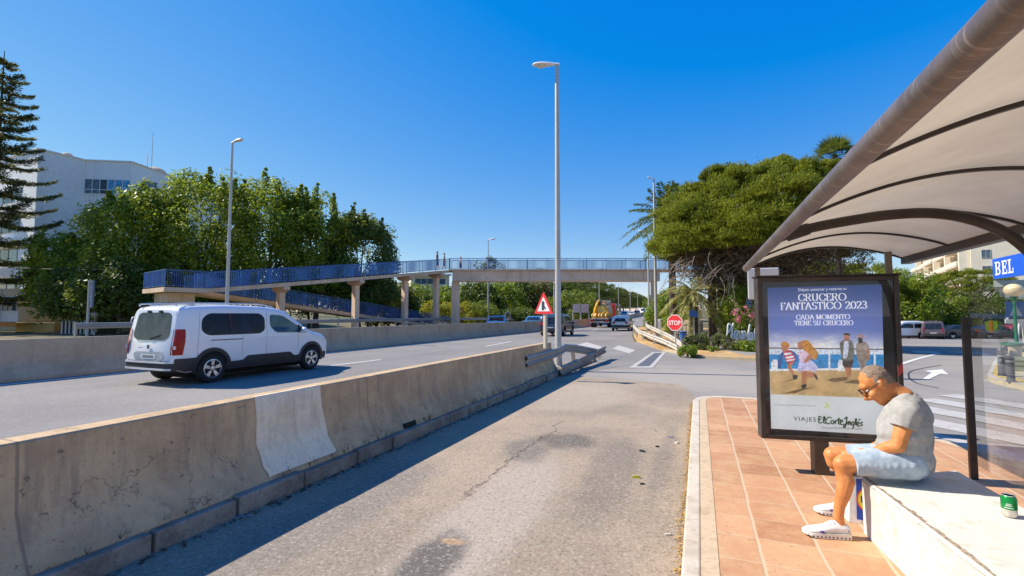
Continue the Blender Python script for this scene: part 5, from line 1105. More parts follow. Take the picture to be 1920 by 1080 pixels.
# parked cars beyond the side road, facing along the kerb
def parked(px, dep): q = D(px, 590, dep); return (q[0], q[1], gs(q[0], q[1]) + .006)
YAWP = .36
car('parked_van', 'white parked van whose rear half shows beside the advertising panel', 'van', parked(1688, 49.5), YAWP + math.pi, group='cars parked beyond the side road', pnt=VANW, **MPV)
car('parked_car', 'plum grey parked people carrier seen from behind beside white van', 'car', parked(1744, 49), YAWP + .95, group='cars parked beyond the side road', pnt=BURG, **MPV)
car('parked_car', 'dark navy parked saloon behind the glass panel post', 'car', parked(1795, 50.5), YAWP, group='cars parked beyond the side road', pnt=DBLUE, **SEDAN)
car('parked_car', 'charcoal parked saloon below the leaf sticker', 'car', parked(1862, 50), YAWP, group='cars parked beyond the side road', pnt=CHAR, **SEDAN)
car('parked_car', 'dark red parked car behind the green lamp post', 'car', parked(1912, 53.5), YAWP, group='cars parked beyond the side road', pnt=REDP, **HATCH)
# ---- suction truck
pL, pR = G(1098, 613), G(1142, 617)
tp = G(1120, 614.5)
t = thing('tanker_truck', 'yellow suction tanker truck with red cab driving away under the footbridge', 'truck', (tp[0] + .1, tp[1] + 4.6, .004), H0 + .02)
YEL = paint('yellow truck paint', (.82, .40, .015), .35); YEL2 = paint('pale yellow paint', (.74, .52, .10), .4); CABR = paint('red cab paint', (.50, .03, .03), .3); DK = plain('dark machinery', (.05, .045, .045), .6, var=.5, scale=4); GRS = plain('grey steel', (.42, .40, .38), .5, .3, var=.3, scale=4)
m = MB()
for y in (-.42, .42): m.box((-.6, y, .92), (8.0, .14, .26))
m.build('chassis', DK, t, local=True)
m = MB(); m.lathe([(.001, -2.9), (.6, -2.82), (.92, -2.6), (.95, -2.5), (.95, 1.5), (.9, 1.62), (.001, 1.75)], (-.6, 0, 2.0), 28, 'X'); o = m.build('tank', YEL, t, local=True)
m = MB()
for x in (-2.6, -1.4, -.2, .9): m.lathe([(.955, -.05), (.985, -.05), (.985, .05), (.955, .05)], (x, 0, 2.0), 28, 'X')
m.build('tank_band', YEL2, o, local=True)
m = MB(); m.lathe([(.62, -.06), (.66, -.06), (.66, .06), (.62, .06)], (-3.46, 0, 2.0), 24, 'X')
for k in range(8): a = k * .785; m.box((-3.50, .62 * math.cos(a), 2.0 + .62 * math.sin(a)), (.16, .12, .12))
m.build('rear_hatch', YEL2, o, local=True)
m = MB(); m.tube(smoothpath([(-1.8, .2, 3.05), (-2.6, .25, 3.35), (-3.4, .35, 3.05), (-3.7, .55, 2.3), (-3.6, .7, 1.4), (-3.7, .5, .95)], 6), .17, 10); m.tube(smoothpath([(.4, -.25, 3.05), (-.8, -.2, 3.3), (-2.2, .1, 3.2)], 5), .14, 8); m.build('suction_boom', YEL, t, local=True)
m = MB(); m.lathe([(.2, -.28), (.55, -.28), (.55, -.22), (.36, -.2), (.36, .2), (.55, .22), (.55, .28), (.2, .28)], (-2.9, .3, 3.0), 20, 'Y'); m.build('hose_drum', DK, t, local=True)
m = MB(); m.box((-.2, 0, 3.10), (1.5, 1.1, .35)); m.box((.7, -.3, 3.2), (.5, .7, .5)); m.build('pump_housing', GRS, t, local=True)
m = MB(); m.box((-1.9, -.98, 2.35), (2.4, .06, 1.0)); m.build('side_panel', GRS, t, local=True)
for s in (-1, 1):
    m = MB(); m.box((-.9, s * 1.05, 1.05), (1.6, .35, .6)); m.build('side_locker', plain('silver locker', (.5, .47, .45), .45, .3), t, local=True)
    for x in (-3.0, -1.7, 2.55):
        wheel(t, x, s * 1.02, .5, .42 if x < 0 else .3, s, GRS, 6)
    m = MB(); m.lathe([(.56, -.24), (.6, -.24), (.6, .24), (.56, .24)], (-2.35, s * 1.02, .52), 20, 'Y', (1.55, 1, 1)); m.build('mudguard', DK, t, local=True)
    m = MB(); m.box((-4.28, s * .92, .86), (.10, .4, .2)); m.build('tail_lamp', REDL, t, local=True)
m = MB(); m.box((-4.2, 0, .70), (.14, 2.4, .22)); m.box((-4.05, 0, 1.1), (.3, 2.2, .16)); m.build('rear_bumper', GRS, t, local=True)
m = MB()
for k in range(10): a = rng.uniform(-.9, .9); m.tube(smoothpath([(-3.7, a, 1.0), (-3.95, a + .15, 1.5), (-3.6, a - .1, 1.9)], 4), .07, 6)
m.build('hoses', YEL, t, local=True).name = 'hose'
cab = CarForm([(1.5, 2.95), (1.6, 3.08), (2.9, 3.1), (3.25, 2.95), (3.6, 1.9), (3.72, .8)], [(1.5, 1.14), (1.7, 1.22), (3.3, 1.22), (3.72, 1.08)], [(1.5, .9), (2.0, .9), (3.72, .5)], .03, 1.8, .16, 0)
cab.mesh().build('cab', CABR, t, local=True)
windscreen(cab, t, 3.27, 3.56, .9, .9, GLASS)
for s in (-1, 1):
    sidepanel(cab, [(2.3, 1.95), (2.3, 2.75), (3.0, 2.75), (3.3, 1.95)], .008, GLASS, 'cab_window', t, s, .06)
    m = MB(); m.bar((3.3, s * 1.2, 2.6), (3.45, s * 1.5, 2.6), .05, .05); m.box((3.45, s * 1.52, 2.3), (.12, .2, .6)); m.build('wing_mirror', DK, t, local=True)
# ================================================================== LETTERING
def fontmesh(txt, space=1.0, bold=0.0):
    cu = bpy.data.curves.new('lettering', 'FONT'); cu.body = txt; cu.space_character = space; cu.offset = bold; cu.resolution_u = 3
    ob = bpy.data.objects.new('lettering', cu); COL.objects.link(ob); bpy.context.view_layer.update()
    me = bpy.data.meshes.new_from_object(ob.evaluated_get(bpy.context.evaluated_depsgraph_get()))
    v = np.array([q.co[:] for q in me.vertices]); f = [list(p.vertices) for p in me.polygons]
    bpy.data.objects.remove(ob); bpy.data.curves.remove(cu); bpy.data.meshes.remove(me); return v[:, :2], f
def put_text(m, txt, o, ux, uy, width=None, height=None, space=1.0, bold=0.0, off=0):
    """text with its lower left corner at o, ux along the line, uy up; fitted to width and/or capital height"""
    v, f = fontmesh(txt, space, bold); mn, mx = v.min(0), v.max(0); cap = .72
    sx = width / (mx[0] - mn[0]) if width else height / cap; sy = height / cap if height else sx
    o, ux, uy = np.array(o, float), np.array(ux, float), np.array(uy, float); n = np.cross(ux, uy)
    m.add([o + ux * (a - mn[0]) * sx + uy * b * sy + n * off for a, b in v], f)
def arc(cx, cy, rx, ry, a0, a1, n=14): return [(cx + rx * math.cos(R(a0 + (a1 - a0) * k / n)), cy + ry * math.sin(R(a0 + (a1 - a0) * k / n))) for k in range(n + 1)]
SER = { # capitals drawn as pen strokes, cap height 1: (advance, strokes)
 'C': (.92, [arc(.50, .5, .44, .50, 48, 312, 20), [(.82, .88), (.84, .68)], [(.82, .12), (.84, .30)]]), 'R': (.84, [[(.14, 0), (.14, 1)], [(.02, 0), (.28, 0)], [(.02, 1), (.4, 1)], arc(.40, .76, .28, .24, 90, -90, 10), [(.40, .52), (.14, .52)], [(.40, .52), (.72, 0), (.84, 0)]]),
 'U': (.92, [[(.14, 1), (.14, .32)] + arc(.44, .32, .30, .32, 180, 360, 12) + [(.74, 1)], [(.02, 1), (.28, 1)], [(.64, 1), (.86, 1)]]), 'E': (.70, [[(.14, 0), (.14, 1)], [(.02, 1), (.60, 1), (.61, .82)], [(.14, .53), (.50, .53)], [(.02, 0), (.62, 0), (.64, .2)]]),
 'O': (1.04, [arc(.52, .5, .46, .50, 0, 360, 26)]), 'F': (.66, [[(.14, 0), (.14, 1)], [(.02, 1), (.60, 1), (.61, .82)], [(.14, .53), (.50, .53)], [(.02, 0), (.30, 0)]]),
 'A': (.86, [[(.04, 0), (.42, 1), (.78, 0)], [(.18, .36), (.62, .36)], [(-.04, 0), (.16, 0)], [(.64, 0), (.9, 0)]]), 'N': (.94, [[(.14, 0), (.14, 1), (.76, .02), (.76, 1)], [(.02, 0), (.26, 0)], [(.66, 1), (.88, 1)]]),
 'T': (.76, [[(.38, 0), (.38, 1)], [(.02, .82), (.04, 1), (.72, 1), (.74, .82)], [(.24, 0), (.52, 0)]]), 'S': (.66, [arc(.33, .75, .24, .25, 30, 270, 12) + arc(.33, .25, .27, .25, 90, -150, 12)]),
 'I': (.36, [[(.18, 0), (.18, 1)], [(.04, 0), (.32, 0)], [(.04, 1), (.32, 1)]]), 'M': (1.06, [[(.12, 0), (.14, 1), (.52, .05), (.88, 1), (.92, 0)], [(.02, 0), (.22, 0)], [(.80, 0), (1.02, 0)]]),
 'D': (.94, [[(.14, 0), (.14, 1)], [(.02, 1), (.36, 1)] + arc(.36, .5, .46, .5, 90, -90, 14) + [(.02, 0)]]), '2': (.66, [arc(.32, .72, .25, .28, 170, -30, 12) + [(.04, .02), (.60, .02), (.62, .16)]]),
 '0': (.74, [arc(.37, .5, .31, .50, 0, 360, 22)]), '3': (.64, [arc(.30, .76, .23, .24, 150, -90, 10) + arc(.30, .27, .27, .27, 90, -150, 12)]), ' ': (.40, [])}
def pentext(m, txt, o, ux, uy, width, height, w=.11, thin=.028, gap=.06, off=0):
    tot = sum(SER[c][0] + gap for c in txt) - gap; sx = width / tot; o, ux, uy = (np.array(q, float) for q in (o, ux, uy)); n = np.cross(ux, uy); x = 0; i = 0
    for ch in txt:
        adv, st = SER[ch]
        for s in st:
            for a, b in zip(s[:-1], s[1:]):
                d = np.array([(b[0] - a[0]) * sx, (b[1] - a[1]) * height]); l = np.linalg.norm(d); d = d / l; th = (thin + (w - thin) * abs(d[1]) ** 1.5) * height / 2; q = np.array([-d[1], d[0]]) * th; e = d * thin * height * .5; i += 1
                P = [np.array([(x + a[0]) * sx, a[1] * height]) - e - q, np.array([(x + b[0]) * sx, b[1] * height]) + e - q, np.array([(x + b[0]) * sx, b[1] * height]) + e + q, np.array([(x + a[0]) * sx, a[1] * height]) - e + q]
                m.poly([o + ux * p[0] + uy * p[1] + n * (off + .00012 * (i % 6)) for p in P])
        x += adv + gap
def script(m, strokes, mp, r, n=6, flat_=None):
    for s in strokes:
        sp = [tuple(p) for p in smoothpath([(a, b, 0) for a, b in s], n)]; m.tube([mp(p[0], p[1]) for p in sp], r, 6)
# ================================================================== LAMPS, SIGNS
POLE = dirty('grey lamp steel', (.50, .47, .43), (.38, .33, .27), .4, .5, .3, scale=1.2, bump=.03); HEAD = plain('pale lamp housing', (.66, .65, .62), .45, .1); LENS = plain('ribbed lamp lens', (.62, .56, .44), .2, var=.3, scale=20)
def lamp(label, base, H, rb, rt, hd_, L=.85, tilt=.12, group='street lamps', collar=False):
    t = thing('street_lamp', label, 'street lamp', base, 0, group); b = np.array(base, float); m = MB(); n = 14
    m.tube([b + np.array([0, 0, H * k / n]) for k in range(n + 1)], [rb + (rt - rb) * k / n for k in range(n + 1)], 14)
    m.lathe([(rb * 1.9, 0), (rb * 1.9, .05), (rb * 1.15, .07), (rb * 1.1, .35)], b, 14); m.build('pole', POLE, t)
    d = np.array([hd_[0], hd_[1], 0.0]); d /= np.linalg.norm(d); top = b + np.array([0, 0, H]); side = np.array([-d[1], d[0], 0]); up = np.array([0, 0, 1.0])
    m = MB(); m.smooth = True; sec = [(-.10, .05, .05, 0), (.0, .065, .065, 0), (.15, .085, .07, .01), (.35, .15, .09, .02), (.6, .17, .10, .03), (.8, .14, .08, .03), (.88, .06, .04, .03), (.90, .01, .01, .03)]; vs = []
    for s, wv, hv, dz in sec:
        c = top + d * s * L / .9 + up * (s * tilt + dz)
        for k in range(12): a = 2 * math.pi * k / 12; vs.append(c + side * wv * math.cos(a) * L / .9 + up * hv * (math.sin(a) if math.sin(a) > 0 else .35 * math.sin(a)) * L / .9)
    m.add(vs, [(i * 12 + k, i * 12 + (k + 1) % 12, (i + 1) * 12 + (k + 1) % 12, (i + 1) * 12 + k) for i in range(7) for k in range(12)] + [list(range(12))[::-1]]); m.build('lamp_head', HEAD, t)
    c = top + d * .55 * L / .9 + up * (.55 * tilt - .005); m = MB(); m.ball(c, (.20 * L, .13 * L, .075 * L) if abs(d[0]) > .7 else (.13 * L, .20 * L, .075 * L), 14, 8); m.build('lamp_lens', LENS, t)
    return t
nb = D(1047, 690, 13.6); lamp('tallest street lamp, standing at the tip of the grey barrier', (nb[0], nb[1], .09), 1.6 + 482 / 890 * 13.6 - .1, .095, .052, (-1, -.12), .74, .05)
def lampat(label, px, dep, ty, hd_, z=0, r=.10, L=.9): b = D(px, 590, dep); zz = gz(b[1]) if z is None else z; lamp(label, (b[0], b[1], zz), 1.6 + (590 - ty) / 890 * dep - zz, r, r * .55, hd_, L)
lampat('grey street lamp rising behind the roof of the white van', 425, 27, 262, (1, .1), 0, .11, .75)
lampat('street lamp standing behind the footbridge beside the blue car', 915, 60, 449, (1, .3), 0, .10, 1.0)
lampat('street lamp in front of the footbridge end, with short white head', 1230, 30.5, 332, (-1, -.2), .05, .105, .42)
lampat('thin street lamp just in front of the footbridge pier by guard rail', 1217, 46, 434, (-1, -.2), .05, .11, .9)
for k, (px, dep, ty, lab) in enumerate(((1039, 66, 530, 'street lamp seen behind the warning sign'), (1124, 92, 528, 'distant street lamp above the red truck cab'), (1160, 124, 533, 'distant street lamp, second beyond the truck'), (1182, 160, 540, 'distant street lamp, third beyond the truck'), (1196, 205, 548, 'distant street lamp, farthest of the row'))): lampat(lab, px, dep, ty, (1, .3), None, .12, 1.1)
def globe(name, label, base, H, r, pole, gm, r0=.045):
    t = thing(name, label, 'lamp', base); b = np.array(base, float); m = MB(); m.lathe([(r0 * 2.2, 0), (r0 * 2.2, .25), (r0 * 1.2, .3), (r0, .6), (r0 * .85, H - r * 1.6), (r0 * 1.5, H - r * 1.45), (r0 * 1.9, H - r)], b, 14); m.build('pole', pole, t)
    m = MB(); m.ball(b + np.array([0, 0, H]), (r * 1.16, r * 1.16, r), 18, 12); m.build('globe', gm, t)
    m = MB(); m.lathe([(r * .5, -.03), (r * .5, .05)], b + np.array([0, 0, H - r * .96]), 14); m.build('collar', pole, t)
GREENP = plain('green painted iron', (.02, .16, .085), .4, var=.25); GLOB = plain('cream globe', (.70, .53, .27), .3, var=.12); GLOBW = plain('dusty globe', (.45, .40, .31), .4, var=.15)
b = D(1903, 590, 14.6); globe('globe_lamp', 'green post lamp with cream globe beside the litter bin', (b[0], b[1], .13), 2.22, .20, GREENP, GLOB)
b = D(178, 590, 37.5); globe('globe_lamp', 'thin lamp with dusty globe in front of the arched garden house', (b[0], b[1], 0), zat(590, 37.5), .26, POLE, GLOBW, .03)
REDS = plain('sign red', (.70, .028, .035), .38, var=.08); SWHITE = plain('sign white', (.76, .74, .70), .4, var=.06); SBLACK = plain('sign black', (.03, .04, .05), .5, var=.2); BEIGEP = plain('beige square post', (.55, .47, .34), .6, var=.12); SBLUE = plain('sign blue', (.02, .10, .34), .4, var=.15)
def plate(m, poly, o, ux, uy, th=.0, z=0.0):
    n = np.cross(ux, uy); f = [o + ux * a + uy * b + n * z for a, b in poly]; bk = [p - n * max(th, .0015) for p in f]; k = len(f)
    m.add(f + bk, [list(range(k)), list(range(k, 2 * k))[::-1]] + [(i, (i + 1) % k, k + (i + 1) % k, k + i) for i in range(k)])
def sign_axes(p, yaw=0.0):
    d = np.array([p[0], p[1], 0.0]) - 0; d /= np.linalg.norm(d); c, s = math.cos(yaw), math.sin(yaw); d = np.array([d[0] * c - d[1] * s, d[0] * s + d[1] * c, 0]); return np.array([d[1], -d[0], 0]), np.array([0, 0, 1.0]), -d
UP = np.array([0, 0, 1.0]); SGN = np.array([-.42, -.907, 0]); SGX = np.array([.907, -.42, 0])
# warning triangle
dp = 11.6; b = D(1019, 652, dp); o = D(1019, 573, dp - .06); t = thing('warning_sign', 'red and white triangular merging traffic sign on beige post at barrier end', 'road sign', (b[0], b[1], .86))
ux = SGX; nn = SGN
b = o - SGN * .062; m = MB(); m.box((b[0], b[1], (.86 + o[2]) / 2 + .05), (.075, .075, o[2] - .86 + .25), math.atan2(SGX[1], SGX[0])); m.build('post', BEIGEP, t)
tri = [(-.315, -.20), (.315, -.20), (0, .345)]
m = MB(); plate(m, rounded(tri, .06, 5), o, ux, UP, .012); m.build('plate', REDS, t)
m = MB(); plate(m, rounded([(p[0] * .66, (p[1] + .02) * .66 - .02) for p in tri], .02, 4), o, ux, UP, .001, .003); m.build('white_field', SWHITE, t)
m = MB(); sym = [(-.045, -.105), (-.01, -.085), (.032, -.105), (.034, -.03), (.065, -.075), (.10, -.055), (.045, .02), (.045, .105), (.0, .14), (-.045, .105)]; plate(m, [(a - .01, q - .02) for a, q in sym], o, ux, UP, .001, .005); m.build('arrow_symbol', SBLACK, t)
# stop sign
b = G(1264, 655, .05); dp = float((b - CP) @ FW); o = D(1265, 605, dp - .05); t = thing('stop_sign', 'red octagonal stop sign on grey post in orange earth', 'road sign', b)
b = np.array([*(o - SGN * .05)[:2], .05]); m = MB(); m.tube([b, (b[0], b[1], o[2] + .2)], .03, 8); m.build('post', POLE, t)
oc = lambda r: [(r * math.cos(R(22.5 + 45 * k)), r * math.sin(R(22.5 + 45 * k))) for k in range(8)]
m = MB(); plate(m, oc(.385), o, ux, UP, .012); m.build('plate', SWHITE, t)
m = MB(); plate(m, oc(.355), o, ux, UP, .001, .003); m.build('red_field', REDS, t)
m = MB(); put_text(m, 'STOP', o + ux * -.285 + UP * -.10 + SGN * .006, ux, UP, .57, .20, 1.0, .016); m.build('stop_letters', SWHITE, t)
ux = FW[[1, 0, 2]] * np.array([1, -1, 1])
# red no entry board beyond the highway
b = D(862, 604, 58); o = D(862, 582, 57.9); t = thing('no_entry_sign', 'small red board with white bar on a post before yellow bush', 'road sign', b)
m = MB(); m.tube([(b[0], b[1], 0), (b[0], b[1], o[2] + .3)], .035, 6); m.build('post', POLE, t)
m = MB(); plate(m, rounded([(-.36, -.36), (.36, -.36), (.36, .36), (-.36, .36)], .12), o, ux, UP, .015); m.build('plate', plain('faded sign red', (.60, .09, .06), .5), t); m = MB(); plate(m, [(-.24, -.06), (.24, -.06), (.24, .06), (-.24, .06)], o, ux, UP, .002, .005); m.build('white_bar', SWHITE, t)
# grey direction boards seen from behind
GREYB = plain('bare sign back', (.40, .42, .44), .5, .3)
for px0, px1, y0, y1, lab in ((1074, 1088, 570, 586, 'grey road sign board on posts, nearer the tall lamp'), (1089, 1104, 570, 586, 'grey road sign board on posts, beside the yellow truck')):
    dp = 66; a, c = D(px0, 590, dp), D(px1, 590, dp); t = thing('road_sign_board', lab, 'road sign', ((a[0] + c[0]) / 2, (a[1] + c[1]) / 2, gz(a[1])), 0, 'grey road sign boards')
    m = MB(); m.bar((a[0], a[1], zat((y0 + y1) / 2, dp)), (c[0], c[1], zat((y0 + y1) / 2, dp)), .05, (y1 - y0) / 890 * dp); m.build('board', GREYB, t)
    for q in (a, c): m = MB(); m.box((q[0] * .999, q[1] * .999, zat(590, dp) / 2), (.12, .12, zat(590, dp) + .8)); m.build('post', POLE, t)
# round traffic mirrors
def rmirror(label, px, py, dep, r, yaw, hb=0):
    o = D(px, py, dep); t = thing('traffic_mirror', label, 'traffic mirror', (o[0], o[1], hb)); a, u, n = sign_axes(o, yaw); m = MB(); m.tube([(o[0] + n[0] * -.06, o[1] + n[1] * -.06, hb), (o[0] + n[0] * -.06, o[1] + n[1] * -.06, o[2] + .1)], .035, 8); m.build('post', POLE, t)
    m = MB(); plate(m, [(r * math.cos(k * .2618), r * math.sin(k * .2618)) for k in range(24)], o, a, UP, .06); m.build('rim', SWHITE, t)
    m = MB(); plate(m, [(r * .88 * math.cos(k * .2618), r * .88 * math.sin(k * .2618)) for k in range(24)], o, a, UP, .002, .004); m.build('mirror_face', plain('mirror glass', (.6, .65, .7), .06, .9, var=0), t)
rmirror('round mirror on post between the blue car and the dark suv', 952, 592, 47.5, .42, .9); rmirror('round white rimmed mirror behind the rear of the white van', 252, 603, 30, .32, 1.1)
# totem panel and cable on the far side
b = D(163, 632, 35.5); t = thing('totem_panel', 'tall grey metal post with narrow panel in front of dark tree', 'sign post', (b[0], b[1], 0)); zt_ = zat(526, 35.5)
m = MB(); m.tube([(b[0], b[1], 0), (b[0], b[1], zt_)], .09, 10); m.build('post', POLE, t); m = MB(); m.box((b[0] + .22, b[1] + .08, (zt_ + zat(577, 35.5)) / 2), (.20, .16, zt_ - zat(577, 35.5)), YAW); m.build('panel', plain('grey blue panel', (.30, .31, .36), .4, .3, var=.3, scale=3), t)
a, c = D(-160, 488, 37), D(268, 506, 37); m = MB(); m.tube([a + (c - a) * k / 12 + np.array([0, 0, -.25 * math.sin(math.pi * k / 12)]) for k in range(13)], .018, 5); o_ = tag(m.build('overhead_cable', flat('black cable', (.02, .02, .02)), base=a), 'thin black cable hanging across the dark trees before the ramp', 'cable')
# ---- verge furniture
b = D(1235, 622, 31); t = thing('utility_cabinet', 'narrow white utility cabinet beside the footbridge lamp', 'cabinet', (b[0], b[1], .05)); m = MB(); m.box((b[0], b[1], .05 + .62), (.34, .3, 1.24)); m.build('housing', SWHITE, t, bevel=.02); m = MB(); m.box((b[0] - .0, b[1] - .155, .70), (.28, .01, 1.0)); m.build('door', plain('off white', (.66, .65, .62), .5), t)
b = D(1281, 637, 25); t = thing('litter_bin', 'small blue bin beside the stop sign', 'bin', (b[0], b[1], .05)); m = MB(); m.lathe([(.14, 0), (.17, .62), (.18, .66), (.15, .68), (.001, .70)], (b[0], b[1], .05), 14); m.build('drum', plain('blue plastic', (.04, .14, .42), .45), t); m = MB(); m.lathe([(.185, .60), (.20, .60), (.20, .66), (.185, .66)], (b[0], b[1], .05), 14); m.build('rim_band', SBLACK, t)
b = D(1302, 640, 25.5); o = D(1301, 588, 25.4); t = thing('road_sign', 'dark blue tilted sign on thin post before the palm trunks', 'road sign', (b[0], b[1], .05)); m = MB(); m.tube([(b[0], b[1], .05), (b[0], b[1], o[2] + .2)], .025, 8); m.build('post', POLE, t); m = MB(); plate(m, [(-.24, -.12), (.20, -.22), (.20, .12), (-.24, .20)], o, ux, UP, .02); m.build('plate', SBLUE, t)
t = thing('garden_wall', 'pale rendered gate pillar behind the low date palm', 'wall', (*bp_(1290, 30), .05)); m = MB(); m.prism([tuple(bp_(1262, 31)), tuple(bp_(1318, 31)), tuple(bp_(1318, 31.5)), tuple(bp_(1262, 31.5))], .0, zat(600, 31)); m.prism([tuple(bp_(1292, 30.4)), tuple(bp_(1312, 30.4)), tuple(bp_(1312, 30.95)), tuple(bp_(1292, 30.95))], .0, zat(577, 31)); m.build('wall', CREAM, t)
m = MB(); a, c = bp_(1264, 29.8), bp_(1315, 29.8)
for z in (.35, .95): m.bar((*a, z), (*c, z), .04, .05)
for k in range(8): q = a + (c - a) * k / 7; m.box((*q, .55), (.04, .04, 1.1))
tag(m.build('railing', SBLACK, base=(*a, 0)), 'low black railing before the pale gate pillar', 'railing')
# white script lettering on posts
DPL = 22.3; SCR = [ # px coordinates of the strokes
 [(1361, 641), (1364, 622), (1365, 609), (1369, 608), (1371, 615), (1365, 624)], [(1371, 630), (1374, 610), (1375, 606), (1373, 618), (1373, 634), (1375, 635)], [(1383, 621), (1379, 620), (1377, 629), (1379, 635), (1383, 622), (1382, 633), (1385, 635)],
 [(1386, 620), (1387, 632), (1390, 633), (1392, 620), (1390, 640), (1387, 650), (1385, 646)], [(1398, 622), (1395, 622), (1393, 630), (1395, 636), (1398, 623), (1398, 635), (1400, 636)], [(1402, 632), (1405, 612), (1406, 609), (1404, 622), (1404, 637)], [(1411, 625), (1408, 624), (1406, 632), (1408, 638), (1411, 626), (1411, 637), (1413, 638)],
 [(1424, 614), (1420, 609), (1416, 618), (1415, 632), (1418, 640), (1423, 637)], [(1431, 627), (1427, 626), (1425, 633), (1427, 640), (1431, 628), (1431, 640)], [(1434, 627), (1434, 641), (1435, 631), (1438, 627), (1440, 632), (1440, 641)]]
b = D(1380, 648, DPL); t = thing('lettering_sign', 'white script place name standing on dark posts over the orange earth', 'sign', (b[0], b[1], .05))
for s in SCR:
    m = MB(); sp = smoothpath([(a, q, 0) for a, q in s], 5); m.tube([D(p[0], p[1], DPL) for p in sp], .033, 7); m.build('letter', SWHITE, t)
for px in (1363, 1389, 1418): m = MB(); q = D(px, 640, DPL + .08); m.box((q[0], q[1], zat(632, DPL) / 2), (.09, .06, zat(632, DPL))); m.build('post', BARKD, t)
# ---- traffic island
isl = [xy(G(1852, 712)), xy(G(1856, 702)), xy(G(1864, 685)), xy(G(1872, 673)), xy(G(1884, 665)), (18, 24.6), (18, 12.5), xy(G(1960, 742)), xy(G(1920, 733)), xy(G(1885, 724)), xy(G(1860, 718))]
m = MB(); m.prism(isl, -.05, .12); tag(m.build('traffic_island', plain('pale island paving', (.50, .40, .24), .85, var=.25, scale=2, bump=.3)), kind='structure')
cen_ = np.mean(np.array(isl[:5] + isl[-3:]), 0); inn = [tuple(np.array(p) + (np.array([9.0, 17.5]) - np.array(p)) * .10) for p in isl]
m = MB(); k = len(isl)
for i in range(k): j = (i + 1) % k; m.poly([(*isl[i], .124), (*isl[j], .124), (*(np.array(isl[j]) * .35 + np.array(inn[j]) * .65), .124), (*(np.array(isl[i]) * .35 + np.array(inn[i]) * .65), .124)])
tag(m.build('kerb', KERB), kind='structure')
m = MB()
for i in range(k): j = (i + 1) % k; a, c = np.array(isl[i]) * .3 + np.array(inn[i]) * .7, np.array(isl[j]) * .3 + np.array(inn[j]) * .7; a2, c2 = a + (np.array([9, 17.5]) - a) * .12, c + (np.array([9, 17.5]) - c) * .12; m.poly([(*a, .126), (*c, .126), (*c2, .126), (*a2, .126)])
tag(m.build('yellow_band', plain('worn yellow paint', (.62, .40, .06), .8, var=.3, scale=6)), kind='structure')
GREYM = plain('dark grey cast iron', (.10, .10, .105), .45, .3, var=.2)
for px, py, h, lab in ((1879, 705, .66, 'dark grey bollard on the island edge, taller in view with banded top'), (1896, 716, .62, 'dark grey bollard nearest the green slatted planter'), (1885, 690, .62, 'dark grey bollard half hidden behind the banded one')):
    b = G(px, py, .12); t = thing('bollard', lab, 'bollard', b, 0, 'bollards on the traffic island'); m = MB(); m.lathe([(.085, 0), (.085, .03), (.07, .04), (.068, h * .80), (.078, h * .81), (.078, h * .85), (.06, h * .87), (.075, h * .93), (.06, h), (.001, h * 1.02)], b, 16); m.build('post', GREYM, t)
    m = MB(); m.lathe([(.0705, h * .70), (.0725, h * .70), (.0725, h * .76), (.0705, h * .76)], b, 16); m.build('band', plain('worn silver band', (.45, .45, .45), .4, .5), t)
b = D(1901, 695, 13.4); t = thing('litter_bin', 'cream litter bin with green rim on the traffic island', 'bin', (b[0], b[1], .12)); zt0, zt1 = zat(668, 13.4), zat(645, 13.4)
m = MB(); m.smooth = True; m.lathe([(.17, zt0), (.20, zt1 - .06), (.20, zt1 - .05)], (b[0], b[1], 0), 4 * 6); m.build('basket', plain('cream metal', (.60, .50, .32), .5), t); m = MB(); m.lathe([(.20, zt1 - .05), (.235, zt1 - .03), (.235, zt1 + .03), (.19, zt1 + .04), (.18, zt1)], (b[0], b[1], 0), 24); m.build('rim', GREENP, t)
m = MB(); m.box((b[0], b[1] + .05, (zt0 + .12) / 2), (.06, .06, zt0 - .12)); m.box((b[0] + .12, b[1], (zt0 + .12) / 2), (.05, .05, zt0 - .12)); m.build('leg', GREENP, t)
a, c = D(1899, 700, 12.6), D(1990, 705, 12.2); t = thing('slatted_planter', 'pale green slatted timber planter on the traffic island', 'planter', (a[0], a[1], .12))
PGR = plain('pale green timber', (.36, .38, .24), .7, var=.2, scale=4)
for k in range(3): m = MB(); z = .19 + .125 * k; m.bar((a[0], a[1], z), (c[0], c[1], z), .03, .105); m.build('slat', PGR, t)
m = MB(); 
for q in (a, c): m.box((q[0], q[1] + .05, .31), (.07, .07, .38))
m.build('corner_posts', PGR, t).name = 'corner_post'
m = MB(); m.prism([xy(a + np.array([0, .06, 0])), xy(c + np.array([0, .06, 0])), xy(c + np.array([.1, .6, 0])), xy(a + np.array([.1, .6, 0]))], .12, .46); m.build('soil_box', plain('planter soil', (.22, .19, .12), .9), t)
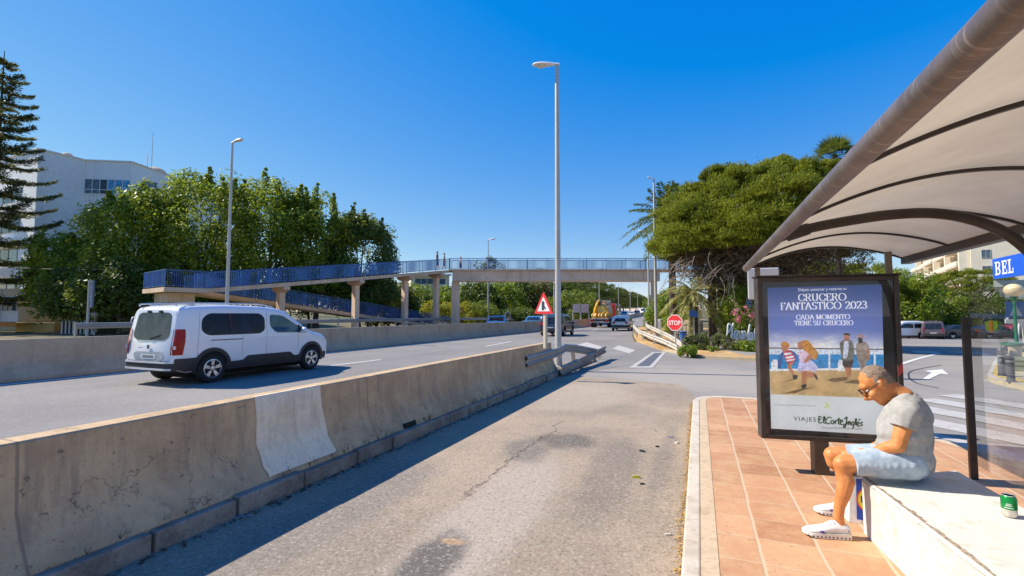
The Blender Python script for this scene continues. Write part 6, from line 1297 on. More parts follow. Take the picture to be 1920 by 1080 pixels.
# blue square crossing sign
b = D(1904, 640, 19); o = D(1904, 581, 18.9); t = thing('crossing_sign', 'blue square sign with white triangle behind the green lamp', 'road sign', (b[0], b[1], .12)); m = MB(); m.tube([(b[0], b[1], .12), (b[0], b[1], o[2] + .2)], .03, 8); m.build('post', POLE, t)
m = MB(); plate(m, [(-.38, -.34), (.38, -.34), (.38, .34), (-.38, .34)], o, ux, UP, .015); m.build('plate', SBLUE, t); m = MB(); plate(m, [(-.26, -.24), (.26, -.24), (0, .24)], o, ux, UP, .001, .003); m.build('white_triangle', plain('blue white sign film', (.35, .44, .55), .5), t); m = MB(); plate(m, [(-.42, -.54), (.6, -.54), (.6, -.37), (-.42, -.37)], o, ux, UP, .03); m.build('lower_board', SWHITE, t)
t = thing('trestle', 'white trestle legs beside the blue square sign', 'trestle', D(1914, 640, 20)); m = MB()
for a_, c_ in (((1908, 642), (1912, 600)), ((1921, 642), (1917, 600))): m.bar(D(*a_, 20), D(*c_, 20), .06, .06)
m.bar(D(1911, 602, 20), D(1918, 602, 20), .05, .05); m.build('frame', SWHITE, t)
# shop canopy with blue fascia sign
t = thing('shop_canopy', 'pale green flat shop canopy with lower eave at the picture edge', 'canopy', (*bp_(1880, 27), 0)); PALEG = plain('pale grey green render', (.44, .47, .38), .8, var=.1)
m = MB(); m.prism([tuple(bp_(1866, 27)), tuple(bp_(2060, 25)), tuple(bp_(2060, 33)), tuple(bp_(1868, 33))], zat(538, 27), zat(526, 27)); m.build('roof_slab', PALEG, t)
m = MB(); m.prism([tuple(bp_(1886, 25.5)), tuple(bp_(2060, 24)), tuple(bp_(2060, 25)), tuple(bp_(1886, 26.5))], zat(561, 25.5), zat(548, 25.5)); m.build('eave', PALEG, t)
m = MB(); p = bp_(1975, 27); m.box((*p, zat(548, 27) / 2), (.4, .4, zat(548, 27))); m.build('column', PALEG, t)
t = thing('shop_sign', 'blue shop sign with thick white serif letters above pale canopy', 'sign', (*bp_(1862, 27), zat(525, 27)))
L_, R_ = D(1862.5, 523.5, 27.0), D(1945, 516, 23.0); su = (R_ - L_); su[2] = 0; WS = np.linalg.norm(su); su /= WS; Hs = 37.5 / 890 * 27
L_[2] = L_[2]; sn_ = np.cross(su, UP)
m = MB(); plate(m, [(0, 0), (WS, 0), (WS, Hs), (0, Hs)], L_, su, UP, .16); m.build('board', plain('bright sign blue', (.012, .10, .62), .35, var=.06), t)
SLAB = {'B': [((0, 0), (.20, 1)), ], 'E': [], 'L': []}
def slabtext(m, o, su, s, h, wd):
    def rect(x0, y0, x1, y1): m.poly([o + su * (x * s) + UP * (y * h) + sn_ * (.004 + .0004 * (len(m.f) % 5)) for x, y in ((x0, y0), (x1, y0), (x1, y1), (x0, y1))])
    x = 0
    rect(.0, 0, .48, .10); rect(.0, .90, .48, 1); rect(.10, .1, .30, .9); rect(.28, .45, .5, .55)
    for cy, ry in ((.745, .255), (.26, .26)):
        oo, ii = arc(.46, cy, .30, ry, 90, -90, 12), arc(.46, cy, .12, ry - .12, 90, -90, 12)
        for k in range(12): m.poly([o + su * (q[0] * s) + UP * (q[1] * h) + sn_ * (.004 + .0004 * (k % 3)) for q in (oo[k], oo[k + 1], ii[k + 1], ii[k])])
    x = .92
    rect(x, 0, x + .70, .11); rect(x, .89, x + .68, 1); rect(x + .10, .11, x + .30, .89); rect(x + .30, .45, x + .52, .56); rect(x + .46, .34, x + .54, .67); rect(x + .58, .68, x + .68, .89); rect(x + .60, .11, x + .70, .32)
    x = 1.72
    rect(x, 0, x + .66, .11); rect(x, .89, x + .42, 1); rect(x + .11, .11, x + .31, .89); rect(x + .56, .11, x + .66, .36)
m = MB(); slabtext(m, L_ + su * .22 * Hs + UP * .17 * Hs, su, .74 * Hs, .66 * Hs, 1); m.build('sign_letters', SWHITE, t)
# ================================================================== BUS SHELTER
m = NT('weathered brown steel'); m.set(Roughness=.42, Metallic=.25, Specular_IOR_Level=.5)
f = m.noise(3, 5, .65); st = m.noise(3, 5, .75, sc=(1.5, 16, 1.5)); c = m.mix(m.ramp(f, .35, .7), (.115, .085, .07), (.20, .15, .122)); c = m.mix(m.math('MULTIPLY', m.ramp(st, .52, .72), .7), c, (.42, .34, .28)); m.col(c); m.bump(st, .15, .004); TUBE = m.mat
DARKS = plain('dark brown steel', (.042, .032, .027), .4, .3, var=.3, scale=4)
DARKF = dirty('dark bronze frame', (.060, .046, .038), (.13, .105, .09), .5, .45, .3, scale=6, bump=.05)
m = NT('translucent roof sheet'); m.set(Roughness=.45, Specular_IOR_Level=.3)
f = m.noise(1.0, 6, .65); g = m.noise(2.0, 4, .6, sc=(1, .35, 1)); c = m.mix(m.ramp(f, .36, .66), (.40, .34, .265), (.54, .465, .375)); c = m.mix(m.math('MULTIPLY', m.ramp(g, .50, .78), .6), c, (.32, .265, .195)); m.col(c)
tl = m.n('ShaderNodeBsdfTranslucent'); m.l(m.mix(.55, c, (.62, .52, .38)), tl.inputs['Color']); ms = m.n('ShaderNodeMixShader', {0: .30, 1: m.p.outputs[0], 2: tl.outputs[0]}); m.l(ms.outputs[0], m.out.inputs[0]); ROOFM = m.mat
XF, XB, ZF, ZB, Y0, Y1, CRN = .62, 2.40, 2.238, 2.30, -1.3, 7.25, .225
t = thing('bus_shelter', 'bus shelter with curved cream roof on a brown steel tube frame', 'bus shelter', (1.5, 3, .13))
def rz_(u): return ZF + (ZB - ZF) * u + CRN * math.sin(math.pi * u) ** .85
m = MB(); m.smooth = True; ny, nu = 30, 20; vs = []
for i in range(ny + 1):
    for k in range(nu + 1): u = k / nu; y = Y0 + (Y1 - Y0) * i / ny; vs.append((XF + .02 + (XB - XF - .05) * u, y, rz_(u) + .012 * math.sin(y * 5.2) * math.sin(math.pi * u)))
m.add(vs, [(i * (nu + 1) + k, i * (nu + 1) + k + 1, (i + 1) * (nu + 1) + k + 1, (i + 1) * (nu + 1) + k) for i in range(ny) for k in range(nu)]); m.build('roof_sheet', ROOFM, t)
m = MB(); m.tube([(XF, Y0 + (Y1 - Y0) * k / 40, ZF) for k in range(41)], .047, 20); m.build('front_tube', TUBE, t)
m = MB(); m.bar((XB, Y0, ZB - .02), (XB, Y1, ZB - .02), .10, .11); m.build('rear_beam', DARKF, t, bevel=.01)
for y in (7.22, 6.05, 4.85, 3.65, 2.45, 1.25, .05, -1.2):
    m = MB(); pth = [(XF + (XB - XF) * k / 24, y, rz_(k / 24) - .022) for k in range(25)]
    for a, c in zip(pth[:-1], pth[1:]): m.bar(a, c, .026, .020)
    m.build('roof_rib', DARKS, t)
for y in (4.3, .6):
    m = MB(); m.tube(smoothpath([(.72, y, 2.255), (.95, y, 2.30), (1.35, y, 2.345), (1.66, y, 2.325), (1.92, y, 2.22), (2.10, y, 2.05), (2.22, y, 1.80), (2.28, y, 1.4), (2.29, y, .9), (2.29, y, .13)], 8), .038, 14); o_ = m.build('support_arm', DARKS, t)
    m = MB(); m.tube([(.66, y, 2.235), (.74, y, 2.26), (.82, y, 2.275)], [.055, .055, .045], 12); m.build('collar', DARKS, o_)
for x, y in ((.74, 7.1), (2.18, 7.1)):
    m = MB(); m.box((x, y, 1.16 + (.02 if x < 1 else .09)), (.06, .06, 2.06 + (.04 if x < 1 else .18))); m.build('post', plain('olive brown post', (.20, .165, .12), .5, .2), t)
m = MB(); a, c = D(1402, 530, 6.72), D(1461, 530, 6.6); zb, zt_ = zat(558, 6.72), zat(503, 6.72); m.prism([xy(a), xy(c), (c[0] + .03, c[1] + .28), (a[0] + .03, a[1] + .28)], zb - .02, zt_); m.build('sign_box', plain('white painted box', (.66, .66, .67), .5, var=.05), t, bevel=.01)
# glazed back wall
XG = 2.26; pz = 1.575
m = MB(); m.box((XG, 5.55, (.13 + pz) / 2), (.055, .045, pz - .13)); m.build('glass_post', DARKS, t, bevel=.006)
m = MB(); m.box((XG, 2.2, (.13 + pz) / 2), (.055, .045, pz - .13)); m.build('glass_post', DARKS, t, bevel=.006)
m = MB(); m.poly([(XG + .035, y, z) for y, z in ((2.2, .25), (5.56, .25), (5.56, 1.81), (2.2, 1.81))]); m.build('glass_pane', sheetglass('tinted glass', (.90, .92, .90), .80, refl=.3), t)
m = MB(); q = [AX(px, py, XG + .02) for px, py in ((1846, 604), (1858, 600), (1869, 603), (1872, 612), (1866, 620), (1858, 622), (1848, 618))]; m.poly(q); o_ = m.build('leaf_sticker', plain('green sticker', (.25, .48, .03), .5), t)
m = MB(); q = [AX(px, py, XG + .017) for px, py in ((1853, 606), (1857, 601), (1861, 604), (1860, 616), (1863, 618), (1859, 624), (1853, 619), (1857, 617))]; m.poly(q); m.build('orange_mark', plain('orange sticker', (.66, .26, .03), .5), o_)
# ---- advertising panel
PL, PR = D(1421, 590, 4.56), D(1688, 590, 4.28); pu = PR - PL; pu[2] = 0; PW = np.linalg.norm(pu); pu /= PW; pn = np.array([pu[1], -pu[0], 0]); ZT0, ZT1 = .435, 1.955; OUT = PL.copy(); OUT[2] = 0
def pan(u, v, w_=0): return OUT + pu * u + UP * v + pn * w_
t = thing('advertising_panel', 'dark framed street advertising panel with cruise poster on a single leg', 'advertising panel', (*pan(PW / 2, 0)[:2], .13))
def pbox(m, u0, u1, v0, v1, w0, w1):
    P = [pan(u, v, w_) for w_ in (w0, w1) for u, v in ((u0, v0), (u1, v0), (u1, v1), (u0, v1))]; m.add(P, [(3, 2, 1, 0), (4, 5, 6, 7), (0, 1, 5, 4), (1, 2, 6, 5), (2, 3, 7, 6), (3, 0, 4, 7)])
m = MB(); fw = .042
pbox(m, 0, fw, ZT0, ZT1, -.13, .012); pbox(m, PW - fw, PW, ZT0, ZT1, -.13, .012); pbox(m, fw + .0005, PW - fw - .0005, ZT0, ZT0 + fw, -.13, .010); pbox(m, fw + .0005, PW - fw - .0005, ZT1 - fw, ZT1, -.13, .010); m.build('frame', DARKF, t, bevel=.006)
m = MB(); pbox(m, -.012, PW + .012, ZT1 + .001, ZT1 + .02, -.15, .02); m.build('top_cap', DARKS, t, bevel=.005)
m = MB(); pbox(m, fw + .001, PW - fw - .001, ZT0 + fw + .001, ZT1 - fw - .001, -.125, -.03); m.build('backing', plain('black backing', (.012, .010, .010), .5, var=.3, scale=5), t)
m = MB(); m.poly([pan(u, v, -.002) for u, v in ((fw, ZT0 + fw), (PW - fw, ZT0 + fw), (PW - fw, ZT1 - fw), (fw, ZT1 - fw))]); m.build('glass_pane', sheetglass('poster glass', (.97, .98, .99), .90, .02, refl=1.1), t)
lu = float(np.dot(D(1543, 850, 4.42) - OUT, pu)); m = MB(); pbox(m, lu - .06, lu + .06, .13, ZT0 + .02, -.12, -.0); m.build('leg', plain('bronze leg', (.10, .08, .06), .45, .4, var=.25), t, bevel=.006)
PPW = -.0275
def P(px, py, k=0):                                     # a point of the printed sheet
    d = ray(px, py); q = pan(0, 0, PPW + k * .0001); s = np.dot(q - CP, pn) / np.dot(d, pn); return CP + d * s
m = NT('printed poster sky'); m.set(Roughness=.4); zz = m.n('ShaderNodeSeparateXYZ', {0: m.pos()}).outputs[2]; f = m.noise(5, 5, .65, sc=(1, 1, 2.2))
zA, zB, zC = P(1550, 536)[2], P(1550, 615)[2], P(1550, 662)[2]
c = m.mix(m.ramp(zz, zA, zB), (.025, .060, .215), (.15, .20, .45)); c = m.mix(m.ramp(zz, zB, zC), c, (.62, .62, .68)); c = m.mix(m.math('MULTIPLY', m.ramp(f, .46, .68), m.ramp(zz, zB, zC + .02)), c, (.80, .78, .68)); m.col(c); PSKY = m.mat; PSKY_ = PSKY
def glow_print(mt, k=.42):  # faint emission added to the print so the poster looks brighter
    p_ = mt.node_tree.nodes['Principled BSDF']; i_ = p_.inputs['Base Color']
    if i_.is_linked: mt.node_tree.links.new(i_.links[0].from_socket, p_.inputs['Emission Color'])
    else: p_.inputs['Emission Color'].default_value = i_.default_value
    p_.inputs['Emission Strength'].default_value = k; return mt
def pcol(n, c): return glow_print(plain('print ' + n, c, .45, var=.30, scale=38))
def ppoly(name, pts, mat, k, par, cv=False):
    m = MB(); 
    if cv: pts = [tuple(p[:2]) for p in smoothpath([(a, b, 0) for a, b in pts + [pts[0]]], 4)[:-1]]
    m.poly([P(a, b, k) for a, b in pts]); return m.build(name, mat, par)
TLp, TRp, BRp, BLp = (1439, 540), (1653.5, 533), (1659.5, 816), (1446, 803.5)
PO = ppoly('poster', [TLp, TRp, BRp, BLp], glow_print(plain('print pale grey', (.60, .62, .62), .45, var=.05, scale=4)), 0, t)
ppoly('print_sky', [TLp, TRp, (1657, 690), (1443, 676)], PSKY, 2, PO)
SEA = pcol('sea blue', (.035, .24, .50)); DECK = glow_print(plain('print deck timber', (.52, .36, .17), .45, var=.22, scale=7)); glow_print(PSKY); PWH = pcol('white', (.72, .72, .74)); SK = pcol('skin', (.42, .19, .10)); DKB = pcol('dark', (.06, .05, .045)); HAIR = pcol('hair', (.50, .23, .05)); SHA = pcol('deck shadow', (.16, .11, .055))
ppoly('print_sea', [(1442.3, 664), (1656.2, 664), (1657, 694), (1443, 694)], SEA, 4, PO); ppoly('print_ship_side', [(1442.1, 655), (1656, 655), (1656.3, 664.5), (1442.3, 664.5)], pcol('haze white', (.60, .66, .72)), 5, PO)
ppoly('print_deck', [(1443, 693), (1657, 690), (1658.2, 747), (1445, 739)], DECK, 6, PO)
for px in (1555, 1640, 1480): ppoly('print_rail_post', [(px - 1.7, 650), (px + 1.7, 650), (px + 1.9, 692), (px - 1.9, 692)], PWH, 8, PO)
ppoly('print_rail', [(1442, 651.5), (1656, 654), (1656, 656), (1442, 653.5)], DKB, 9, PO); ppoly('print_deck_edge', [(1443, 692), (1657, 689), (1657, 693), (1443, 695.5)], PWH, 9, PO)
for px in (1452, 1577): ppoly('print_mooring_post', [(px - 6, 696), (px - 6, 680), (px - 3, 674), (px + 4, 674), (px + 7, 680), (px + 7, 696)], PWH, 10, PO)
# boy, girl, couple
for pts in ([(1450, 722), (1490, 709), (1494, 711), (1470, 716)], [(1466, 738), (1500, 729), (1528, 726), (1505, 732), (1490, 738)], [(1551, 713), (1560, 709), (1592, 706), (1588, 713), (1565, 717)], [(1580, 718), (1600, 712), (1622, 714), (1612, 720)]): ppoly('print_shadow', pts, SHA, 11, PO)
boy = [([(1458, 690), (1459, 676), (1466, 660), (1478, 656), (1492, 662), (1494, 676), (1486, 682), (1476, 660), (1468, 668), (1464, 690)], pcol('denim', (.06, .12, .30))), ([(1476, 679), (1489, 677), (1484, 688), (1492, 704), (1488, 707), (1477, 690)], SK), ([(1486, 704), (1495, 703), (1494, 711), (1487, 710)], DKB), ([(1468, 660), (1482, 658), (1491, 675), (1476, 680)], pcol('red stripe', (.55, .05, .06))), ([(1470, 662), (1482, 661), (1484, 664), (1471, 666)], PWH), ([(1473, 669), (1486, 667), (1488, 670), (1474, 672.5)], PWH), ([(1475, 675), (1489, 672.5), (1490, 675), (1477, 678)], PWH), ([(1466, 647), (1476, 645), (1478, 654), (1472, 659), (1466, 656)], SK), ([(1464, 650), (1466, 642), (1474, 641), (1480, 646), (1479, 653), (1475, 648), (1467, 648)], HAIR)]
girl = [([(1501, 694), (1511, 694), (1512, 714), (1509, 722), (1505, 722), (1503, 708)], SK), ([(1512, 696), (1530, 701), (1530, 706), (1512, 708)], SK), ([(1528, 701), (1533, 707), (1532, 713), (1526, 704)], DKB), ([(1502, 722), (1511, 720), (1512, 726), (1504, 729)], DKB), ([(1496, 690), (1500, 676), (1518, 674), (1533, 688), (1528, 697), (1515, 694), (1497, 697)], pcol('lilac skirt', (.52, .50, .70))), ([(1497, 660), (1508, 657), (1516, 664), (1517, 677), (1500, 678)], pcol('pink top', (.66, .50, .60))), ([(1500, 641), (1514, 638), (1526, 652), (1534, 662), (1530, 674), (1522, 672), (1513, 660), (1507, 657), (1504, 648)], HAIR), ([(1495, 643), (1503, 640), (1506, 648), (1503, 655), (1497, 654)], SK), ([(1517, 664), (1524, 668), (1512, 680), (1508, 677)], SK)]
man_ = [([(1582, 687), (1589, 687), (1592, 700), (1590, 708), (1587, 708), (1586, 698)], SK), ([(1590, 687), (1596, 687), (1596, 704), (1592, 706)], SK), ([(1580, 674), (1598, 672), (1597, 688), (1581, 687)], DKB), ([(1574, 642), (1583, 637), (1593, 637), (1600, 645), (1600, 674), (1578, 675), (1577, 668)], pcol('grey jacket', (.17, .155, .13))), ([(1583, 640), (1591, 639), (1589, 668), (1581, 671)], pcol('pale shirt', (.56, .57, .66))), ([(1583, 628), (1592, 628), (1592, 636), (1587, 640), (1583, 636)], SK), ([(1582, 629), (1583, 625), (1592, 625), (1593, 630), (1588, 628)], DKB)]
woman = [([(1606, 645), (1614, 640), (1625, 643), (1630, 655), (1627, 672), (1622, 690), (1615, 712), (1611, 712), (1613, 690), (1606, 668)], pcol('taupe dress', (.27, .21, .17))), ([(1607, 646), (1616, 643), (1626, 647), (1626, 656), (1608, 655)], pcol('taupe check', (.36, .29, .24))), ([(1627, 655), (1631, 658), (1630, 674), (1626, 674)], SK), ([(1608, 632), (1616, 632), (1617, 641), (1611, 644)], DKB), ([(1605, 633), (1609, 627), (1617, 627), (1622, 634), (1613, 633)], pcol('pink hat', (.46, .30, .30)))]
k = 14
for nm, grp in (('print_boy', boy), ('print_girl', girl), ('print_man', man_), ('print_woman', woman)):
    root = None
    for pts, mt in grp:
        m = MB(); pp = [tuple(p[:2]) for p in smoothpath([(a, b, 0) for a, b in pts + [pts[0]]], 3)[:-1]]; m.poly([P(a, b, k) for a, b in pp]); m.build(nm, mt, PO); k += 1
LET = glow_print(flat('print white lettering', (.80, .80, .80))); LDK = flat('print dark lettering', (.05, .06, .06)); LGR = flat('print green lettering', (.02, .13, .035)); LGY = flat('print grey lettering', (.30, .31, .31))
def pline(fn, txt, a, b, hpx, mat, name, k=60, **kw):
    A_, B_ = P(*a, k), P(*b, k); e = B_ - A_; wd = np.linalg.norm(e); e /= wd; h = P(a[0], a[1] - hpx, k); hh = np.linalg.norm(h - A_); upv = np.cross(pn, e); m = MB(); fn(m, txt, A_, e, upv, wd, hh, **kw); return m.build(name, mat, PO)
pline(put_text, 'Déjate asesorar y reserva tu', (1497, 546), (1587, 543.5), 5.6, LET, 'print_tagline')
pline(pentext, 'CRUCERO', (1497, 564.5), (1587, 563), 13, LET, 'print_title', w=.17, thin=.045)
pline(pentext, 'FANTASTICO 2023', (1464, 581), (1626, 578), 13, LET, 'print_title', w=.17, thin=.045)
m = MB(); m.poly([P(a, b, 60) for a, b in ((1463, 584.2), (1627, 584.2), (1627, 585), (1463, 585))]); m.build('print_rule', LGY, PO)
pline(pentext, 'CADA MOMENTO', (1493, 599), (1594, 598), 8.5, LET, 'print_subtitle', w=.18, thin=.05)
pline(pentext, 'TIENE SU CRUCERO', (1490, 610), (1600, 609.5), 8.5, LET, 'print_subtitle', w=.18, thin=.05)
pline(put_text, 'VIAJES', (1488, 788.5), (1530, 790.5), 8, LDK, 'print_agency', space=1.25, bold=.004)
scr = [[(1541, 783), (1536, 781), (1535, 786), (1539, 786), (1535, 788), (1536, 793), (1542, 792)], [(1544, 792), (1547, 784), (1545, 781), (1544, 788), (1545, 793), (1549, 793)], [(1559, 784), (1555, 782), (1549, 787), (1550, 794), (1557, 794)], [(1561, 788), (1558, 791), (1561, 795), (1564, 791), (1561, 788)], [(1566, 788), (1566, 795), (1567, 790), (1570, 788)], [(1573, 783), (1572, 794), (1575, 795)], [(1570, 787), (1576, 787)], [(1576, 792), (1580, 790), (1578, 787), (1575, 791), (1577, 796), (1582, 795)],
       [(1583, 786), (1588, 782), (1587, 790), (1585, 800), (1582, 802), (1583, 797), (1590, 792)], [(1590, 790), (1590, 797), (1592, 791), (1594, 791), (1594, 797)], [(1601, 791), (1597, 792), (1597, 797), (1601, 796), (1601, 791), (1600, 802), (1597, 803)], [(1604, 797), (1606, 786), (1604, 787), (1604, 797)], [(1607, 796), (1611, 794), (1609, 791), (1606, 795), (1608, 799), (1612, 798)], [(1610, 788), (1613, 786)], [(1618, 792), (1614, 793), (1617, 797), (1613, 799)]]
m = MB()
for s in scr: sp = smoothpath([(a, b, 0) for a, b in s], 5); m.tube([P(p[0], p[1], 62) for p in sp], .0052, 5)
m.build('print_agency_script', LGR, PO)
pline(put_text, 'Vive queriéndolo todo y vuelve', (1541, 803.5), (1617, 806), 4.6, LGY, 'print_small_line')
pline(put_text, 'Consulta condiciones en tu agencia', (1452, 760), (1530, 762), 2.6, LGY, 'print_small_line')
m = MB()
for a, b in ((1549, 757), (1552, 760), (1548, 763), (1553, 765)): m.poly([P(a + dx_, b + dy_, 60) for dx_, dy_ in ((-3, 0), (0, -1.8), (4, 0), (0, 1.8))])
m.build('print_leaf_mark', pcol('lime leaf mark', (.45, .55, .12)), PO)
m = MB(); m.poly([pan(PW - .041, v, .0135) + pu * u for u, v in ((.0, 1.13), (.036, 1.18), (.036, 1.09), (.0, 1.05))]); m.build('red_reflection', plain('painted red reflection', (.5, .05, .04), .4), t)  # reflection of something red at the frame edge, painted as a flat patch
# ---- bench
m = NT('white painted concrete'); m.set(Roughness=.75, Specular_IOR_Level=.3); f = m.noise(2.2, 6, .68); g = m.noise(9, 5, .7); z = m.n('ShaderNodeSeparateXYZ', {0: m.pos()}).outputs[2]
c = m.mix(m.ramp(f, .35, .68), (.60, .565, .49), (.74, .715, .66)); c = m.mix(m.math('MULTIPLY', m.ramp(g, .50, .72), .6), c, (.46, .38, .28)); c = m.mix(m.math('MULTIPLY', m.ramp(m.noise(1.1, 9, .78), .50, .66), .55), c, (.50, .42, .32)); c = m.mix(m.math('MULTIPLY', m.ramp(m.noise(22, 3), .68, .75), .7), c, (.34, .27, .20)); m.col(c); m.bump(g, .35, .01); BENCH = m.mat
t = thing('bench', 'long white painted concrete bench with a worn front edge under the shelter', 'bench', (1.4, 2, .13))
bpoly = [(1.0, 3.93), (1.68, 4.36), (1.80, 1.8), (1.95, -1.2), (1.43, -1.2), (1.20, 1.8)]
m = MB(); m.prism(bpoly, .12, .50); bo = m.build('block', BENCH, t, bevel=.018)
m = MB(); rng = np.random.default_rng(2); e0, e1 = np.array([1.0, 3.93]), np.array([1.20, 1.8])
for k in range(42):
    a = e0 + (e1 - e0) * (k / 42); c = e0 + (e1 - e0) * ((k + 1.05) / 42); w0, w1 = rng.uniform(.008, .03, 2); m.poly([(a[0] - .0015, a[1], .50 - .012 - w0 * .35), (c[0] - .0015, c[1], .50 - .012 - w1 * .35), (c[0] + .018, c[1], .5012), (c[0] + .018 + w1, c[1], .5012), (a[0] + .018 + w0, a[1], .5012), (a[0] + .018, a[1], .5012)])
m.build('worn_edge', plain('bare worn concrete', (.33, .25, .175), .95, var=.45, scale=25, bump=.8, bscale=60), t)
# ---- drinks can
b = G(1893, 969, .5); b[2] = .5025; t = thing('drinks_can', 'small green and silver drinks can standing on the bench', 'can', b)
m = MB(); m.lathe([(.024, 0), (.031, .006), (.033, .012), (.033, .042)], b, 24); m.build('base', plain('silver white can', (.62, .58, .50), .3, .5, var=.2, scale=30), t); m = MB(); m.lathe([(.0332, .042), (.0332, .098), (.029, .108), (.0265, .112)], b, 24); m.build('green_sleeve', plain('can green', (.01, .26, .055), .25, .4, var=.1), t); m = MB(); m.lathe([(.0265, .112), (.027, .115), (.025, .115), (.024, .110), (.001, .110)], b, 24); m.build('lid', CHROME, t)
m = MB(); dv_ = np.array([-b[0], -b[1], 0]); dv_ /= np.linalg.norm(dv_); a0 = math.atan2(dv_[1], dv_[0])
for z, wd in ((.062, .40), (.050, .55), (.070, .3)):
    for j in range(8): a1 = a0 - wd + 2 * wd * j / 8; a2 = a1 + 2 * wd / 8 * .72; m.poly([(b[0] + .0338 * math.cos(q), b[1] + .0338 * math.sin(q), b[2] + zz_) for q, zz_ in ((a1, z), (a2, z), (a2, z + .005), (a1, z + .005))])
m.build('white_lettering', flat('can white', (.7, .7, .66)), t)
# ---- shopping bag
t = thing('shopping_bag', 'white shopping bag with blue square and yellow disc behind the bench end', 'bag', (1.05, 4.15, .13)); X0, X1, YF, YB, Z0, Z1 = .962, 1.19, 4.085, 4.24, .132, .452
m = MB(); rng = np.random.default_rng(9); m.smooth = True
cor = [(X0, YF), (X1, YF), (X1, YB), ((X0 + X1) / 2, YB + .01), (X0, YB), (X0 - .006, (YF + YB) / 2)]; rows = 6; vs = []
for i in range(rows + 1):
    z = Z0 + (Z1 - Z0) * i / rows; f = 1 - .10 * (i / rows)
    for x, y in cor: vs.append((((x - 1.07) * f + 1.07) + rng.normal(0, .003), (y - 4.16) * f + 4.16 + rng.normal(0, .002) * (y > YF + .01), z))
n = len(cor); m.add(vs, [(i * n + k, i * n + (k + 1) % n, (i + 1) * n + (k + 1) % n, (i + 1) * n + k) for i in range(rows) for k in range(n)] + [list(range(n))]); m.build('bag_body', plain('white bag film', (.72, .72, .72), .4, var=.1, scale=8, bump=.3), t, angle=25)
def bagpt(x, z, e): f = 1 - .10 * (z - Z0) / (Z1 - Z0); return (((x - 1.07) * f + 1.07), (YF - 4.16) * f + 4.16 - .005 - e, z)
m = MB(); m.poly([bagpt(*p, 0) for p in ((1.005, .16), (1.185, .16), (1.185, .44), (1.005, .44))]); m.build('blue_panel', plain('bag blue', (.012, .06, .42), .4), t)
cx, cz = 1.098, .30
for r_, e, nm, c_ in ((.094, .001, 'red_ring', (.62, .06, .03)), (.084, .002, 'yellow_disc', (.76, .60, .02))): m = MB(); m.poly([bagpt(cx + r_ * math.cos(k * .2618), cz + r_ * math.sin(k * .2618), e) for k in range(24)]); m.build(nm, plain('bag ' + nm.replace('_', ' '), c_, .4), t)
m = MB(); put_text(m, 'LIDL', np.array(bagpt(cx - .066, cz - .018, .0032)), (1, 0, 0), (0, -.02, 1), .132, .045, 1.0, .03); m.build('bag_letters', plain('bag letter blue', (.012, .05, .36), .4), t)
m = MB()
for k in range(11): z = .17 + .024 * k; m.poly([(X0 - .012 + .0, YF + .02, z), (X0 - .012, YF + .02 + rng.uniform(.05, .11), z), (X0 - .012, YF + .02 + .08, z + .006), (X0 - .012, YF + .02, z + .006)])
m.build('grey_print_lines', flat('grey print', (.45, .45, .47)), t)
# ---- scraps on the lane
def scrap(label, px, py, w_, l_, c, rz, h=.012, name='litter_scrap'):
    b = G(px, py, .009); m = MB(); pts = [(-w_, -l_), (w_ * .9, -l_ * 1.1), (w_ * 1.1, l_ * .8), (-w_ * .8, l_)]; cs, sn2 = math.cos(rz), math.sin(rz)
    top = [(b[0] + a * cs - q * sn2, b[1] + a * sn2 + q * cs, .010 + h * (1 + .4 * math.sin(i * 2))) for i, (a, q) in enumerate(pts)]; m.add([(p[0], p[1], .0095) for p in top] + top, [(0, 3, 2, 1), (4, 5, 6, 7), (0, 1, 5, 4), (1, 2, 6, 5), (2, 3, 7, 6), (3, 0, 4, 7)])
    tag(m.build(name, plain('scrap ' + label[:12], c, .5, var=.2), base=(b[0], b[1], .009)), label, 'litter', 'litter on the lane')
scrap('bright yellow plastic scrap lying on the lane', 1193, 896, .036, .013, (.66, .68, .03), .2, .02); scrap('black scrap just below the yellow plastic one', 1204, 908, .02, .01, (.015, .015, .015), .5); scrap('dark blue scrap on the lane, larger of the dark pair', 1204, 847, .028, .016, (.02, .035, .06), -.3, .02); scrap('small black scrap near the dark blue one', 1232, 838, .022, .012, (.02, .02, .02), .6, .014)
scrap('flattened pale blue packet near the kerb', 1259, 820, .035, .014, (.16, .22, .34), .1, .008); scrap('pinkish scrap of paper near the kerb', 1243, 859, .03, .012, (.52, .32, .33), .3, .004); scrap('white paper scrap lying against the kerb', 1268, 831, .03, .02, (.62, .55, .46), 1.2, .012); scrap('small white paper scrap low by the kerb', 1252, 1003, .022, .012, (.62, .57, .48), .4, .01); scrap('tiny white scrap beyond the others on the lane', 1228, 807, .014, .01, (.62, .6, .56), .4, .01); scrap('flat silver strip lying at the foot of the barrier', 447, 970, .10, .02, (.30, .30, .31), .75, .006)
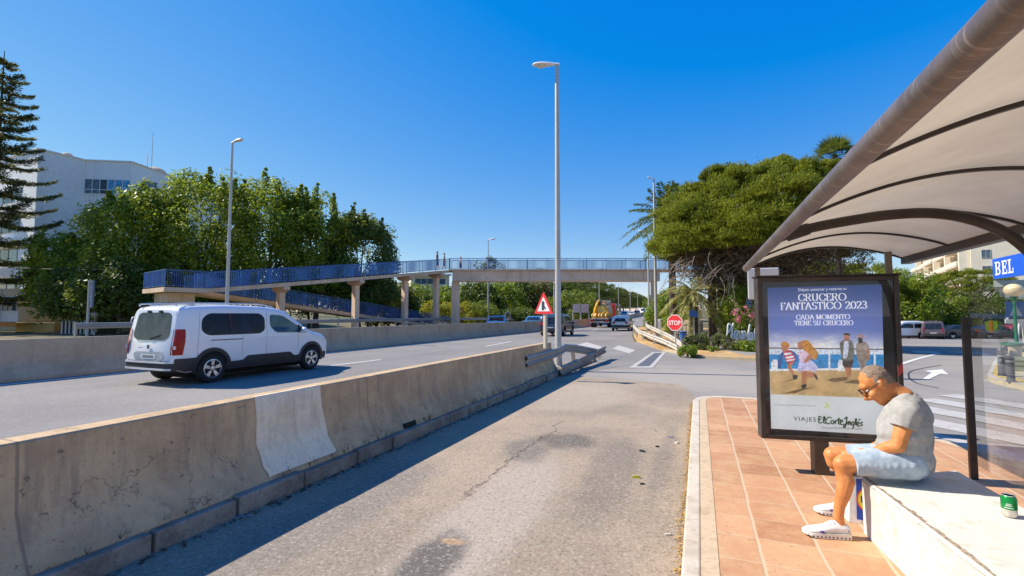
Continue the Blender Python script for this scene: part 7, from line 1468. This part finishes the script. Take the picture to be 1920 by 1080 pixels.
# ================================================================== PEOPLE
def organic(name, chains, voxel, mat, parent, smooth=6, flat_=None, extra=None, sub=2):
    """one continuous surface grown from chains of (point, radius[, scale xyz]) by voxel union"""
    bm = bmesh.new()
    for ch in chains:
        for i in range(len(ch)):
            p, r = np.array(ch[i][0], float), ch[i][1]; sc = ch[i][2] if len(ch[i]) > 2 else (1, 1, 1)
            if i + 1 < len(ch):
                q, r2 = np.array(ch[i + 1][0], float), ch[i + 1][1]; sc2 = ch[i + 1][2] if len(ch[i + 1]) > 2 else (1, 1, 1); n = max(1, int(np.linalg.norm(q - p) / (min(r, r2) * .32)))
            else: q, r2, sc2, n = p, r, sc, 1
            for k in range(n):
                f = k / n; c = p + (q - p) * f; rr = r + (r2 - r) * f; s3 = [a + (b - a) * f for a, b in zip(sc, sc2)]
                M = Matrix.Translation(c.tolist()) @ Matrix.Diagonal((rr * s3[0], rr * s3[1], rr * s3[2], 1)); bmesh.ops.create_icosphere(bm, subdivisions=sub, radius=1, matrix=M)
    me = bpy.data.meshes.new(name); bm.to_mesh(me); bm.free(); o = bpy.data.objects.new(name, me); COL.objects.link(o)
    rm = o.modifiers.new('r', 'REMESH'); rm.mode = 'VOXEL'; rm.voxel_size = voxel; sm = o.modifiers.new('s', 'SMOOTH'); sm.iterations = smooth; sm.factor = .5
    bpy.context.view_layer.update(); m2 = bpy.data.meshes.new_from_object(o.evaluated_get(bpy.context.evaluated_depsgraph_get())); bpy.data.objects.remove(o); bpy.data.meshes.remove(me)
    n = len(m2.vertices); v = np.zeros(n * 3, np.float32); m2.vertices.foreach_get('co', v); v = v.reshape(-1, 3).astype(float)
    if extra: 
        nr = np.zeros(n * 3, np.float32); m2.vertices.foreach_get('normal', nr); v = extra(v, nr.reshape(-1, 3).astype(float))
    v = to_local(v, parent); m2.vertices.foreach_set('co', v.astype(np.float32).ravel()); m2.polygons.foreach_set('use_smooth', [True] * len(m2.polygons)); m2.update(); m2.name = name
    return link(name, m2, mat, parent)
m = NT('tanned skin'); m.set(Roughness=.48, Specular_IOR_Level=.4); m.p.inputs['Subsurface Weight'].default_value = .12; m.p.inputs['Subsurface Radius'].default_value = (.012, .005, .003); m.p.inputs['Subsurface Scale'].default_value = .6
f = m.noise(14, 4, .6); g = m.noise(90, 3, .6); c = m.mix(m.ramp(f, .35, .68), (.52, .185, .055), (.64, .265, .088)); c = m.mix(m.math('MULTIPLY', m.ramp(g, .55, .75), .3), c, (.36, .13, .06)); m.col(c); m.bump(g, .12, .003); SKIN = m.mat
m = NT('grey jersey'); m.set(Roughness=.9, Specular_IOR_Level=.2); f = m.noise(26, 5, .7); m.col(m.mix(m.ramp(f, .3, .7), (.30, .295, .28), (.38, .37, .35))); m.bump(m.noise(240, 2, .5), .12, .002); SHIRT = m.mat
m = NT('pale washed denim'); m.set(Roughness=.9, Specular_IOR_Level=.2); f = m.noise(10, 6, .7); c = m.mix(m.ramp(f, .35, .68), (.27, .34, .41), (.45, .51, .57)); m.col(c); m.bump(m.noise(190, 3, .6), .2, .002); DENIM = m.mat
m = NT('short grey hair'); m.set(Roughness=.8, Specular_IOR_Level=.2); f = m.noise(150, 3, .7); m.col(m.mix(m.ramp(f, .35, .65), (.15, .10, .07), (.40, .31, .245))); m.bump(f, .9, .01); HAIRG = m.mat
MY = 3.98
def j(px, py, y): return AY(px, py, y)
man = thing('person', 'man in grey shirt and pale denim shorts sitting bowed at the bench end', 'person', (1.25, MY, .13))
hc_ = j(1644, 721, MY); fd_ = np.array([-.70, 0, -.714]); ud = np.array([-.714, 0, .70]); ld = np.array([0, 1.0, 0])
def h(f, u, l=0): return hc_ + fd_ * f + ud * u + ld * l
# joints
shL, elL, wrL = j(1702, 772, 3.815), j(1684, 836, 3.775), j(1622, 852, 3.90)
shR, elR, wrR = j(1694, 770, 4.15), j(1668, 832, 4.19), j(1612, 848, 4.08)
hipL, knL, anL = j(1700, 866, 3.86), j(1580, 869, 3.82), j(1572, 970, 3.80)
hipR, knR, anR = j(1697, 862, 4.10), j(1561, 851, 4.16), j(1588, 934, 4.22)
nk = j(1693, 743, MY)
def lerp3(a, b, t): return a + (b - a) * t
head = [[(h(-.015, .035), .092, (1, .84, 1))], [(h(.0, .0), .082, (1, .86, 1)), (h(.03, -.05), .062, (1, .95, 1)), (h(.058, -.098), .034, (1, 1.1, 1))], [(h(.066, .042), .028, (1, 1.6, 1))],
        [(h(.090, .014), .012), (h(.118, -.024), .0145), (h(.102, -.038), .015)], [(h(.092, -.036, .012), .0085)], [(h(.092, -.036, -.012), .0085)], [(h(.07, -.018, .038), .026)], [(h(.07, -.018, -.038), .026)], [(h(.082, -.058, -.012), .012), (h(.082, -.058, .012), .012)],
        [(h(-.008, .010, .082), .023, (.85, .5, 1.25)), (h(-.006, -.022, .078), .016, (.9, .6, 1))], [(h(-.008, .010, -.082), .023, (.85, .5, 1.25)), (h(-.006, -.022, -.078), .016, (.9, .6, 1))],
        [(h(-.035, -.055), .060), (lerp3(h(-.035, -.055), nk, .55), .060), (nk, .066)], [(h(.02, -.075), .045), (nk + np.array([-.03, 0, -.005]), .055)]]
def fingers(wr, el, sgn, lat):
    d = wr - el; d /= np.linalg.norm(d); out = []; pd = np.array([-.9, 0, -.28]); pd /= np.linalg.norm(pd)
    palm = wr + pd * .045; out.append([(wr, .024, (1, 1.25, .85)), (wr + pd * .03, .027, (1, 1.45, .75)), (wr + pd * .075, .024, (1, 1.65, .62))])
    for k, (yy, L) in enumerate(((-.032, .068), (-.011, .078), (.011, .073), (.031, .056))):
        b0 = wr + pd * .088 + lat * yy + np.array([0, 0, -.002]); b1 = b0 + pd * L * .45 + np.array([0, 0, -.010]); b2 = b1 + (pd * .6 + np.array([0, 0, -.8])) * L * .38; b3 = b2 + (pd * .15 + np.array([0, 0, -.98])) * L * .28
        out.append([(b0, .0098), (b1, .0092), (b2, .0085), (b3, .0072)])
    t0 = wr + pd * .03 - lat * .03 * sgn; t1 = t0 - lat * .024 * sgn + pd * .028 + np.array([0, 0, -.006]); t2 = t1 + pd * .030 - lat * .003 * sgn + np.array([0, 0, -.012]); out.append([(t0, .0145), (t1, .0118), (t2, .0092)])
    return out
latL = np.array([.30, .93, 0.0]); latL /= np.linalg.norm(latL)
arms = [[(lerp3(shL, elL, .25), .056), (lerp3(shL, elL, .55), .053), (lerp3(shL, elL, .85), .045), (elL, .043), (lerp3(elL, wrL, .28), .045), (lerp3(elL, wrL, .65), .034), (wrL, .0245, (1, 1.15, .9))],
        [(lerp3(shR, elR, .25), .056), (lerp3(shR, elR, .6), .050), (elR, .042), (lerp3(elR, wrR, .3), .043), (lerp3(elR, wrR, .7), .032), (wrR, .024)]] + fingers(wrL, elL, -1, latL) + fingers(wrR, elR, 1, latL)
def leg(hp, kn, an): 
    cf_ = np.array([.028, 0, 0]); return [[(lerp3(hp, kn, .5), .070), (lerp3(hp, kn, .80), .063), (kn + np.array([-.004, 0, -.006]), .055, (1, 1, 1.02)), (kn + np.array([.004, 0, -.062]), .048), (lerp3(kn, an, .32) + cf_, .051), (lerp3(kn, an, .55) + cf_ * .6, .046), (lerp3(kn, an, .80), .034), (an, .0335), (an + np.array([.004, 0, -.05]), .037)], [(an + np.array([0, 0, -.035]), .034), (an + np.array([-.07, 0, -.065]), .030)]]
body = organic('body', head + arms + leg(hipL, knL, anL) + leg(hipR, knR, anR) + [[(nk, .06), (j(1702, 775, MY), .10)]], .0058, SKIN, man, 5)
# shirt with folds
def folds(amp, fr, seed):
    r = np.random.default_rng(seed); ks = [(rdir_(r), r.uniform(fr * .5, fr * 1.4), r.uniform(0, 6.3)) for _ in range(9)]
    def fn(v, nr):
        d = np.zeros(len(v))
        for k, w_, ph in ks: d += np.abs(np.sin((v @ k) * w_ + ph + 1.2 * np.sin((v @ k[[1, 2, 0]]) * w_ * .6))) - .6
        return v + nr * (d / 4 * amp)[:, None]
    return fn
def rdir_(r): q = r.normal(size=3); return q / np.linalg.norm(q)
tor = []
for dy, sc in ((-.085, .92), (0, 1), (.085, .92)): tor.append([(j(1701, 764, MY + dy), .098 * sc), (j(1698, 785, MY + dy), .136 * sc), (j(1694, 812, MY + dy), .154 * sc), (j(1694, 836, MY + dy), .152 * sc), (j(1704, 858, MY + dy), .138 * sc), (j(1713, 861, MY + dy), .118 * sc)])
tor += [[(j(1706, 754, MY), .072), (j(1722, 786, MY), .080), (j(1728, 828, MY), .068), (j(1729, 856, MY), .066)], [(nk + np.array([.012, 0, -.028]), .078, (1, 1.05, .62))]]
slv = [[(shL + np.array([0, .05, .0]), .088), (lerp3(shL, elL, .05), .085), (lerp3(shL, elL, .30), .076), (lerp3(shL, elL, .44), .0735)], [(shR + np.array([0, -.05, 0]), .088), (lerp3(shR, elR, .1), .082), (lerp3(shR, elR, .42), .072)]]
ua = (elL - shL); ua /= np.linalg.norm(ua); hemP = lerp3(shL, elL, .47); ub = (elR - shR); ub /= np.linalg.norm(ub); hemR = lerp3(shR, elR, .47)
fo = folds(.020, 22, 3)
def cut(v, nr):
    v = fo(v, nr)
    for sh, el, u, hp in ((shL, elL, ua, hemP), (shR, elR, ub, hemR)):
        s = (v - hp) @ u; ax = v - sh - np.outer((v - sh) @ u, u); k = (s > 0) & (np.linalg.norm(ax, axis=1) < .105) & ((v[:, 1] < 3.86) if sh is shL else (v[:, 1] > 4.11)); v[k] -= np.outer(s[k], u)
    return v
organic('shirt', tor + [[(shL + np.array([0, .05, .0]), .086)], [(shR + np.array([0, -.05, 0]), .086)]], .0068, SHIRT, man, 8, extra=lambda v, nr: (lambda q: np.column_stack([q[:, 0], q[:, 1], np.maximum(q[:, 2], .545)]))(fo(v, nr)))
def hemcut(hp, u, k_):
    def fn(v, nr):
        v = fo(v, nr * .6); s = (v - hp) @ u; k = s > 0; v[k] -= np.outer(s[k], u); return v
    return fn
organic('sleeve', [slv[0]], .0065, SHIRT, man, 4, extra=hemcut(hemP, ua, 0)); organic('sleeve', [slv[1]], .0065, SHIRT, man, 4, extra=hemcut(hemR, ub, 0))
# shorts
def sleg(hp, kn, e): return [(hp, .118), (lerp3(hp, kn, .35), .104), (lerp3(hp, kn, .62), .090), (lerp3(hp, kn, e), .083)]
fs_ = folds(.012, 17, 8)
ends = [(lerp3(hipL, knL, .84), (knL - hipL) / np.linalg.norm(knL - hipL), -1), (lerp3(hipR, knR, .80), (knR - hipR) / np.linalg.norm(knR - hipR), 1)]
def cuts(v, nr):
    v = fs_(v, nr); v[:, 2] = np.maximum(v[:, 2], .5035 - 10 * (v[:, 0] < 1.0))
    for hp, u, sg in ends:
        s = (v - hp) @ u; k = (s > 0) & ((v[:, 1] - MY) * sg > 0); v[k] -= np.outer(s[k], u)
    return v
organic('shorts', [sleg(hipL, knL, .80), sleg(hipR, knR, .76), [(j(1702, 864, 3.90), .118), (j(1702, 864, 4.06), .118)], [(j(1714, 872, 3.90), .088), (j(1714, 872, 4.06), .088)]], .0072, DENIM, man, 4, extra=cuts)
# hair, glasses, cord
def hcut(v, nr): return v + nr * (np.sin(v @ np.array([310, 170, 90])) * np.sin(v @ np.array([90, -260, 210])))[:, None] * .0016
organic('hair', [[(h(-.026, .043), .0885, (1, .86, 1))], [(h(-.046, .0), .062, (1, 1.02, 1)), (h(-.058, -.035), .042, (1, 1.05, 1))], [(h(-.014, .040, .058), .024), (h(.002, .026, .070), .010)], [(h(-.014, .040, -.058), .024), (h(.002, .026, -.070), .010)]], .0058, HAIRG, man, 3, extra=hcut)
m = MB(); FR = flat('dark spectacle frame', (.02, .008, .008), .7)
for s in (-1, 1):
    c = h(.108, .016, .034 * s); ring = [c + ud * .021 * math.sin(a) + ld * .028 * math.cos(a) - fd_ * .010 * abs(math.cos(a)) * (1 if s * math.cos(a) > 0 else 0) for a in np.linspace(0, 6.283, 15)]; m.tube(ring, .0030, 6, False)
    m.tube(smoothpath([h(.098, .022, .062 * s), h(.055, .024, .078 * s), h(.005, .026, .086 * s), h(-.018, .012, .086 * s)], 4), .0036, 6)
m.tube([h(.113, .020, -.008), h(.115, .022, 0), h(.113, .020, .008)], .002, 6); m.build('glasses', FR, man)
m = MB()
for s in (-1, 1): m.ball(h(.0735, .014, .032 * s), .0115, 10, 7)
m.build('eyes', plain('eye white', (.55, .5, .46), .2), man).name = 'eye'
m = MB(); ring = [nk + np.array([.004, 0, -.012]) + np.array([.070 * math.cos(a), .074 * math.sin(a), -.026 * math.cos(a) * -1]) for a in np.linspace(0, 6.283, 25)]; m.tube(ring, .0032, 6, False); m.build('neck_cord', flat('black cord', (.03, .015, .012)), man)
# shoes
SHOE = plain('white knit shoe', (.68, .67, .66), .8, var=.08, scale=30, bump=.4, bscale=160); SOLE = plain('white foam sole', (.72, .69, .65), .7, var=.08); LACE = plain('lilac grey lace', (.42, .40, .46), .8); VIO = plain('violet mark', (.16, .09, .42), .6)
def shoe(heel, toe, zb):
    heel, toe = np.array([*heel[:2], zb]), np.array([*toe[:2], zb]); d = toe - heel; L = np.linalg.norm(d); d /= L; sd_ = np.array([-d[1], d[0], 0])
    m = MB(); m.smooth = True; secs = [(0.0, .020, .050, .075), (.04, .032, .030, .088), (.12, .037, .027, .098), (.22, .038, .026, .104), (.32, .038, .026, .112), (.42, .040, .026, .102), (.55, .043, .026, .080), (.70, .047, .026, .062), (.84, .046, .027, .052), (.94, .034, .029, .044), (1.0, .012, .032, .038)]; vs = []; n = 14
    for s, wd, z0, z1 in secs:
        for k in range(n):
            a = 2 * math.pi * k / n; x = math.cos(a); y = math.sin(a); wv = wd * (abs(x) ** .75) * (1 if x > 0 else -1) * (1 - .40 * max(0, y) * (z1 > .075)); zz = (z0 + z1) / 2 + (z1 - z0) / 2 * y
            vs.append(heel + d * L * s + sd_ * wv + UP * zz)
    N = len(secs); m.add(vs, [(i * n + k, i * n + (k + 1) % n, (i + 1) * n + (k + 1) % n, (i + 1) * n + k) for i in range(N - 1) for k in range(n)] + [list(range(n))[::-1], [(N - 1) * n + k for k in range(n)]]); o = m.build('shoe', SHOE, man, angle=70)
    m = MB(); m.smooth = True; out = [(-.015, .020), (.02, .036), (.15, .042), (.4, .042), (.65, .050), (.82, .050), (.94, .038), (1.01, .012)]; rim = [heel + d * L * s + sd_ * wv for s, wv in out] + [heel + d * L * s - sd_ * wv for s, wv in out[::-1]]; k = len(rim)
    def up(i): s = out[i if i < len(out) else 2 * len(out) - 1 - i][0]; return .006 + .016 * max(0, s - .75) / .25
    lo = [p + UP * (up(i) - .004) for i, p in enumerate(rim)]; hi = [p + UP * (.034 + .004 * math.sin(i)) for i, p in enumerate(rim)]; m.add(lo + hi, [(i, (i + 1) % k, k + (i + 1) % k, k + i) for i in range(k)] + [list(range(k))[::-1], list(range(k, 2 * k))]); m.build('sole', SOLE, o, angle=50)
    m = MB()
    for q in np.linspace(.06, .92, 11):
        wv = np.interp(q, [a for a, _ in out], [b for _, b in out])
        for s in (-1, 1): m.box(heel + d * L * q + sd_ * s * (wv - .001) + UP * .013, (.009, .006, .009), math.atan2(d[1], d[0]))
    m.build('sole_vents', flat('sole vent', (.06, .03, .04)), o).name = 'sole_vent'
    m = MB()
    for q in (.36, .43, .50, .57): z = np.interp(q, [.32, .42, .55, .70], [.112, .102, .080, .062]); m.tube([heel + d * L * q + sd_ * .026 + UP * (z - .010), heel + d * L * (q + .01) + UP * (z + .003), heel + d * L * q - sd_ * .026 + UP * (z - .010)], .0028, 5)
    m.build('lace', LACE, o)
    m = MB()
    for a, c in (((.58, .040), (.66, .040)), ((.60, .049), (.69, .047)), ((.04, .05), (.08, .06))):
        for s in (-1, 1): wv = np.interp((a[0] + c[0]) / 2, [0, .1, .55, .7], [.030, .037, .045, .0485]); m.bar(heel + d * L * a[0] + sd_ * s * wv + UP * a[1], heel + d * L * c[0] + sd_ * s * wv + UP * c[1], .003, .006)
    m.build('side_mark', VIO, o)
shoe(anL + np.array([.060, .0, 0]), anL + np.array([-.215, -.045, 0]), .131); shoe(anR + np.array([.055, 0, 0]), anR + np.array([-.215, -.03, 0]), .131)
# ---- small figures on the footbridge
def walker(label, px, dep, shirt, trous, hairc, face, hgt=1.72, stride=.16, sit=False, ride=False):
    b = D(px, 590, dep); base = np.array([b[0], b[1], ZD]); t = thing('person', label, 'person', base); f = np.array([*du, 0]) * face; s = np.array([-f[1], f[0], 0]); k = hgt / 1.72
    def q(a, l, z): return base + f * a * k + s * l * k + UP * z * k
    sk = [[(q(.02, 0, 1.62), .095, (1, .9, 1.15)), (q(0, 0, 1.45), .05), (q(0, 0, 1.35), .07)]]
    for sg in (-1, 1): sk.append([(q(0, sg * .20, 1.38), .05), (q(-.03 * sg, sg * .24, 1.10), .04), (q(.10 + .04 * sg, sg * .22, .88), .03), (q(.13 + .04 * sg, sg * .22, .80), .033)]); sk.append([(q(0, sg * .09, .85), .08), (q(.03 * sg + .02, sg * .09, .47), .058), (q(stride * sg, sg * .09, .07), .04), (q(stride * sg + .13, sg * .09, .035), .033)])
    organic('body', sk, .016, SKIN, t, 3, sub=1)
    organic('shirt', [[(q(0, -.09, 1.36), .115), (q(0, -.07, 1.12), .12), (q(0, -.07, .92), .125)], [(q(0, .09, 1.36), .115), (q(0, .07, 1.12), .12), (q(0, .07, .92), .125)], [(q(0, -.2, 1.38), .07), (q(0, -.235, 1.2), .058)], [(q(0, .2, 1.38), .07), (q(0, .235, 1.2), .058)]], .018, shirt, t, 3, sub=1)
    organic('trousers', [[(q(0, sg * .08, .92), .115), (q(.01 + .03 * sg, sg * .09, .62), .088), (q(.02 + .045 * sg, sg * .09, .40), .075)] for sg in (-1, 1)], .018, trous, t, 3, sub=1)
    organic('hair', [[(q(-.02, 0, 1.67), .098, (1, .95, 1.05))]], .016, hairc, t, 2, sub=1)
    return t
C1 = plain('dark plum top', (.10, .06, .07), .9); C2 = plain('pale top', (.42, .40, .38), .9); C3 = plain('dark trousers', (.05, .055, .08), .9); C4 = plain('light trousers', (.30, .30, .32), .9); H1 = plain('dark hair', (.03, .022, .016), .8); H2 = plain('fair hair', (.25, .17, .09), .8)
walker('person in dark top walking over the footbridge', 819, 46.8, C1, C3, H1, 1); walker('person in pale top walking behind the dark dressed one on the footbridge', 832, 47.2, C2, C4, H2, 1, 1.62); walker('small person in white top on the footbridge, nearer its middle', 863, 48.0, plain('white top', (.6, .58, .55), .9), C3, H1, -1, 1.32)
